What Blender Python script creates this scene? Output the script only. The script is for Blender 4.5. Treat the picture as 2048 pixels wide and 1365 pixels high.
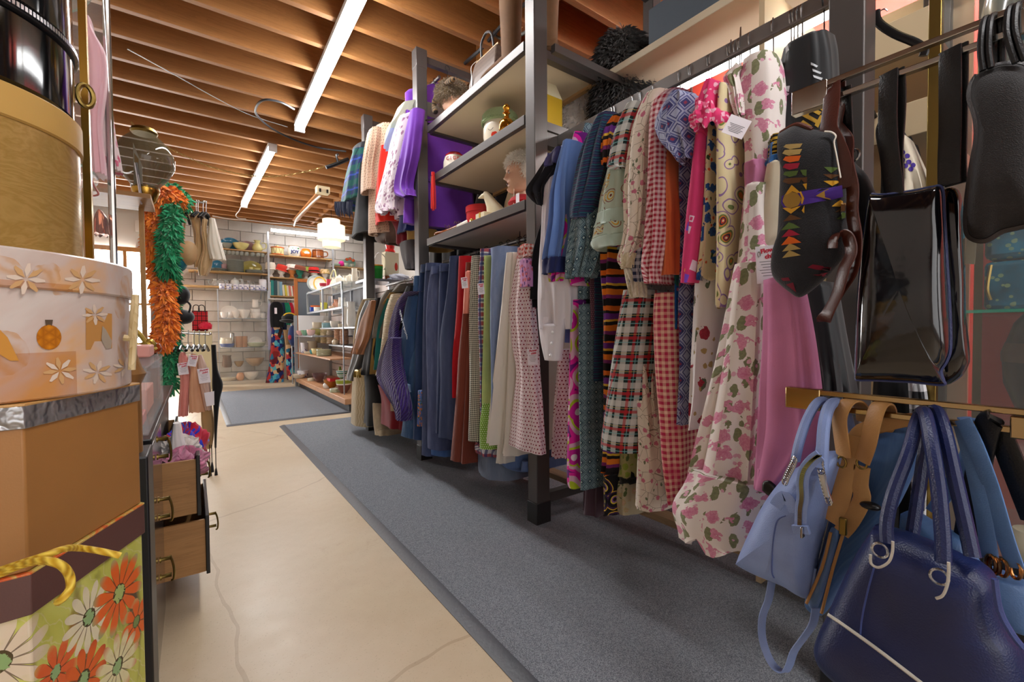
import bpy, math, random
from math import sin, cos, pi, radians, sqrt, atan2, floor, hypot
from mathutils import Vector, Matrix
scene = bpy.context.scene
for o in list(bpy.data.objects): bpy.data.objects.remove(o)
COL = scene.collection
R = random.Random(7)

# ------------------------------------------------------------------ camera
FPX, YAW, PIT, ROL = 880.3, radians(35.89), radians(-1.408), radians(-0.445)
_F = Vector((sin(YAW)*cos(PIT), cos(YAW)*cos(PIT), sin(PIT)))
_r0 = Vector((cos(YAW), -sin(YAW), 0)); _u0 = _r0.cross(_F)
_Rt = cos(ROL)*_r0 + sin(ROL)*_u0; _Up = cos(ROL)*_u0 - sin(ROL)*_r0
CAM = Vector((0, 0, 1.0))
cd = bpy.data.cameras.new('camera'); cam = bpy.data.objects.new('camera', cd); COL.objects.link(cam)
cam.matrix_world = Matrix(((_Rt.x, _Up.x, -_F.x, CAM.x), (_Rt.y, _Up.y, -_F.y, CAM.y), (_Rt.z, _Up.z, -_F.z, CAM.z), (0, 0, 0, 1)))
cd.sensor_width = 36; cd.lens = FPX*36/2048; cd.clip_start = 0.02; cd.clip_end = 60
scene.camera = cam

# ------------------------------------------------------------------ world, front fill, exposure
wd = bpy.data.worlds.new('world'); scene.world = wd; wd.use_nodes = True
wd.node_tree.nodes['Background'].inputs[0].default_value = (0.80, 0.88, 1.0, 1)
wd.node_tree.nodes['Background'].inputs[1].default_value = 1.2
def area(name, loc, rot, sx, sy, power, col=(1, 1, 1)):
    l = bpy.data.lights.new(name, 'AREA'); l.shape = 'RECTANGLE'; l.size = sx; l.size_y = sy; l.energy = power; l.color = col
    o = bpy.data.objects.new(name, l); COL.objects.link(o); o.location = loc; o.rotation_euler = rot
    return o
area('front_fill', (0.6, -2.85, 1.7), (radians(90), 0, 0), 4.0, 2.4, 24, (0.94, 0.97, 1.0))  # large soft fill added behind the camera; no shopfront opening is built
vs = scene.view_settings
vs.view_transform = "Standard"; vs.look = "None"; vs.gamma = 1; vs.use_curve_mapping = False; vs.exposure = 1.3
TUBE = 24.0      # emission of the fluorescent battens

# ------------------------------------------------------------------ pixel to point, for measuring the photograph
def ray(u, v): return _F + _Rt*((u-1024)/FPX) - _Up*((v-682.5)/FPX)
def px(u, v, x=None, y=None, z=None):
    d = ray(u, v)
    t = (x-CAM.x)/d.x if x is not None else (y-CAM.y)/d.y if y is not None else (z-CAM.z)/d.z
    return CAM + d*t

# ------------------------------------------------------------------ objects
W = {}
def reg(o, loc): W[o.name] = Vector(loc); return o
def props(o, label=None, cat=None, group=None, kind=None):
    if label: o['label'] = label
    if cat: o['category'] = cat
    if group: o['group'] = group
    if kind: o['kind'] = kind
    return o
def thing(name, label, cat, loc, group=None):
    o = bpy.data.objects.new(name, None); COL.objects.link(o); o.location = loc; o.empty_display_size = .05
    reg(o, loc); return props(o, label, cat, group)
def dup(root, loc, label=None, mats=None, rotz=0.0, scale=None):
    def cp(o, par):
        c = o.copy(); COL.objects.link(c)
        if par: c.parent = par
        W[c.name] = W[o.name]
        for ch in list(o.children): cp(ch, c)
        return c
    c = cp(root, None); c.location = loc; W[c.name] = Vector(loc)
    if rotz: c.rotation_euler = (0, 0, rotz)
    if scale: c.scale = (scale, scale, scale)
    if label: c['label'] = label
    if mats:
        for o in [c]+list(c.children_recursive):
            base = o.name.split('.')[0]
            if base in mats: o.data = o.data.copy(); o.data.materials[0] = mats[base]
    return c

class MB:
    def __init__(s): s.v = []; s.f = []; s.uv = {}; s.mi = {}
    def add(s, vs, fs, uvs=None, mi=0):
        b = len(s.v); s.v += [tuple(p) for p in vs]
        for i, f in enumerate(fs):
            if uvs: s.uv[len(s.f)] = uvs[i]
            if mi: s.mi[len(s.f)] = mi
            s.f.append(tuple(b+k for k in f))
        return s
    def box(s, x0, x1, y0, y1, z0, z1):
        return s.add([(x, y, z) for z in (z0, z1) for y in (y0, y1) for x in (x0, x1)],
                     [(0, 2, 3, 1), (4, 5, 7, 6), (0, 1, 5, 4), (2, 6, 7, 3), (0, 4, 6, 2), (1, 3, 7, 5)])
    def obox(s, c, ax, ay, az):     # oriented box, half axes
        c, ax, ay, az = map(Vector, (c, ax, ay, az))
        return s.add([c+ax*i+ay*j+az*k for k in (-1, 1) for j in (-1, 1) for i in (-1, 1)],
                     [(0, 2, 3, 1), (4, 5, 7, 6), (0, 1, 5, 4), (2, 6, 7, 3), (0, 4, 6, 2), (1, 3, 7, 5)])
    def bar(s, p, q, w, h, up=(0, 0, 1)):
        p, q = Vector(p), Vector(q); d = (q-p); L = d.length; d.normalize(); up = Vector(up)
        sd = d.cross(up)
        if sd.length < 1e-4: sd = d.cross(Vector((1, 0, 0)))
        sd.normalize(); u = sd.cross(d)
        return s.obox((p+q)/2, d*L/2, sd*w/2, u*h/2)
    def loft(s, rings, closed=True, cap0=True, cap1=True, us=None, vs=None, mi=0):
        n = len(rings[0]); V = [p for r in rings for p in r]; F = []; U = []
        m = n if closed else n-1
        if us is None:
            us = [[0]]*0
            for r in rings:
                a = [0.0]
                for k in range(1, n+1): a.append(a[-1]+(Vector(r[k % n])-Vector(r[k-1])).length)
                us.append(a)
        if vs is None:
            vs = [0.0]
            for i in range(1, len(rings)): vs.append(vs[-1]+(sum((Vector(p) for p in rings[i]), Vector())/n-sum((Vector(p) for p in rings[i-1]), Vector())/n).length)
        for i in range(len(rings)-1):
            for k in range(m):
                k2 = (k+1) % n
                F.append((i*n+k, i*n+k2, (i+1)*n+k2, (i+1)*n+k))
                U.append(((us[i][k], vs[i]), (us[i][k+1], vs[i]), (us[i+1][k+1], vs[i+1]), (us[i+1][k], vs[i+1])))
        if cap0: F.append(tuple(range(n-1, -1, -1))); U.append(tuple((rings[0][k][0], rings[0][k][1]) for k in range(n-1, -1, -1)))
        if cap1:
            o = (len(rings)-1)*n; F.append(tuple(o+k for k in range(n))); U.append(tuple((rings[-1][k][0], rings[-1][k][1]) for k in range(n)))
        return s.add(V, F, U, mi)
    def tube(s, pts, r, n=8, cap=True, flat=1.0, up=(0, 0, 1)):
        pts = [Vector(p) for p in pts]; N = len(pts)
        rr = r if isinstance(r, (list, tuple)) else [r]*N
        up = Vector(up); rings = []; prev = None
        for i, p in enumerate(pts):
            d = (pts[min(i+1, N-1)]-pts[max(i-1, 0)]).normalized()
            if prev is None:
                a = d.cross(up)
                if a.length < 1e-3: a = d.cross(Vector((1, 0, 0)) if abs(d.x) < .9 else Vector((0, 1, 0)))
            else: a = prev-d*prev.dot(d)
            a.normalize(); b = d.cross(a); prev = a
            rings.append([p+a*(rr[i]*cos(2*pi*k/n))+b*(rr[i]*flat*sin(2*pi*k/n)) for k in range(n)])
        return s.loft(rings, True, cap, cap)
    def strap(s, pts, w, t, side):      # flat strip; side: wide direction (vector or list)
        pts = [Vector(p) for p in pts]; N = len(pts); rings = []
        for i, p in enumerate(pts):
            d = (pts[min(i+1, N-1)]-pts[max(i-1, 0)]).normalized()
            sd = Vector(side[i] if isinstance(side, list) else side); sd = (sd-d*sd.dot(d)).normalized(); nn = d.cross(sd)
            ww = w[i] if isinstance(w, list) else w
            q = []
            for a, b in ((-.5, -.3), (-.5, .3), (-.42, .5), (.42, .5), (.5, .3), (.5, -.3), (.42, -.5), (-.42, -.5)): q.append(p+sd*(a*ww)+nn*(b*t))
            rings.append(q)
        return s.loft(rings)
    def lathe(s, prof, c=(0, 0, 0), n=24, ax=None, sx=1, sy=1, mi=0):
        c = Vector(c); rings = []
        for r, z in prof:
            rings.append([(c.x+r*sx*cos(2*pi*k/n), c.y+r*sy*sin(2*pi*k/n), c.z+z) for k in range(n)])
        return s.loft(rings, True, prof[0][0] > 1e-5, prof[-1][0] > 1e-5, mi=mi)
    def ball(s, c, rx, ry=None, rz=None, n=14, m=9):
        ry = ry or rx; rz = rz or rx; c = Vector(c); rings = []
        for i in range(m+1):
            t = -pi/2+pi*i/m; q = max(cos(t), .02)
            rings.append([(c.x+rx*q*cos(2*pi*k/n), c.y+ry*q*sin(2*pi*k/n), c.z+rz*sin(t)) for k in range(n)])
        return s.loft(rings)
    def build(s, name, mat, parent=None, label=None, cat=None, group=None, kind=None, bevel=0, smooth=None, subdiv=0, origin=None):
        xs = [p[0] for p in s.v]; ys = [p[1] for p in s.v]; zs = [p[2] for p in s.v]
        if origin is not None: org = Vector(origin)
        elif parent is not None: org = Vector(((min(xs)+max(xs))/2, (min(ys)+max(ys))/2, (min(zs)+max(zs))/2))
        else: org = Vector(((min(xs)+max(xs))/2, (min(ys)+max(ys))/2, min(zs)))
        me = bpy.data.meshes.new(name)
        me.from_pydata([(p[0]-org.x, p[1]-org.y, p[2]-org.z) for p in s.v], [], s.f)
        if s.uv:
            uvl = me.uv_layers.new(name='uv'); buf = [0.0]*(2*len(me.loops)); li = 0
            for i, f in enumerate(s.f):
                u = s.uv.get(i)
                for k in range(len(f)):
                    if u: buf[2*li] = u[k][0]; buf[2*li+1] = u[k][1]
                    else:
                        p = s.v[f[k]]; buf[2*li] = p[1]; buf[2*li+1] = p[2]
                    li += 1
            uvl.data.foreach_set('uv', buf)
        for m in (mat if isinstance(mat, (list, tuple)) else [mat]): me.materials.append(m)
        for i, k in s.mi.items(): me.polygons[i].material_index = k
        me.validate(); me.update()
        if smooth is None: smooth = 35
        if smooth:
            for p in me.polygons: p.use_smooth = True
            me.set_sharp_from_angle(angle=radians(smooth))
        o = bpy.data.objects.new(name, me); COL.objects.link(o)
        if parent is not None: o.parent = parent; o.location = org-W[parent.name]
        else: o.location = org
        reg(o, org)
        if bevel:
            b = o.modifiers.new('bevel', 'BEVEL'); b.width = bevel; b.segments = 2; b.limit_method = 'ANGLE'; b.angle_limit = radians(40)
        if subdiv:
            b = o.modifiers.new('subdivision', 'SUBSURF'); b.levels = b.render_levels = subdiv
        return props(o, label, cat, group, kind)

def smoothpath(pts, k=6):       # Catmull-Rom through the given points (tuples of any length)
    out = []; n = len(pts)
    for i in range(n-1):
        p0, p1, p2, p3 = pts[max(i-1, 0)], pts[i], pts[i+1], pts[min(i+2, n-1)]
        for j in range(k):
            t = j/k
            out.append(tuple(.5*(2*b+(c-a)*t+(2*a-5*b+4*c-d)*t*t+(3*b-a-3*c+d)*t**3) for a, b, c, d in zip(p0, p1, p2, p3)))
    out.append(tuple(pts[-1])); return out
def lin(pts, t):                # piecewise-linear lookup in [(key, a, b..)]
    if t <= pts[0][0]: return pts[0][1:]
    for a, b in zip(pts, pts[1:]):
        if t <= b[0]:
            u = (t-a[0])/(b[0]-a[0]); u = u*u*(3-2*u)*.5+u*.5
            return tuple(x+(y-x)*u for x, y in zip(a[1:], b[1:]))
    return pts[-1][1:]

# ------------------------------------------------------------------ materials
def srgb(c):
    if isinstance(c, str): c = tuple(int(c[i:i+2], 16) for i in (0, 2, 4))
    return tuple((x/255/12.92 if x/255 <= .04045 else ((x/255+.055)/1.055)**2.4) for x in c)+(1,)
class Nd:
    "a socket with arithmetic, inside one node tree"
    def __init__(s, nt, sk): s.nt = nt; s.sk = sk
    def _m(s, op, o=None, rev=False, third=None):
        n = s.nt.nodes.new('ShaderNodeMath'); n.operation = op
        a, b = (o, s) if rev else (s, o)
        for i, q in enumerate((a, b, third)):
            if q is None: continue
            if isinstance(q, Nd): s.nt.links.new(q.sk, n.inputs[i])
            else: n.inputs[i].default_value = q
        return Nd(s.nt, n.outputs[0])
    def __add__(s, o): return s._m('ADD', o)
    __radd__ = __add__
    def __sub__(s, o): return s._m('SUBTRACT', o)
    def __rsub__(s, o): return s._m('SUBTRACT', o, True)
    def __mul__(s, o): return s._m('MULTIPLY', o)
    __rmul__ = __mul__
    def __truediv__(s, o): return s._m('DIVIDE', o)
    def fract(s): return s._m('FRACT')
    def flr(s): return s._m('FLOOR')
    def abs(s): return s._m('ABSOLUTE')
    def lt(s, o): return s._m('LESS_THAN', o)
    def gt(s, o): return s._m('GREATER_THAN', o)
    def sin(s): return s._m('SINE')
    def cos(s): return s._m('COSINE')
    def sqrt(s): return s._m('SQRT')
    def max(s, o): return s._m('MAXIMUM', o)
    def min(s, o): return s._m('MINIMUM', o)
    def atan2(s, o): return s._m('ARCTAN2', o)
    def mod(s, o): return s._m('FLOORED_MODULO', o)
    def pow(s, o): return s._m('POWER', o)
    def band(s, c, w): return (s-c).abs().lt(w)
class Mat:
    def __init__(s, name, rough=.7, metal=0, spec=.5):
        s.m = bpy.data.materials.new(name); s.m.use_nodes = True; s.nt = s.m.node_tree
        s.b = s.nt.nodes['Principled BSDF']
        s.b.inputs['Roughness'].default_value = rough; s.b.inputs['Metallic'].default_value = metal
        s.b.inputs['Specular IOR Level'].default_value = spec
    def node(s, t, **k):
        n = s.nt.nodes.new(t)
        for a, b in k.items(): setattr(n, a, b)
        return n
    def link(s, a, b): s.nt.links.new(a.sk if isinstance(a, Nd) else a, b)
    def coord(s, kind='UV', scale=(1, 1, 1), rot=(0, 0, 0), loc=(0, 0, 0)):
        t = s.node('ShaderNodeTexCoord'); m = s.node('ShaderNodeMapping')
        m.inputs['Scale'].default_value = scale; m.inputs['Rotation'].default_value = rot; m.inputs['Location'].default_value = loc
        s.link(t.outputs[kind], m.inputs[0]); return Nd(s.nt, m.outputs[0])
    def xyz(s, v):
        n = s.node('ShaderNodeSeparateXYZ'); s.link(v, n.inputs[0]); return [Nd(s.nt, q) for q in n.outputs]
    def comb(s, x, y, z=0):
        n = s.node('ShaderNodeCombineXYZ')
        for i, q in enumerate((x, y, z)):
            if isinstance(q, Nd): s.link(q, n.inputs[i])
            else: n.inputs[i].default_value = q
        return Nd(s.nt, n.outputs[0])
    def noise(s, v, scale, detail=3, rough=.5, dist=0, out=0):
        n = s.node('ShaderNodeTexNoise'); n.inputs['Scale'].default_value = scale; n.inputs['Detail'].default_value = detail
        n.inputs['Roughness'].default_value = rough; n.inputs['Distortion'].default_value = dist
        s.link(v, n.inputs['Vector']); return Nd(s.nt, n.outputs[out])
    def voro(s, v, scale, rand=1, feat='F1', out='Distance', metric='EUCLIDEAN'):
        n = s.node('ShaderNodeTexVoronoi'); n.feature = feat; n.distance = metric; n.inputs['Scale'].default_value = scale; n.inputs['Randomness'].default_value = rand
        s.link(v, n.inputs['Vector']); return Nd(s.nt, n.outputs[out])
    def wave(s, v, scale, dist=0, detail=2, dscale=1, dirn='X', typ='BANDS'):
        n = s.node('ShaderNodeTexWave', wave_type=typ)
        if typ == 'BANDS': n.bands_direction = dirn
        n.inputs['Scale'].default_value = scale; n.inputs['Distortion'].default_value = dist; n.inputs['Detail'].default_value = detail; n.inputs['Detail Scale'].default_value = dscale
        s.link(v, n.inputs['Vector']); return Nd(s.nt, n.outputs['Fac'])
    def ramp(s, f, stops, const=False):
        n = s.node('ShaderNodeValToRGB'); e = n.color_ramp.elements
        n.color_ramp.interpolation = 'CONSTANT' if const else 'LINEAR'
        while len(e) < len(stops): e.new(.5)
        for q, (p, c) in zip(e, stops): q.position = p; q.color = srgb(c)
        s.link(f, n.inputs[0]); return Nd(s.nt, n.outputs[0])
    def rgb(s, c):
        n = s.node('ShaderNodeRGB'); n.outputs[0].default_value = srgb(c); return Nd(s.nt, n.outputs[0])
    def mix(s, f, a, b, mode='MIX'):
        n = s.node('ShaderNodeMix', data_type='RGBA', blend_type=mode)
        for i, q in ((0, f), (6, a), (7, b)):
            if isinstance(q, Nd): s.link(q, n.inputs[i])
            elif i == 0: n.inputs[0].default_value = q
            else: n.inputs[i].default_value = srgb(q)
        return Nd(s.nt, n.outputs[2])
    def color(s, c):
        if isinstance(c, Nd): s.link(c, s.b.inputs['Base Color'])
        else: s.b.inputs['Base Color'].default_value = srgb(c)
        return s
    def rough(s, f): s.link(f, s.b.inputs['Roughness']); return s
    def bump(s, h, strength=.3, dist=.002):
        n = s.node('ShaderNodeBump'); n.inputs['Strength'].default_value = strength; n.inputs['Distance'].default_value = dist
        s.link(h, n.inputs['Height']); s.link(n.outputs[0], s.b.inputs['Normal']); return s
    def weave(s, scale=900, strength=.25):
        v = s.coord('UV'); return s.bump(s.noise(v, scale, 2), strength, .001)
    def sheen(s, w, c=(255, 255, 255)):
        s.b.inputs['Sheen Weight'].default_value = w; s.b.inputs['Sheen Tint'].default_value = srgb(c); return s
    def vary(s, c, amount=.15, scale=6, kind='Object'):
        n = s.noise(s.coord(kind), scale, 4)
        return s.mix(amount, c, s.ramp(n, [(.3, '000000'), (.7, 'ffffff')]), 'OVERLAY')
_mc = {}
def cache(fn):
    def g(*a, **k):
        key = (fn.__name__, a, tuple(sorted(k.items())))
        if key not in _mc: _mc[key] = fn(*a, **k)
        return _mc[key]
    return g
@cache
def plain(c, rough=.6, metal=0, spec=.5, grain=0, gs=300, name='paint'):
    m = Mat(name, rough, metal, spec); m.color(c)
    if grain: m.bump(m.noise(m.coord('Object'), gs, 3), grain, .002)
    return m.m
@cache
def cloth(c, var=.12, rough=.85, ws=700, wb=.3, sheen=.15, name='cloth'):
    m = Mat(name, rough, 0, .25); m.color(m.vary(c, var, 9, 'UV')); m.weave(ws, wb); m.sheen(sheen); return m.m
@cache
def ceramic(c, rough=.15, name='glaze'):
    m = Mat(name, rough); m.color(m.vary(c, .05, 12)); return m.m
@cache
def glassm(c='f4fbf8', a=.12, rough=.02, name='clear_glass', ior=1.45):
    m = Mat(name, rough); m.b.inputs['IOR'].default_value = ior; m.color(c); m.b.inputs['Alpha'].default_value = a; m.b.inputs['Specular IOR Level'].default_value = .8; return m.m
@cache
def leather(c, rough=.42, gs=420, gb=.25, coat=0, var=.12, name='leather'):
    m = Mat(name, rough, 0, .5); v = m.coord('Object'); m.color(m.vary(c, var, 14)); m.bump(m.voro(v, gs), gb, .0012)
    m.b.inputs['Coat Weight'].default_value = coat; m.b.inputs['Coat Roughness'].default_value = .08; return m.m
@cache
def wood(c1, c2, axis='X', rough=.5, scale=1.0, knots=False, name='wood'):
    m = Mat(name, rough); sc = {'X': (.6, 9, 9), 'Y': (9, .6, 9), 'Z': (9, 9, .6)}[axis]
    v = m.coord('Object', tuple(q*scale for q in sc))
    oi = m.node('ShaderNodeObjectInfo'); off = m.node('ShaderNodeVectorMath', operation='ADD'); m.link(v, off.inputs[0])
    sc2 = m.node('ShaderNodeVectorMath', operation='SCALE'); sc2.inputs[3].default_value = 37.0
    cmb = m.comb(Nd(m.nt, oi.outputs['Random']), Nd(m.nt, oi.outputs['Random'])*.7, Nd(m.nt, oi.outputs['Random'])*1.3); m.link(cmb, sc2.inputs[0]); m.link(sc2.outputs[0], off.inputs[1])
    v = Nd(m.nt, off.outputs[0])
    n = m.noise(v, 1.6, 5, .6, 1.4); w = (n*9).fract()
    col = m.mix(m.noise(v, 3, 3)*.8, c1, c2); col = m.mix(w*w*.35, col, tuple(int(int(c2[i:i+2], 16)*.72) for i in (0, 2, 4)))
    if knots:
        k = m.voro(m.coord('Object', tuple(.35 if q < 1 else q*.12 for q in sc)), 1.4); col = m.mix(k.lt(.06), col, '4a2a14')
    rnd = Nd(m.nt, oi.outputs['Random']); col = m.mix((rnd-.5).abs()*.5, col, '5e3516')
    m.color(col); m.bump(w, .08, .002); return m.m
@cache
def emit(c, s, name='lamp'):
    m = Mat(name); m.color(c); m.b.inputs['Emission Color'].default_value = srgb(c); m.b.inputs['Emission Strength'].default_value = s; return m.m
chrome = plain('c9c6c0', .12, 1, name='chrome'); brass = plain('b98f3e', .22, 1, name='brass'); oldbrass = plain('8d7640', .33, 1, name='aged_brass')
blackplastic = plain('0b0b0d', .3, name='black_plastic'); wire = plain('b8b8ba', .25, 1, name='hanger_wire')
# ================================================================== the room
def concrete():
    m = Mat('polished_concrete', .3); v = m.coord('Object')
    n = m.noise(v, 1.1, 6, .6); n2 = m.noise(v, 9, 5, .7)
    c = m.ramp(n, [(.3, 'c4b092'), (.55, 'd2c1a6'), (.8, 'dccfba')]); c = m.mix(n2*.35, c, 'a98a66')
    c = m.mix((m.noise(v, 160, 2)).gt(.66)*.25, c, '8a7355')
    st = m.noise(v, 2.3, 6, .75, .6); c = m.mix((st-.60).max(0)*3.2, c, 'a06f3c')
    # cracks: thin lines where a warped voronoi's two nearest cells meet
    w = m.node('ShaderNodeVectorMath', operation='ADD'); m.link(v, w.inputs[0])
    sc = m.node('ShaderNodeVectorMath', operation='SCALE'); sc.inputs[3].default_value = .3; m.link(m.noise(v, 1.6, 3, .5, 0, 1), sc.inputs[0]); m.link(sc.outputs[0], w.inputs[1])
    e = m.voro(Nd(m.nt, w.outputs[0]), .55, 1, 'DISTANCE_TO_EDGE'); crack = e.lt(.0035)
    c = m.mix(crack*.32, c, '8a6a48'); m.color(c); m.rough(n2*.22+.22); m.bump(n2, .04, .003); return m.m
def carpet(name, c1, c2):
    m = Mat(name, .95, 0, .1); v = m.coord('Object'); n = m.noise(v, 330, 2, .7); n3 = m.noise(v, 95, 3, .6)
    m.color(m.mix(n3*.35, m.ramp(n, [(.35, c1), (.65, c2)]), '2c2f36')); m.bump(n, 1.0, .006); return m.m
MB().box(-3.2, 4.2, -3.2, 10.7, -.12, 0).build('floor', concrete(), kind='structure')
deck = wood('8f5a2c', '70441f', 'X', .6, 1.0)
MB().box(-3.2, 4.2, -3.2, 10.7, 3.44, 3.5).build('ceiling', deck, kind='structure')
def blockwall():
    m = Mat('painted_block', .8); v = m.coord('Object'); m.color(m.vary('c9c4bd', .18, 3)); m.bump(m.noise(v, 60, 4), .35, .004); return m.m
pw = blockwall()
# back wall: painted concrete blocks, each its own piece
wb = MB().box(-3.2, 4.2, 10.52, 10.7, 0, 3.5).build('wall_back', plain('bdb8b0', .9, name='mortar'), kind='structure')
bme = {}
for r in range(17):
    z0 = r*.203+.003
    for k in range(-8, 11):
        x0 = k*.406+(.203 if r % 2 else 0)
        if x0 < -.95 or x0 > 3.9: continue
        b = MB().box(0, .398, 0, .07, 0, .196) if 'b' not in bme else None
        if b:
            o = b.build('block', pw, wb, bevel=.0035); bme['b'] = o
        else:
            o = bme['b'].copy(); COL.objects.link(o)
        o.location = Vector((x0+.2, 10.485, z0+.098))-W[wb.name]
MB().box(-3.2, -3.05, -3.2, 10.7, 0, 3.5).build('wall_left', plain('d8d2ca', .85, name='wall_paint'), kind='structure')
MB().box(3.5, 3.65, -3.2, 10.7, 0, 3.5).build('wall_right', plain('c9c4bd', .8, name='wall_paint_grey'), kind='structure')
MB().box(3.46, 3.5, -3.1, 2.6, 0, 3.14).build('trim_1', plain('cc3f2b', .6, name='red_panel_paint'), kind='structure')
MB().box(-3.2, 4.2, -3.35, -3.2, 0, 3.5).build('wall_front', plain('d8d2ca', .85, name='wall_paint'), kind='structure')
# joists, one by one, with blocking between them
ce = bpy.data.objects['ceiling']
jw = wood('b37c46', '94602e', 'X', .6, 1.0, True, name='fir_joist')
j0 = None; Y = -2.85
k = 0
while Y < 10.3:
    if j0 is None: j0 = o = MB().box(-3.2, 3.5, -.024, .024, 3.15, 3.44).build('joist', jw, ce, bevel=.003)
    else: o = j0.copy(); COL.objects.link(o); o.parent = ce
    o.location = Vector((.15, Y, 3.295))-W['ceiling']
    Y += .3565; k += 1
bl = None; Y = -2.85
while Y < 9.9:
    if bl is None: bl = o = MB().box(-.022, .022, -.154, .154, 3.17, 3.43).build('blocking', wood('c08040', '9a6028', 'Y', .6, 1.0, name='fir_blocking'), ce)
    else: o = bl.copy(); COL.objects.link(o); o.parent = ce
    o.location = Vector((1.98, Y+.178, 3.30))-W['ceiling']
    Y += .3565
# entry mats
mc = carpet('ribbed_grey_carpet', '686c74', 'b2b6bd'); rub = plain('3c3d44', .42, grain=.6, gs=60, name='black_rubber')
def mat(name, label, x0, x1, y0, y1, edges):
    t = thing(name, label, 'mat', ((x0+x1)/2, (y0+y1)/2, 0))
    MB().box(x0, x1, y0, y1, .001, .011).build('carpet_pile', mc, t)
    for e in edges:
        b = MB()
        if e == 'l': b.loft([[(x0, y, .0135), (x0-.018, y, .012), (x0-.05, y, .003), (x0-.05, y, .001), (x0, y, .001)] for y in (y0, y1)])
        if e == 'n': b.loft([[(x, y0, .0135), (x, y0-.018, .012), (x, y0-.05, .003), (x, y0-.05, .001), (x, y0, .001)] for x in (x0-.05, x1)])
        if e == 'r': b.loft([[(x1, y, .0135), (x1+.018, y, .012), (x1+.05, y, .003), (x1+.05, y, .001), (x1, y, .001)] for y in (y0, y1)])
        b.build('rubber_edge', rub, t)
mat('floor_mat', 'long grey carpet runner under the clothes racks with black rubber edge', .765, 3.3, -2.0, 5.2, 'l')
mat('floor_mat', 'shorter grey carpet mat lying before the glass cabinet and dish shelves', .315, 1.55, 5.575, 8.75, 'ln')
# fluorescent battens
def batten(name, label, p, q, w=.1, power=1.0):
    p, q = Vector(p), Vector(q); d = (q-p).normalized(); sd = Vector((-d.y, d.x, 0)); t = thing(name, label, 'light', (p+q)/2)
    MB().obox((p+q)/2+Vector((0, 0, .035)), d*(q-p).length/2, sd*w*.52, (0, 0, .02)).build('housing', plain('d9d9d9', .5, name='white_metal'), t)
    rings = []
    for s in (0, 1):
        c = p if s == 0 else q
        rings.append([c+sd*(w/2*cos(a))+Vector((0, 0, .015+.05*sin(a)*-1)) for a in [pi*k/8 for k in range(9)]])
    MB().loft(rings).build('diffuser', emit('ffffff', TUBE*power, name='fluorescent_diffuser'), t)
    for c, s in ((p, -1), (q, 1)): MB().obox(c+d*(.012*s), d*.012, sd*w*.5, (0, 0, .04)).build('end_cap', plain('e6e6e6', .5, name='white_plastic'), t)
    return t
batten('ceiling_batten', 'lit fluorescent ceiling batten nearest the viewer, crossing the top edge of the picture', (.87, 2.1, 3.09), (.925, 4.95, 3.09), .095)
batten('ceiling_batten', 'second lit fluorescent ceiling batten, farther down the aisle beyond the nearest one', (.77, 5.66, 3.08), (.715, 8.4, 3.08), .085)
batten('ceiling_batten', 'lit fluorescent batten running along the back wall above the crockery shelves', (1.28, 9.85, 3.02), (2.75, 9.8, 3.02), .085, .45)
batten('ceiling_batten', 'lit fluorescent tube behind the dress rail in front of the red wall', (2.0, .62, 2.22), (2.0, 1.62, 2.22), .045, .4)
batten('ceiling_batten', 'added unseen fluorescent batten over the far aisle, lighting the red panel and the furs', (3.12, -.3, 3.08), (3.12, 1.9, 3.08), .095)  # added out of view for red bounce on the ceiling and light on the furs
batten('ceiling_batten', 'added unseen fluorescent batten behind the rack, brightening the dish gondola', (2.6, 5.4, 3.08), (2.6, 7.6, 3.08), .095)  # added, hidden behind the upper clothes, to brighten the dishes
batten('ceiling_batten', 'fluorescent ceiling batten behind the viewer', (.85, -2.6, 3.09), (.87, .2, 3.09), .095)
# ================================================================== the steel clothes rack
steel = plain('5f5a58', .38, .55, grain=.04, gs=120, name='bronze_steel'); darkcap = plain('1d1b1c', .5, name='dark_plastic')
board = plain('d9cbb2', .7, grain=.05, name='cream_board')
rack = thing('clothes_rack', 'tall bronze steel double-sided clothes rack with cream shelves beside the aisle', 'clothes rack', (1.65, 2.4, 0))
PX0, PX1 = 1.39, 1.475
POSTS = [(.39, .47), (1.715, 1.79), (3.11, 3.19), (4.36, 4.44)]
for y0, y1 in POSTS:
    ys = (y0+y1)/2
    p = MB().box(PX0, PX1, y0, y1, 0, 3.12).build('post', steel, rack, bevel=.004)
    MB().box(PX0-.004, PX1+.004, y0-.004, y1+.004, 0, .12).build('foot_sleeve', darkcap, p, bevel=.003)
    MB().box(PX0-.002, PX1+.002, y0-.002, y1+.002, 2.985, 3.125).build('top_sleeve', steel, p, bevel=.003)
    MB().box(2.33, 2.41, y0, y1, 0, 3.12).build('post', steel, rack, bevel=.004)
    MB().box(PX1, 2.33, ys-.02, ys+.02, 3.04, 3.09).build('cross_bar', steel, rack)
    MB().box(PX1, 2.33, ys-.02, ys+.02, .1, .15).build('cross_bar', steel, rack)
def shelf(z, y0, y1, x0=1.405, x1=1.93):
    MB().box(x0, x0+.03, y0, y1, z-.038, z+.012).build('shelf_lip', steel, rack, bevel=.002)
    MB().box(x0+.032, x1, y0+.022, y1-.022, z-.022, z-.004).build('shelf_board', board, rack)
    for y in (y0, y1): MB().box(x0+.03, x1, y-.02, y+.02, z-.038, z+.006).build('shelf_end_bar', steel, rack)
    MB().box(x1, x1+.03, y0, y1, z-.04, z+.006).build('rear_rail', wood('c9a574', 'b48a55', 'Y', .6, 1), rack)
for z, y1 in ((2.475, 2.97), (2.10, 2.93), (1.665, 3.0)): shelf(z, 1.82, y1)
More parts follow.
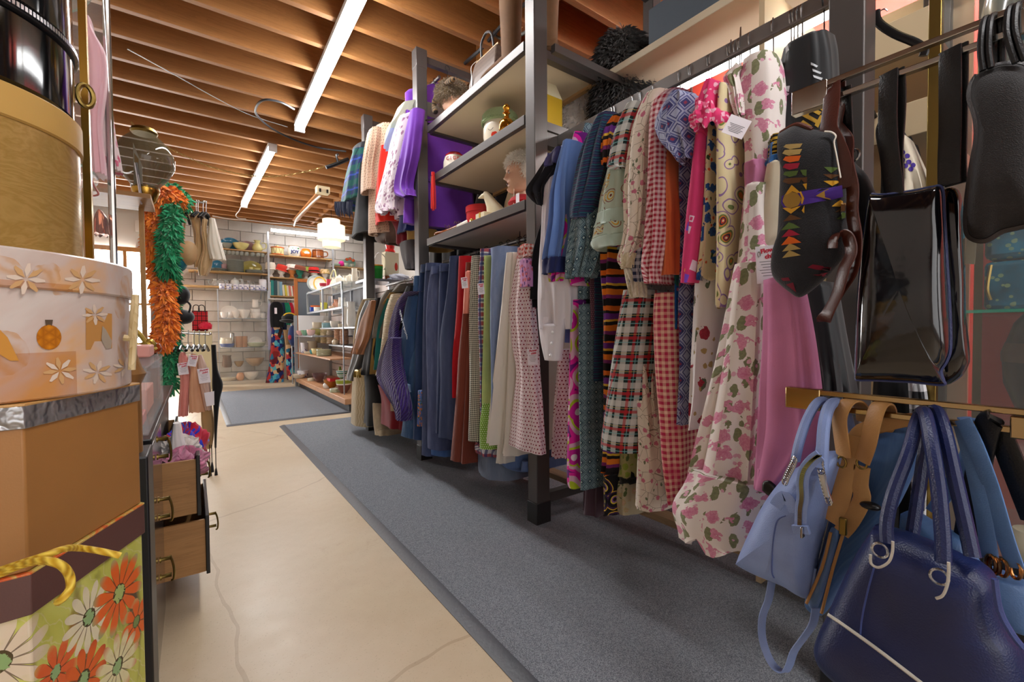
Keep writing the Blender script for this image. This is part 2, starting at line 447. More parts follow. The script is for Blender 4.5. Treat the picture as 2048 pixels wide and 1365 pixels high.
def rail(x, z, y0, y1, r=.013, box=False):
    if box: MB().box(x-.012, x+.012, y0, y1, z-.028, z+.022).build('hanging_rail', plain('8d8987', .35, .7, name='brushed_steel'), rack, bevel=.003)
    else: MB().tube([(x, y0, z), (x, y1, z)], r, 12).build('hanging_rail', steel, rack)
rail(1.56, 1.985, .43, 1.75, box=True)
for y in (1.75, .43): MB().box(PX1-.03, 1.60, y-.025, y+.025, 1.94, 2.01).build('rail_bracket', steel, rack, bevel=.003)
rail(1.62, 1.545, 1.77, 3.15); rail(1.62, 1.47, 3.15, 4.42); rail(1.6, 2.985, 3.15, 4.42)
MB().box(2.36, 2.38, .47, 4.36, .1, .16).build('base_bar', steel, rack)
for y0, y1 in ((.47, 1.715), (1.79, 3.11), (3.19, 4.36)): MB().box(1.72, 1.8, y0, y1, .11, .14).build('base_bar', wood('a58a68', '8a6f4f', 'Y', .6, 1), rack)
# upper plank shelf over the dresses, with a slate board lying on it
# ================================================================== woven, printed and knitted cloth (pattern coordinates are metres along the cloth)
def fab(name, rough=.85, sheen=.15):
    m = Mat(name, rough, 0, .25); m.sheen(sheen); m.UV = m.coord('UV'); m.u, m.v, _ = m.xyz(m.UV); return m
def fin(m, c, ws=800, wb=.25):
    m.color(c); m.bump(m.noise(m.UV, ws, 2), wb, .001); return m.m
@cache
def gingham(c1, c2, p, mid=None, name='gingham_cloth', blotch=None):
    m = fab(name); f = ((m.u/p).fract().lt(.5)+(m.v/p).fract().lt(.5))*.5
    c = m.mix(f, c1, c2)
    if blotch: c = m.mix((m.noise(m.UV, 14, 2)-.5).max(0)*3.2, c, blotch)
    return fin(m, c)
@cache
def plaid(base, bands, name='plaid_cloth'):
    m = fab(name); c = m.rgb(base)
    for ax, p, ce, w, col, op in bands:
        q = (m.u if ax == 'u' else m.v)/p
        c = m.mix((q.fract()-ce).abs().lt(w)*op, c, col)
    tw = ((m.u+m.v)*500).fract().lt(.5)
    return fin(m, m.mix(tw*.12, c, '000000'))
@cache
def dots(base, dot, p, r, name='dotted_cloth', jitter=0):
    m = fab(name); sv = m.v/p; su = m.u/p+sv.flr()*.5
    a = su.fract()-.5; b = sv.fract()-.5; d = (a*a+b*b).sqrt()
    if jitter: d = d+(m.noise(m.UV, 60, 2)-.5)*jitter
    return fin(m, m.mix(d.lt(r), base, dot))
@cache
def stripes(stops, p, axis='v', warp=0, name='striped_cloth', ws=800, wb=.25):
    m = fab(name); q = (m.v if axis == 'v' else m.u if axis == 'u' else m.u*.7+m.v*.7)/p
    if warp: q = q+m.noise(m.UV, 16, 2)*warp
    return fin(m, m.ramp(q.fract(), stops, True), ws, wb)
@cache
def floral(base, petal, heart, leaf, scale=14, size=.42, leafs=.3, vine=None, name='floral_cloth', seed=0, sharp=.16, second=None):
    m = fab(name); uv = m.coord('UV', loc=(seed*.37, seed*.71, 0)); n = m.noise(uv, scale*3.2, 3)
    c = m.rgb(base)
    if vine: c = m.mix(m.voro(m.coord('UV', loc=(seed*.5, .2, 0)), scale*.8, 1, 'DISTANCE_TO_EDGE').lt(.018), c, vine)
    if leaf:
        l = m.voro(m.coord('UV', loc=(seed*.9+.13, .41, 0), scale=(1, .6, 1), rot=(0, 0, .6)), scale*1.35)+(n-.5)*.35
        c = m.mix(l.lt(leafs), c, m.mix(m.noise(uv, scale*6), leaf, tuple(int(int(leaf[i:i+2], 16)*.6) for i in (0, 2, 4))))
    if second:
        d2 = m.voro(m.coord('UV', loc=(seed*.2+.33, .77, 0)), scale*1.7)+(n-.5)*.4; c = m.mix(d2.lt(.22), c, second)
    d = m.voro(uv, scale)+(n-.5)*sharp*3
    pc = m.mix((m.noise(uv, scale*5, 2, .5, 2)*1.6-.3).max(0).min(1), heart, petal)
    pc = m.mix((.2-d).max(0)*4, pc, heart)
    c = m.mix(d.lt(size), c, pc)
    return fin(m, c)
@cache
def medallion(base, ring1, ring2, core, scale=30, name='medallion_cloth'):
    m = fab(name); d = m.voro(m.UV, scale, 0, 'F1', 'Distance', 'MANHATTAN')
    c = m.ramp(d, [(0, core), (.12, ring1), (.30, base), (.36, ring2), (.48, base), (.62, ring1), (.7, base)], True)
    return fin(m, m.mix(m.noise(m.UV, 60)*.3, c, '3a3550'))
@cache
def swirl(stops, scale, dist=.25, name='swirl_cloth', dscale=5, rand=1):
    m = fab(name); w = m.node('ShaderNodeVectorMath', operation='ADD'); m.link(m.UV, w.inputs[0])
    sc = m.node('ShaderNodeVectorMath', operation='SCALE'); sc.inputs[3].default_value = dist; m.link(m.noise(m.UV, dscale, 2, .5, 0, 1), sc.inputs[0]); m.link(sc.outputs[0], w.inputs[1])
    d = m.voro(Nd(m.nt, w.outputs[0]), scale, rand); return fin(m, m.ramp(d*1.25, stops, True))
@cache
def shards(base, cols, scale, thr=.34, name='geometric_cloth', metric='MANHATTAN', outline=None):
    m = fab(name); uv = m.coord('UV', scale=(1, .8, 1), rot=(0, 0, .5))
    d = m.voro(uv, scale, 1, 'F1', 'Distance', metric); k = m.xyz(m.voro(uv, scale, 1, 'F1', 'Color', metric))[0]
    n = len(cols); pc = m.ramp(k, [(i/n, c) for i, c in enumerate(cols)], True); s = d.lt(thr)
    if outline: s = s-(d.lt(thr*.72)*(m.xyz(m.voro(uv, scale, 1, 'F1', 'Color', metric))[1].lt(outline)))
    return fin(m, m.mix(s, base, pc))
@cache
def denim(c, worn='9fb0cc', amt=.35, name='denim'):
    m = fab(name, .9, .05); t = ((m.u*1.0+m.v*.6)*520).fract(); n = m.noise(m.coord('UV', scale=(3, .7, 1)), 6, 5, .65)
    col = m.mix((n-.45).max(0)*amt*3, c, worn); col = m.mix(t*.18, col, worn); m.color(col); m.bump(t, .25, .001); return m.m
@cache
def knit(c1, c2, p=.016, diag=False, name='knitted_wool', mixn=.5):
    m = fab(name, .95, .3); q = (m.v/p if not diag else (m.v+m.u*.8)/p)+m.noise(m.UV, 40, 2)*.5
    w = (q*2*pi).sin()*.5+.5; c = m.mix(m.noise(m.UV, 120, 2, .8)*mixn+w*.5, c1, c2); m.color(c); m.bump(w+m.noise(m.UV, 400, 2)*.4, .8, .006); return m.m
@cache
def cable(c1, c2, name='cable_knit'):
    m = fab(name, .95, .3); a = (m.u/.035+(m.v*2*pi/.09).sin()*.22).fract(); w = ((a-.5).abs()*2)
    z = ((m.v+(a-.5).abs()*.05)/.02).fract(); h = (1-w)*.7+z*.5; m.color(m.mix(h*.8, c2, c1)); m.bump(h, .9, .008); return m.m
@cache
def satin(c, rough=.35, var=.1, name='satin'):
    m = fab(name, rough, .3); m.color(m.vary(c, var, 8, 'UV')); return m.m

# ------------------------------------------------------------------ hanging cloth
def section(xf, depth, yc, half, n=40, ex=2.8):
    out = []
    for k in range(n):
        a = 2*pi*k/n; c, s_ = cos(a), sin(a)
        out.append((xf+depth/2-depth/2*math.copysign(abs(c)**(2/ex), c), yc-half*math.copysign(abs(s_)**(2/2.5), s_), a))
    return out
def hang(rows, crop, xf, depth, mat, part='body', parent=None, fold=.35, nf=9, seed=None, rise=0, hem=.0, n=44, name=None, taper=1, legs=False, **kw):
    """lofted piece of hanging cloth. rows: (y, left, right[, dx]) read off the photograph on the plane X = xf (+dx)"""
    x0, y0, s = crop; rnd = random.Random(seed if seed is not None else R.random()); keys = []
    for r in rows:
        dx = r[3] if len(r) > 3 else 0
        a = px(x0+r[1]/s, y0+r[0]/s, x=xf+dx); b = px(x0+r[2]/s, y0+r[0]/s, x=xf+dx)
        keys.append(((a.z+b.z)/2, (a.y+b.y)/2, max(.004, abs(a.y-b.y)/2*.99), dx))
    keys = smoothpath(keys, 6); N = len(keys); rings = []; ph = [rnd.uniform(0, 6.28) for _ in range(4)]
    zt, zb = keys[0][0], keys[-1][0]
    for i, (z, yc, h, dx) in enumerate(keys):
        t = i/(N-1); amp = min(h*fold, .016)*(.25+.75*t); ring = []
        h = max(h, .004)
        for x, y, a in section(xf+dx, depth, yc, h, n):
            w = sin(nf*a+ph[0]+.8*sin(2.1*t+ph[1]))+.5*sin((nf*1.7)*a+ph[2]+1.5*t)
            rr = amp*w*(.6+.4*sin(4*t+ph[3]))
            xx = x-cos(a)*rr; yy = y-sin(a)*rr*.9
            f = (x-xf-dx)/depth; zz = z+rise*(1-abs(2*f-1))*max(0, 1-t*3.2)
            if hem and t > .9: zz += hem*sin(nf*a*.5+ph[2])*(t-.9)/.1
            ring.append((xx, yy, zz))
        rings.append(ring)
    # the cloth turns in at the hem, leaving an open, hollow bottom
    last = rings[-1]; cx = sum(p[0] for p in last)/n; cy = sum(p[1] for p in last)/n
    rings.append([(cx+(p[0]-cx)*.93, cy+(p[1]-cy)*.86, p[2]-.001) for p in last])
    rings.append([(cx+(p[0]-cx)*.90, cy+(p[1]-cy)*.70, p[2]+.05) for p in last])
    top = rings[0]; cx = sum(p[0] for p in top)/n; cy = sum(p[1] for p in top)/n
    rings.insert(0, [(cx+(p[0]-cx)*.8, cy+(p[1]-cy)*.25, p[2]+.006) for p in top])
    # pattern coordinates: along the perimeter and down the cloth
    vs = [0]; 
    for i in range(1, len(rings)): vs.append(vs[-1]+abs(rings[i][0][2]-rings[i-1][0][2])+.0005)
    us = []
    for r in rings:
        a = [0.0]
        for k in range(1, n+1): a.append(a[-1]+hypot(r[k % n][0]-r[k-1][0], r[k % n][1]-r[k-1][1]))
        us.append([q+rnd.random()*0 for q in a])
    # keep the pattern straight: use the mean perimeter for every ring
    m = MB().loft(rings, True, True, True, us=us, vs=vs)
    return m.build(name or part, mat, parent, smooth=70, **kw)
blackhook = blackplastic
def add_hanger(t, rx, rz, y, ztop, kind='wire', span=.36):
    "hook over the rail and the shoulder bar below it"
    zb = min(rz-.045, ztop+.0)
    pts = [(rx+.016, y, rz-.004)]+[(rx+.017*cos(a), y, rz+.006+.017*sin(a)) for a in [0, .6, 1.2, 1.8, 2.4, 3.0, 3.5]]
    pts += [(rx-.012, y, rz-.02), (rx, y, rz-.032), (rx, y, zb)]
    h = MB().tube(smoothpath(pts, 3), .0022, 6).build('hanger_hook', wire if kind != 'black' else blackhook, t)
    b = MB()
    if kind == 'wire': b.tube([(rx-span/2, y, zb-.055), (rx-.05, y, zb-.008), (rx, y, zb), (rx+.05, y, zb-.008), (rx+span/2, y, zb-.055), (rx-span/2, y, zb-.056)], .0022, 6)
    elif kind == 'black': b.tube(smoothpath([(rx-span/2, y, zb-.045), (rx-.09, y, zb-.012), (rx, y, zb), (rx+.09, y, zb-.012), (rx+span/2, y, zb-.045)], 4), .008, 8, flat=.7)
    else: b.tube([(rx-span/2, y, zb-.012), (rx, y, zb), (rx+span/2, y, zb-.012)], .006, 8)
    b.build('hanger_bar', wire if kind == 'wire' else blackhook, t)
def garment(label, cat, name, pieces, rail, group=None, hang_kind='wire', span=.36, hook_y=None):
    "pieces: (part, rows, crop, xf, depth, mat, options)"
    zs = []; ys = []; tz = []
    for pc in pieces:
        x0, y0, s = pc[2]
        for r in pc[1]: q = px(x0+(r[1]+r[2])/2/s, y0+r[0]/s, x=pc[3]); zs.append(q.z); ys.append((q.z, q.y))
    ytop = max(ys)[1] if hook_y is None else hook_y
    t = thing(name, label, cat, (rail[0], ytop, min(zs)), group)
    for pc in pieces:
        o = pc[6] if len(pc) > 6 else {}
        hang(pc[1], pc[2], pc[3], pc[4], pc[5], part=pc[0], parent=t, **o)
    if hang_kind: add_hanger(t, rail[0], rail[1], ytop, max(zs), hang_kind, span)
    return t
paper = plain('ece6ee', .7, name='paper'); string = plain('efe9de', .8, name='white_string')
redink = plain('c5203f', .6, name='red_ink'); inkgrey = plain('6d6a72', .7, name='grey_ink')
def text_mesh(body, size, name, mat, parent, M4, align='CENTER', bold=0.0, depth=.0003):
    cu = bpy.data.curves.new(name, 'FONT'); cu.body = body; cu.size = size; cu.align_x = align; cu.align_y = 'CENTER'; cu.extrude = depth; cu.offset = bold; cu.resolution_u = 3
    to = bpy.data.objects.new('tmp', cu); COL.objects.link(to); me = bpy.data.meshes.new_from_object(to); bpy.data.objects.remove(to); bpy.data.curves.remove(cu)
    me.transform(M4)
    o = bpy.data.objects.new(name, me); COL.objects.link(o); me.materials.clear(); me.materials.append(mat)
    c = sum((v.co for v in me.vertices), Vector())/max(1, len(me.vertices)); me.transform(Matrix.Translation(-c)); o.parent = parent; o.location = c-W[parent.name]; reg(o, c); return o
def paper_tag(t, p, w=.05, h=.085, yaw=-.9, tilt=0, roll=0, logo=True, lines=6, part='paper_tag', cord=None):
    """price tag: p is its centre; yaw turns its face from -Y; child of garment t"""
    M4 = Matrix.Translation(Vector(p)) @ Matrix.Rotation(yaw, 4, 'Z') @ Matrix.Rotation(radians(90)+tilt, 4, 'X') @ Matrix.Rotation(roll, 4, 'Z')
    b = MB(); vs = []
    for z in (-.0005, .0005):
        for x, y in ((-w/2, -h/2), (w/2, -h/2), (w/2, h/2), (-w/2, h/2)): vs.append(M4 @ Vector((x, y, z)))
    b.add(vs, [(3, 2, 1, 0), (4, 5, 6, 7), (0, 1, 5, 4), (1, 2, 6, 5), (2, 3, 7, 6), (3, 0, 4, 7)])
    tg = b.build(part, paper, t)
    if logo:
        text_mesh('Flower\nchild', w*.27, 'shop_lettering', redink, tg, M4 @ Matrix.Translation((w*.1, h*.30, .0008)) @ Matrix.Rotation(.12, 4, 'Z'), bold=.0006)
        MB().lathe([(w*.05, .0006), (w*.09, .0006), (w*.09, .0010), (w*.05, .0010), (w*.05, .0006)], (0, 0, 0), 14)
        r = [M4 @ Vector((-w*.36+w*.055*cos(a), h*.29+w*.12*sin(a), .0010)) for a in [2*pi*k/14 for k in range(15)]]
        MB().tube(r, w*.018, 5, flat=.3).build('ring_mark', plain('1a1a1a', .6, name='black_ink'), tg)
    if lines:
        b = MB()
        for k in range(lines):
            y = h*(.08-.075*k); ww = w*(.36-.06*((k*7) % 3))
            vs = [M4 @ Vector((x, y+d, .0008)) for x, d in ((-ww, -.0006), (ww, -.0006), (ww, .0006), (-ww, .0006))]
            b.add(vs, [(0, 1, 2, 3)])
        b.build('written_lines', inkgrey, tg, kind='stuff')
    if cord: MB().tube([M4 @ Vector((0, h*.47, 0)), cord], .0008, 5).build('tag_string', string, tg)
    return tg
# ================================================================== lower rail, trousers between the middle posts (rows read in crop C4)
C4 = (680, 480, 2.843); LR = (1.62, 1.545); LD = (1.62, 1.47)
G = 'jeans and trousers on the lower rail'
def trouser(label, rows, mat, xf=1.26, depth=.42, name='trousers', cat='trousers', extra=(), nf=7, fold=.45, group=None, **k):
    return garment(label, cat, name, [('legs', rows, C4, xf, depth, mat, dict(fold=fold, nf=nf))]+list(extra), LR, group, 'black', .3)
navy_st = denim('33416b', '8f9cc0')
def W_(mat, rows): return ('waistband', rows, C4, 1.255, .43, mat, dict(fold=.1))
trouser('washed blue denim jeans with frayed hems, farthest pair on the lower rail', [(205, 410, 446), (400, 394, 432), (700, 362, 425), (1000, 338, 405), (1122, 324, 402)], denim('2f4f78', '7d9bb8', .5), name='jeans', cat='jeans')
trouser('faded teal blue jeans, a narrow strip behind the frayed pair', [(215, 440, 452), (450, 408, 432), (800, 398, 425), (1060, 385, 420)], denim('4f86a5', 'a9c6d4', .3), name='jeans', cat='jeans', xf=1.29)
trouser('dark indigo jeans next to the frayed hem pair', [(145, 443, 478), (400, 428, 462), (700, 410, 456), (1135, 392, 450)], denim('22365c', '5b7095', .25), name='jeans', cat='jeans', xf=1.275, extra=[W_(denim('1f2f52'), [(140, 443, 480), (185, 441, 476)])])
trouser('indigo jeans with embroidered red flower strip at the lower leg', [(132, 472, 512), (400, 458, 512), (800, 452, 500), (1228, 446, 498)], denim('333f60', '7d88b0', .3), name='jeans', cat='jeans', xf=1.27,
        extra=[W_(denim('313b60'), [(132, 472, 514), (175, 470, 512)]), ('embroidered_strip', [(860, 438, 452), (1060, 436, 452)], C4, 1.255, .05, floral('5a6ea5', 'c33a2c', 'e0a030', '3a7a3a', 60, .4))])
trouser('long slate purple jeans with straight hems', [(150, 502, 545), (400, 474, 542), (800, 478, 545), (1190, 468, 556)], denim('3f4a6e', '8b94bb', .35), name='jeans', cat='jeans', extra=[W_(denim('414a74'), [(150, 502, 548), (195, 498, 545)])])
trouser('bright mid blue jeans, mostly hidden between two purple tinted pairs', [(180, 535, 560), (450, 522, 552), (800, 515, 545), (1225, 490, 575)], denim('3d63a0', '89a6d0', .3), name='jeans', cat='jeans', xf=1.3)
trouser('dark indigo jeans with deep blue waistband and back pocket', [(138, 552, 592), (400, 538, 590), (700, 530, 590), (1100, 530, 580)], denim('2b3a5e', '7884ac', .3), name='jeans', cat='jeans', xf=1.275, extra=[W_(denim('2d3860'), [(138, 552, 594), (180, 548, 592)])])
trouser('wide dark navy jeans with a ripped side seam beside the red trousers', [(92, 606, 652), (300, 584, 642), (560, 532, 636), (800, 534, 640), (1128, 528, 642)], denim('2d3a5a', '737fa8', .22), name='jeans', cat='jeans', xf=1.25, extra=[W_(denim('2b3558'), [(92, 606, 655), (140, 600, 650)])])
trouser('bright red trousers beside the navy jeans', [(92, 658, 706), (300, 645, 705), (500, 636, 692), (662, 632, 680), (900, 640, 676)], cloth('b3141f', .1), xf=1.27)
trouser('rust brown corduroy trousers with wide hems', [(128, 702, 735), (350, 688, 728), (650, 655, 722), (900, 645, 712), (1262, 604, 702)], stripes(((0, '83402f'), (.55, '6a3125')), .006, 'u'), xf=1.25, extra=[('leg', [(180, 705, 730), (330, 690, 726), (420, 690, 715)], C4, 1.24, .1, cloth('e08a78', .1), dict(fold=.2))])
trouser('black and white houndstooth trousers', [(90, 736, 774), (400, 722, 778), (800, 716, 786), (1146, 704, 772)], gingham('d9d3bf', '1d1b1a', .011, name='houndstooth_cloth'), xf=1.25)
trouser('red white and blue checked trousers', [(50, 780, 818), (350, 760, 812), (700, 780, 812), (1000, 785, 806)], plaid('d9d4da', (('v', .05, .25, .22, 'b0202c', .85), ('u', .045, .3, .2, '27366f', .8), ('v', .05, .75, .12, '2b3a75', .8))), xf=1.26,
        extra=[('rolled_hem', [(1165, 735, 862), (1225, 742, 856)], C4, 1.30, .3, plaid('d9d4da', (('v', .05, .25, .22, 'b0202c', .85), ('u', .045, .3, .2, '27366f', .8))))])
trouser('lime green trousers with white dotted lower legs', [(92, 812, 828), (500, 806, 832), (900, 800, 826), (1060, 776, 824), (1190, 768, 840)], dots('7fae3a', 'e8efd0', .012, .25), xf=1.265, extra=[('thigh_panel', [(90, 812, 830), (500, 806, 834), (930, 800, 828)], C4, 1.258, .42, cloth('b4c27a', .1))])
trouser('pale blue denim trousers showing a wide clipped waistband', [(42, 824, 924), (160, 826, 912), (300, 828, 896), (520, 838, 886), (760, 850, 878), (1000, 852, 872)], denim('7487b0', 'b9c6de', .5), xf=1.25, extra=[W_(denim('7e92bb'), [(40, 822, 927), (92, 824, 922)])], name='jeans', cat='jeans')
trouser('white trousers, the pair farther from the polka dots', [(72, 930, 968), (300, 898, 956), (600, 868, 930), (900, 842, 908), (1166, 818, 888)], cloth('e9e4da', .06), xf=1.245, nf=9)
trouser('white trousers with longer hems, directly behind the polka dots', [(72, 970, 996), (300, 956, 992), (700, 930, 990), (1000, 915, 975), (1228, 902, 972)], cloth('ded8cd', .06), xf=1.265, nf=9, extra=[('leg', [(700, 915, 945), (1000, 895, 930), (1272, 876, 912)], C4, 1.28, .12, cloth('ded8cd', .06))])
pk = dots('e8d6da', '8c1f38', .0175, .21, name='polka_cotton')
t = trouser('white flared trousers printed with dark red polka dots and a checked waist', [(98, 996, 1060), (250, 962, 1058), (400, 945, 1060), (600, 966, 1075), (760, 990, 1084), (960, 968, 1104), (1196, 940, 1126)], pk, xf=1.26, depth=.07, nf=6, fold=.2,
        extra=[('checked_waist', [(28, 1010, 1066), (100, 994, 1074)], C4, 1.255, .08, gingham('f2e9e6', 'c8402e', .022, name='red_check')), ('pocket_patch', [(112, 1012, 1074), (190, 1014, 1078), (268, 1014, 1078)], C4, 1.252, .03, floral('c98fc4', 'e0803a', 'a83a9a', '7a4a9a', 40, .4), dict(fold=.05))])
paper_tag(t, px(680+1095/2.843, 480+665/2.843, x=1.21), .045, .07, -.75, roll=.05, cord=px(680+1110/2.843, 480+530/2.843, x=1.23))
# hems that hang below the row
trouser('grey denim jeans whose hem hangs lowest under the white trousers', [(1130, 760, 850), (1250, 750, 880), (1352, 744, 902)], denim('6f7b90', 'a5b0c0', .3), xf=1.33, name='jeans', cat='jeans')
trouser('soft blue jeans whose hem shows under the white trousers near the post', [(1150, 870, 1030), (1285, 850, 1030), (1318, 985, 1062)], denim('4f6796', '93a6c8', .4), xf=1.36, name='jeans', cat='jeans')
# the corduroy hem beside
t = trouser('black trousers hanging behind the post by the polka dots', [(40, 1074, 1100), (300, 1072, 1100), (385, 1060, 1100)], cloth('1b1a1c', .1), xf=1.30)

# ================================================================== lower rail, tops between the far posts
def top(label, pieces, name='jacket', cat='jacket', kind='wire', rail=LD): return garment(label, cat, name, [(p[0], p[1], C4, p[2], p[3], p[4], p[5] if len(p) > 5 else {}) for p in pieces], rail, None, kind, .34)
top('cream cable knit cardigan at the far end of the lower rail', [('body', [(338, 112, 150), (430, 84, 112), (600, 62, 90), (780, 48, 116), (900, 40, 117), (1052, 36, 114)], 1.22, .42, cable('e0d2b2', 'a8936a'))], 'cardigan', 'cardigan')
top('black leather coat with a tan suede sleeve panel', [('body', [(345, 128, 180), (450, 86, 150), (650, 52, 120), (760, 26, 80), (800, 22, 70)], 1.20, .40, leather('191617', .5)), ('suede_panel', [(348, 160, 186), (450, 106, 172), (560, 76, 150), (650, 56, 110)], 1.185, .1, cloth('93623f', .2)), ('buckle', [(742, 80, 104), (782, 80, 106)], 1.17, .02, plain('a08a4e', .3, 1, name='brass_buckle'))], 'coat', 'coat', 'black')
top('plain black velvet coat beside the tan panelled coat', [('body', [(330, 186, 222), (450, 160, 200), (620, 122, 190), (772, 106, 166)], 1.21, .42, cloth('0d0c0e', .1)), ('lower_skirt', [(770, 112, 180), (900, 116, 190), (1056, 116, 192)], 1.24, .4, cloth('0b0a0c', .1))], 'coat', 'coat', 'black')
top('taupe grey jacket with a wide collar', [('body', [(285, 236, 300), (340, 196, 270), (450, 182, 222), (560, 178, 204)], 1.225, .42, cloth('6d665c', .15)), ('collar', [(252, 300, 380), (300, 250, 330)], 1.24, .36, cloth('5d564d', .15))])
top('mustard brown jacket, a narrow strip beside the taupe one', [('body', [(300, 268, 300), (420, 206, 228), (600, 186, 202), (765, 168, 184)], 1.235, .42, cloth('8a6b33', .15))])
top('lime green knitted top', [('body', [(330, 250, 262), (520, 178, 200), (648, 164, 198)], 1.24, .4, knit('8fc03a', '6a9c28'))], 'top', 'top')
top('dark teal jacket between the lime and cream tops', [('body', [(330, 262, 276), (500, 208, 220), (740, 186, 200)], 1.24, .42, cloth('1c6a68', .12))])
top('cream knitted cardigan with ribbed front', [('body', [(308, 262, 336), (420, 228, 300), (600, 212, 262), (770, 188, 226)], 1.22, .42, knit('e8dcc2', 'cbb995', .012))], 'cardigan', 'cardigan')
pk2 = knit('4a2a86', '17101f', .02, True)
top('purple and black ribbed chunky sweater with a drooping sleeve', [('body', [(296, 342, 404), (360, 300, 352), (500, 262, 322), (640, 256, 318), (760, 268, 312)], 1.20, .42, pk2), ('sleeve', [(560, 262, 300), (640, 226, 300), (720, 196, 310), (800, 190, 326), (880, 236, 342), (960, 290, 350), (1028, 308, 344)], 1.15, .1, knit('482c86', '1c1030', .02, True))], 'sweater', 'sweater')
top('cream blouse strip beside the purple sweater', [('body', [(335, 318, 344), (600, 300, 326), (830, 286, 326), (975, 288, 308)], 1.24, .4, cloth('cdb490', .1))], 'blouse', 'blouse')
top('black jacket with a turned collar beside the denim jacket', [('body', [(262, 360, 412), (320, 338, 400), (500, 312, 346), (560, 310, 330)], 1.235, .4, cloth('161517', .1))], kind='black')
t = top('dark denim jacket with frayed white seams', [('body', [(322, 372, 412), (420, 340, 402), (600, 318, 392), (826, 308, 362)], 1.22, .42, denim('243f66', '5f7ea5', .3)), ('cuff', [(826, 322, 358), (868, 334, 356)], 1.20, .07, denim('8fa6c4'))])
b = MB()
for k in range(60):
    q = k/59; p = px(680+lin([(0, 345, 400), (.4, 352, 440), (.75, 368, 500), (1, 382, 552)], q)[0]/2.843, 480+lin([(0, 345, 400), (.4, 352, 440), (.75, 368, 500), (1, 382, 552)], q)[1]/2.843, x=1.212)
    d = Vector((R.uniform(-.012, 0), R.uniform(-.012, .012), R.uniform(-.02, .012))); b.tube([p, p+d], .0014, 4)
b.build('frayed_threads', plain('d8dce2', .9, name='white_thread'), t, kind='stuff')
b = MB()
top('dark red wool skirt below the purple sweater', [('body', [(830, 190, 260), (940, 204, 330), (1062, 202, 332)], 1.28, .38, cloth('7a0f1c', .15))], 'skirt', 'skirt', None)
top('oatmeal tweed trousers under the red skirt', [('body', [(930, 180, 200), (1060, 182, 210), (1112, 192, 226)], 1.26, .3, cloth('a8977c', .3))], 'trousers', 'trousers', None)

# ================================================================== upper rail, jackets between the far posts (crop C3)
C3 = (660, 180, 3.791); UR = (1.6, 2.985)
def upx(p): return p[2]+.03+.13*max(0, min(1, (660+sum(r[1]+r[2] for r in p[1])/2/len(p[1])/3.791-690)/125))
def up(label, pieces, name='jacket', cat='jacket', kind='black'): return garment(label, cat, name, [(p[0], p[1], C3, upx(p), p[3], p[4], p[5] if len(p) > 5 else {}) for p in pieces], UR, None, kind, .36)
tart = plaid('24366e', (('v', .12, .3, .2, '1f6a52', .75), ('u', .1, .35, .2, '1d5a55', .55), ('v', .12, .75, .06, '3a53c0', .8), ('u', .1, .8, .06, '161a34', .7)))
t = up('blue and green tartan mohair shawl with navy fringe', [('body', [(450, 150, 208), (560, 104, 202), (700, 72, 188), (852, 38, 170)], 1.17, .38, tart), ('black_collar', [(428, 132, 240), (470, 140, 236)], 1.2, .36, cloth('15151a', .1))], 'shawl', 'shawl')
b = MB()
for k in range(46):
    xx = 38+132*k/45; p = px(660+xx/3.791, 180+848/3.791, x=1.175+R.uniform(0, .05)); L = R.uniform(.11, .17)
    b.tube(smoothpath([tuple(p), (p.x-.005, p.y+R.uniform(-.012, .012), p.z-L*.5), (p.x+.004, p.y+R.uniform(-.02, .02), p.z-L)], 2), [.006, .005, .005, .004, .002][:5], 5)
b.build('fringe', cloth('1d2238', .3), t, kind='stuff')
t = up('black beaded lace top with ragged hem', [('body', [(444, 216, 250), (560, 196, 248), (700, 180, 246), (860, 168, 246), (1000, 140, 260), (1095, 122, 262)], 1.2, .38, cloth('17171b', .5)), ], 'top', 'top')
bj = dots('c5a48c', '5b4238', .022, .16, name='spotted_brocade', jitter=.1)
up('beige brown spotted brocade jacket', [('body', [(275, 300, 400), (400, 285, 392), (600, 264, 372), (780, 262, 336), (1090, 262, 330)], 1.2, .42, bj), ('sleeve', [(300, 272, 330), (420, 250, 318), (600, 228, 290), (770, 218, 284)], 1.165, .09, bj), ('lower_hem', [(780, 320, 392), (1090, 300, 395)], 1.24, .36, bj)])
up('brown striped skirt below the beige jacket', [('body', [(1015, 330, 470), (1100, 290, 474), (1160, 390, 440)], 1.28, .36, stripes(((0, '6b5750'), (.6, '57443f')), .008, 'u'))], 'skirt', 'skirt', None)
up('bright red jacket strip', [('body', [(420, 374, 402), (600, 342, 392), (800, 326, 398), (1006, 314, 410)], 1.2, .4, cloth('dd2c1c', .1))])
up('pale blue shirt showing behind the floral jacket', [('body', [(290, 450, 470), (440, 398, 428), (620, 352, 376)], 1.21, .4, cloth('a9b8e0', .1))], 'shirt', 'shirt')
up('pale sage green blouse with the highest shoulder', [('body', [(118, 462, 600), (200, 432, 560), (300, 404, 470), (420, 384, 430)], 1.2, .42, satin('c2cbb2', .45))], 'blouse', 'blouse')
fl = floral('ddd0d8', 'a87a96', '8a5f80', 'b79aac', 26, .34, .2, name='lilac_brocade')
up('white and lilac floral brocade jacket', [('body', [(195, 520, 600), (330, 470, 590), (560, 420, 560), (760, 400, 520), (930, 384, 452)], 1.2, .12, fl), ('sleeve', [(200, 500, 560), (350, 440, 545), (600, 384, 494), (860, 318, 458), (925, 372, 452)], 1.16, .1, fl)])
up('pale pink lace trimmed blouse under the lilac jacket', [('body', [(700, 500, 596), (820, 458, 594), (850, 456, 596), (955, 474, 598)], 1.235, .12, cloth('d9c3d2', .15))], 'blouse', 'blouse')
pu = cloth('6f35a6', .06, .8)
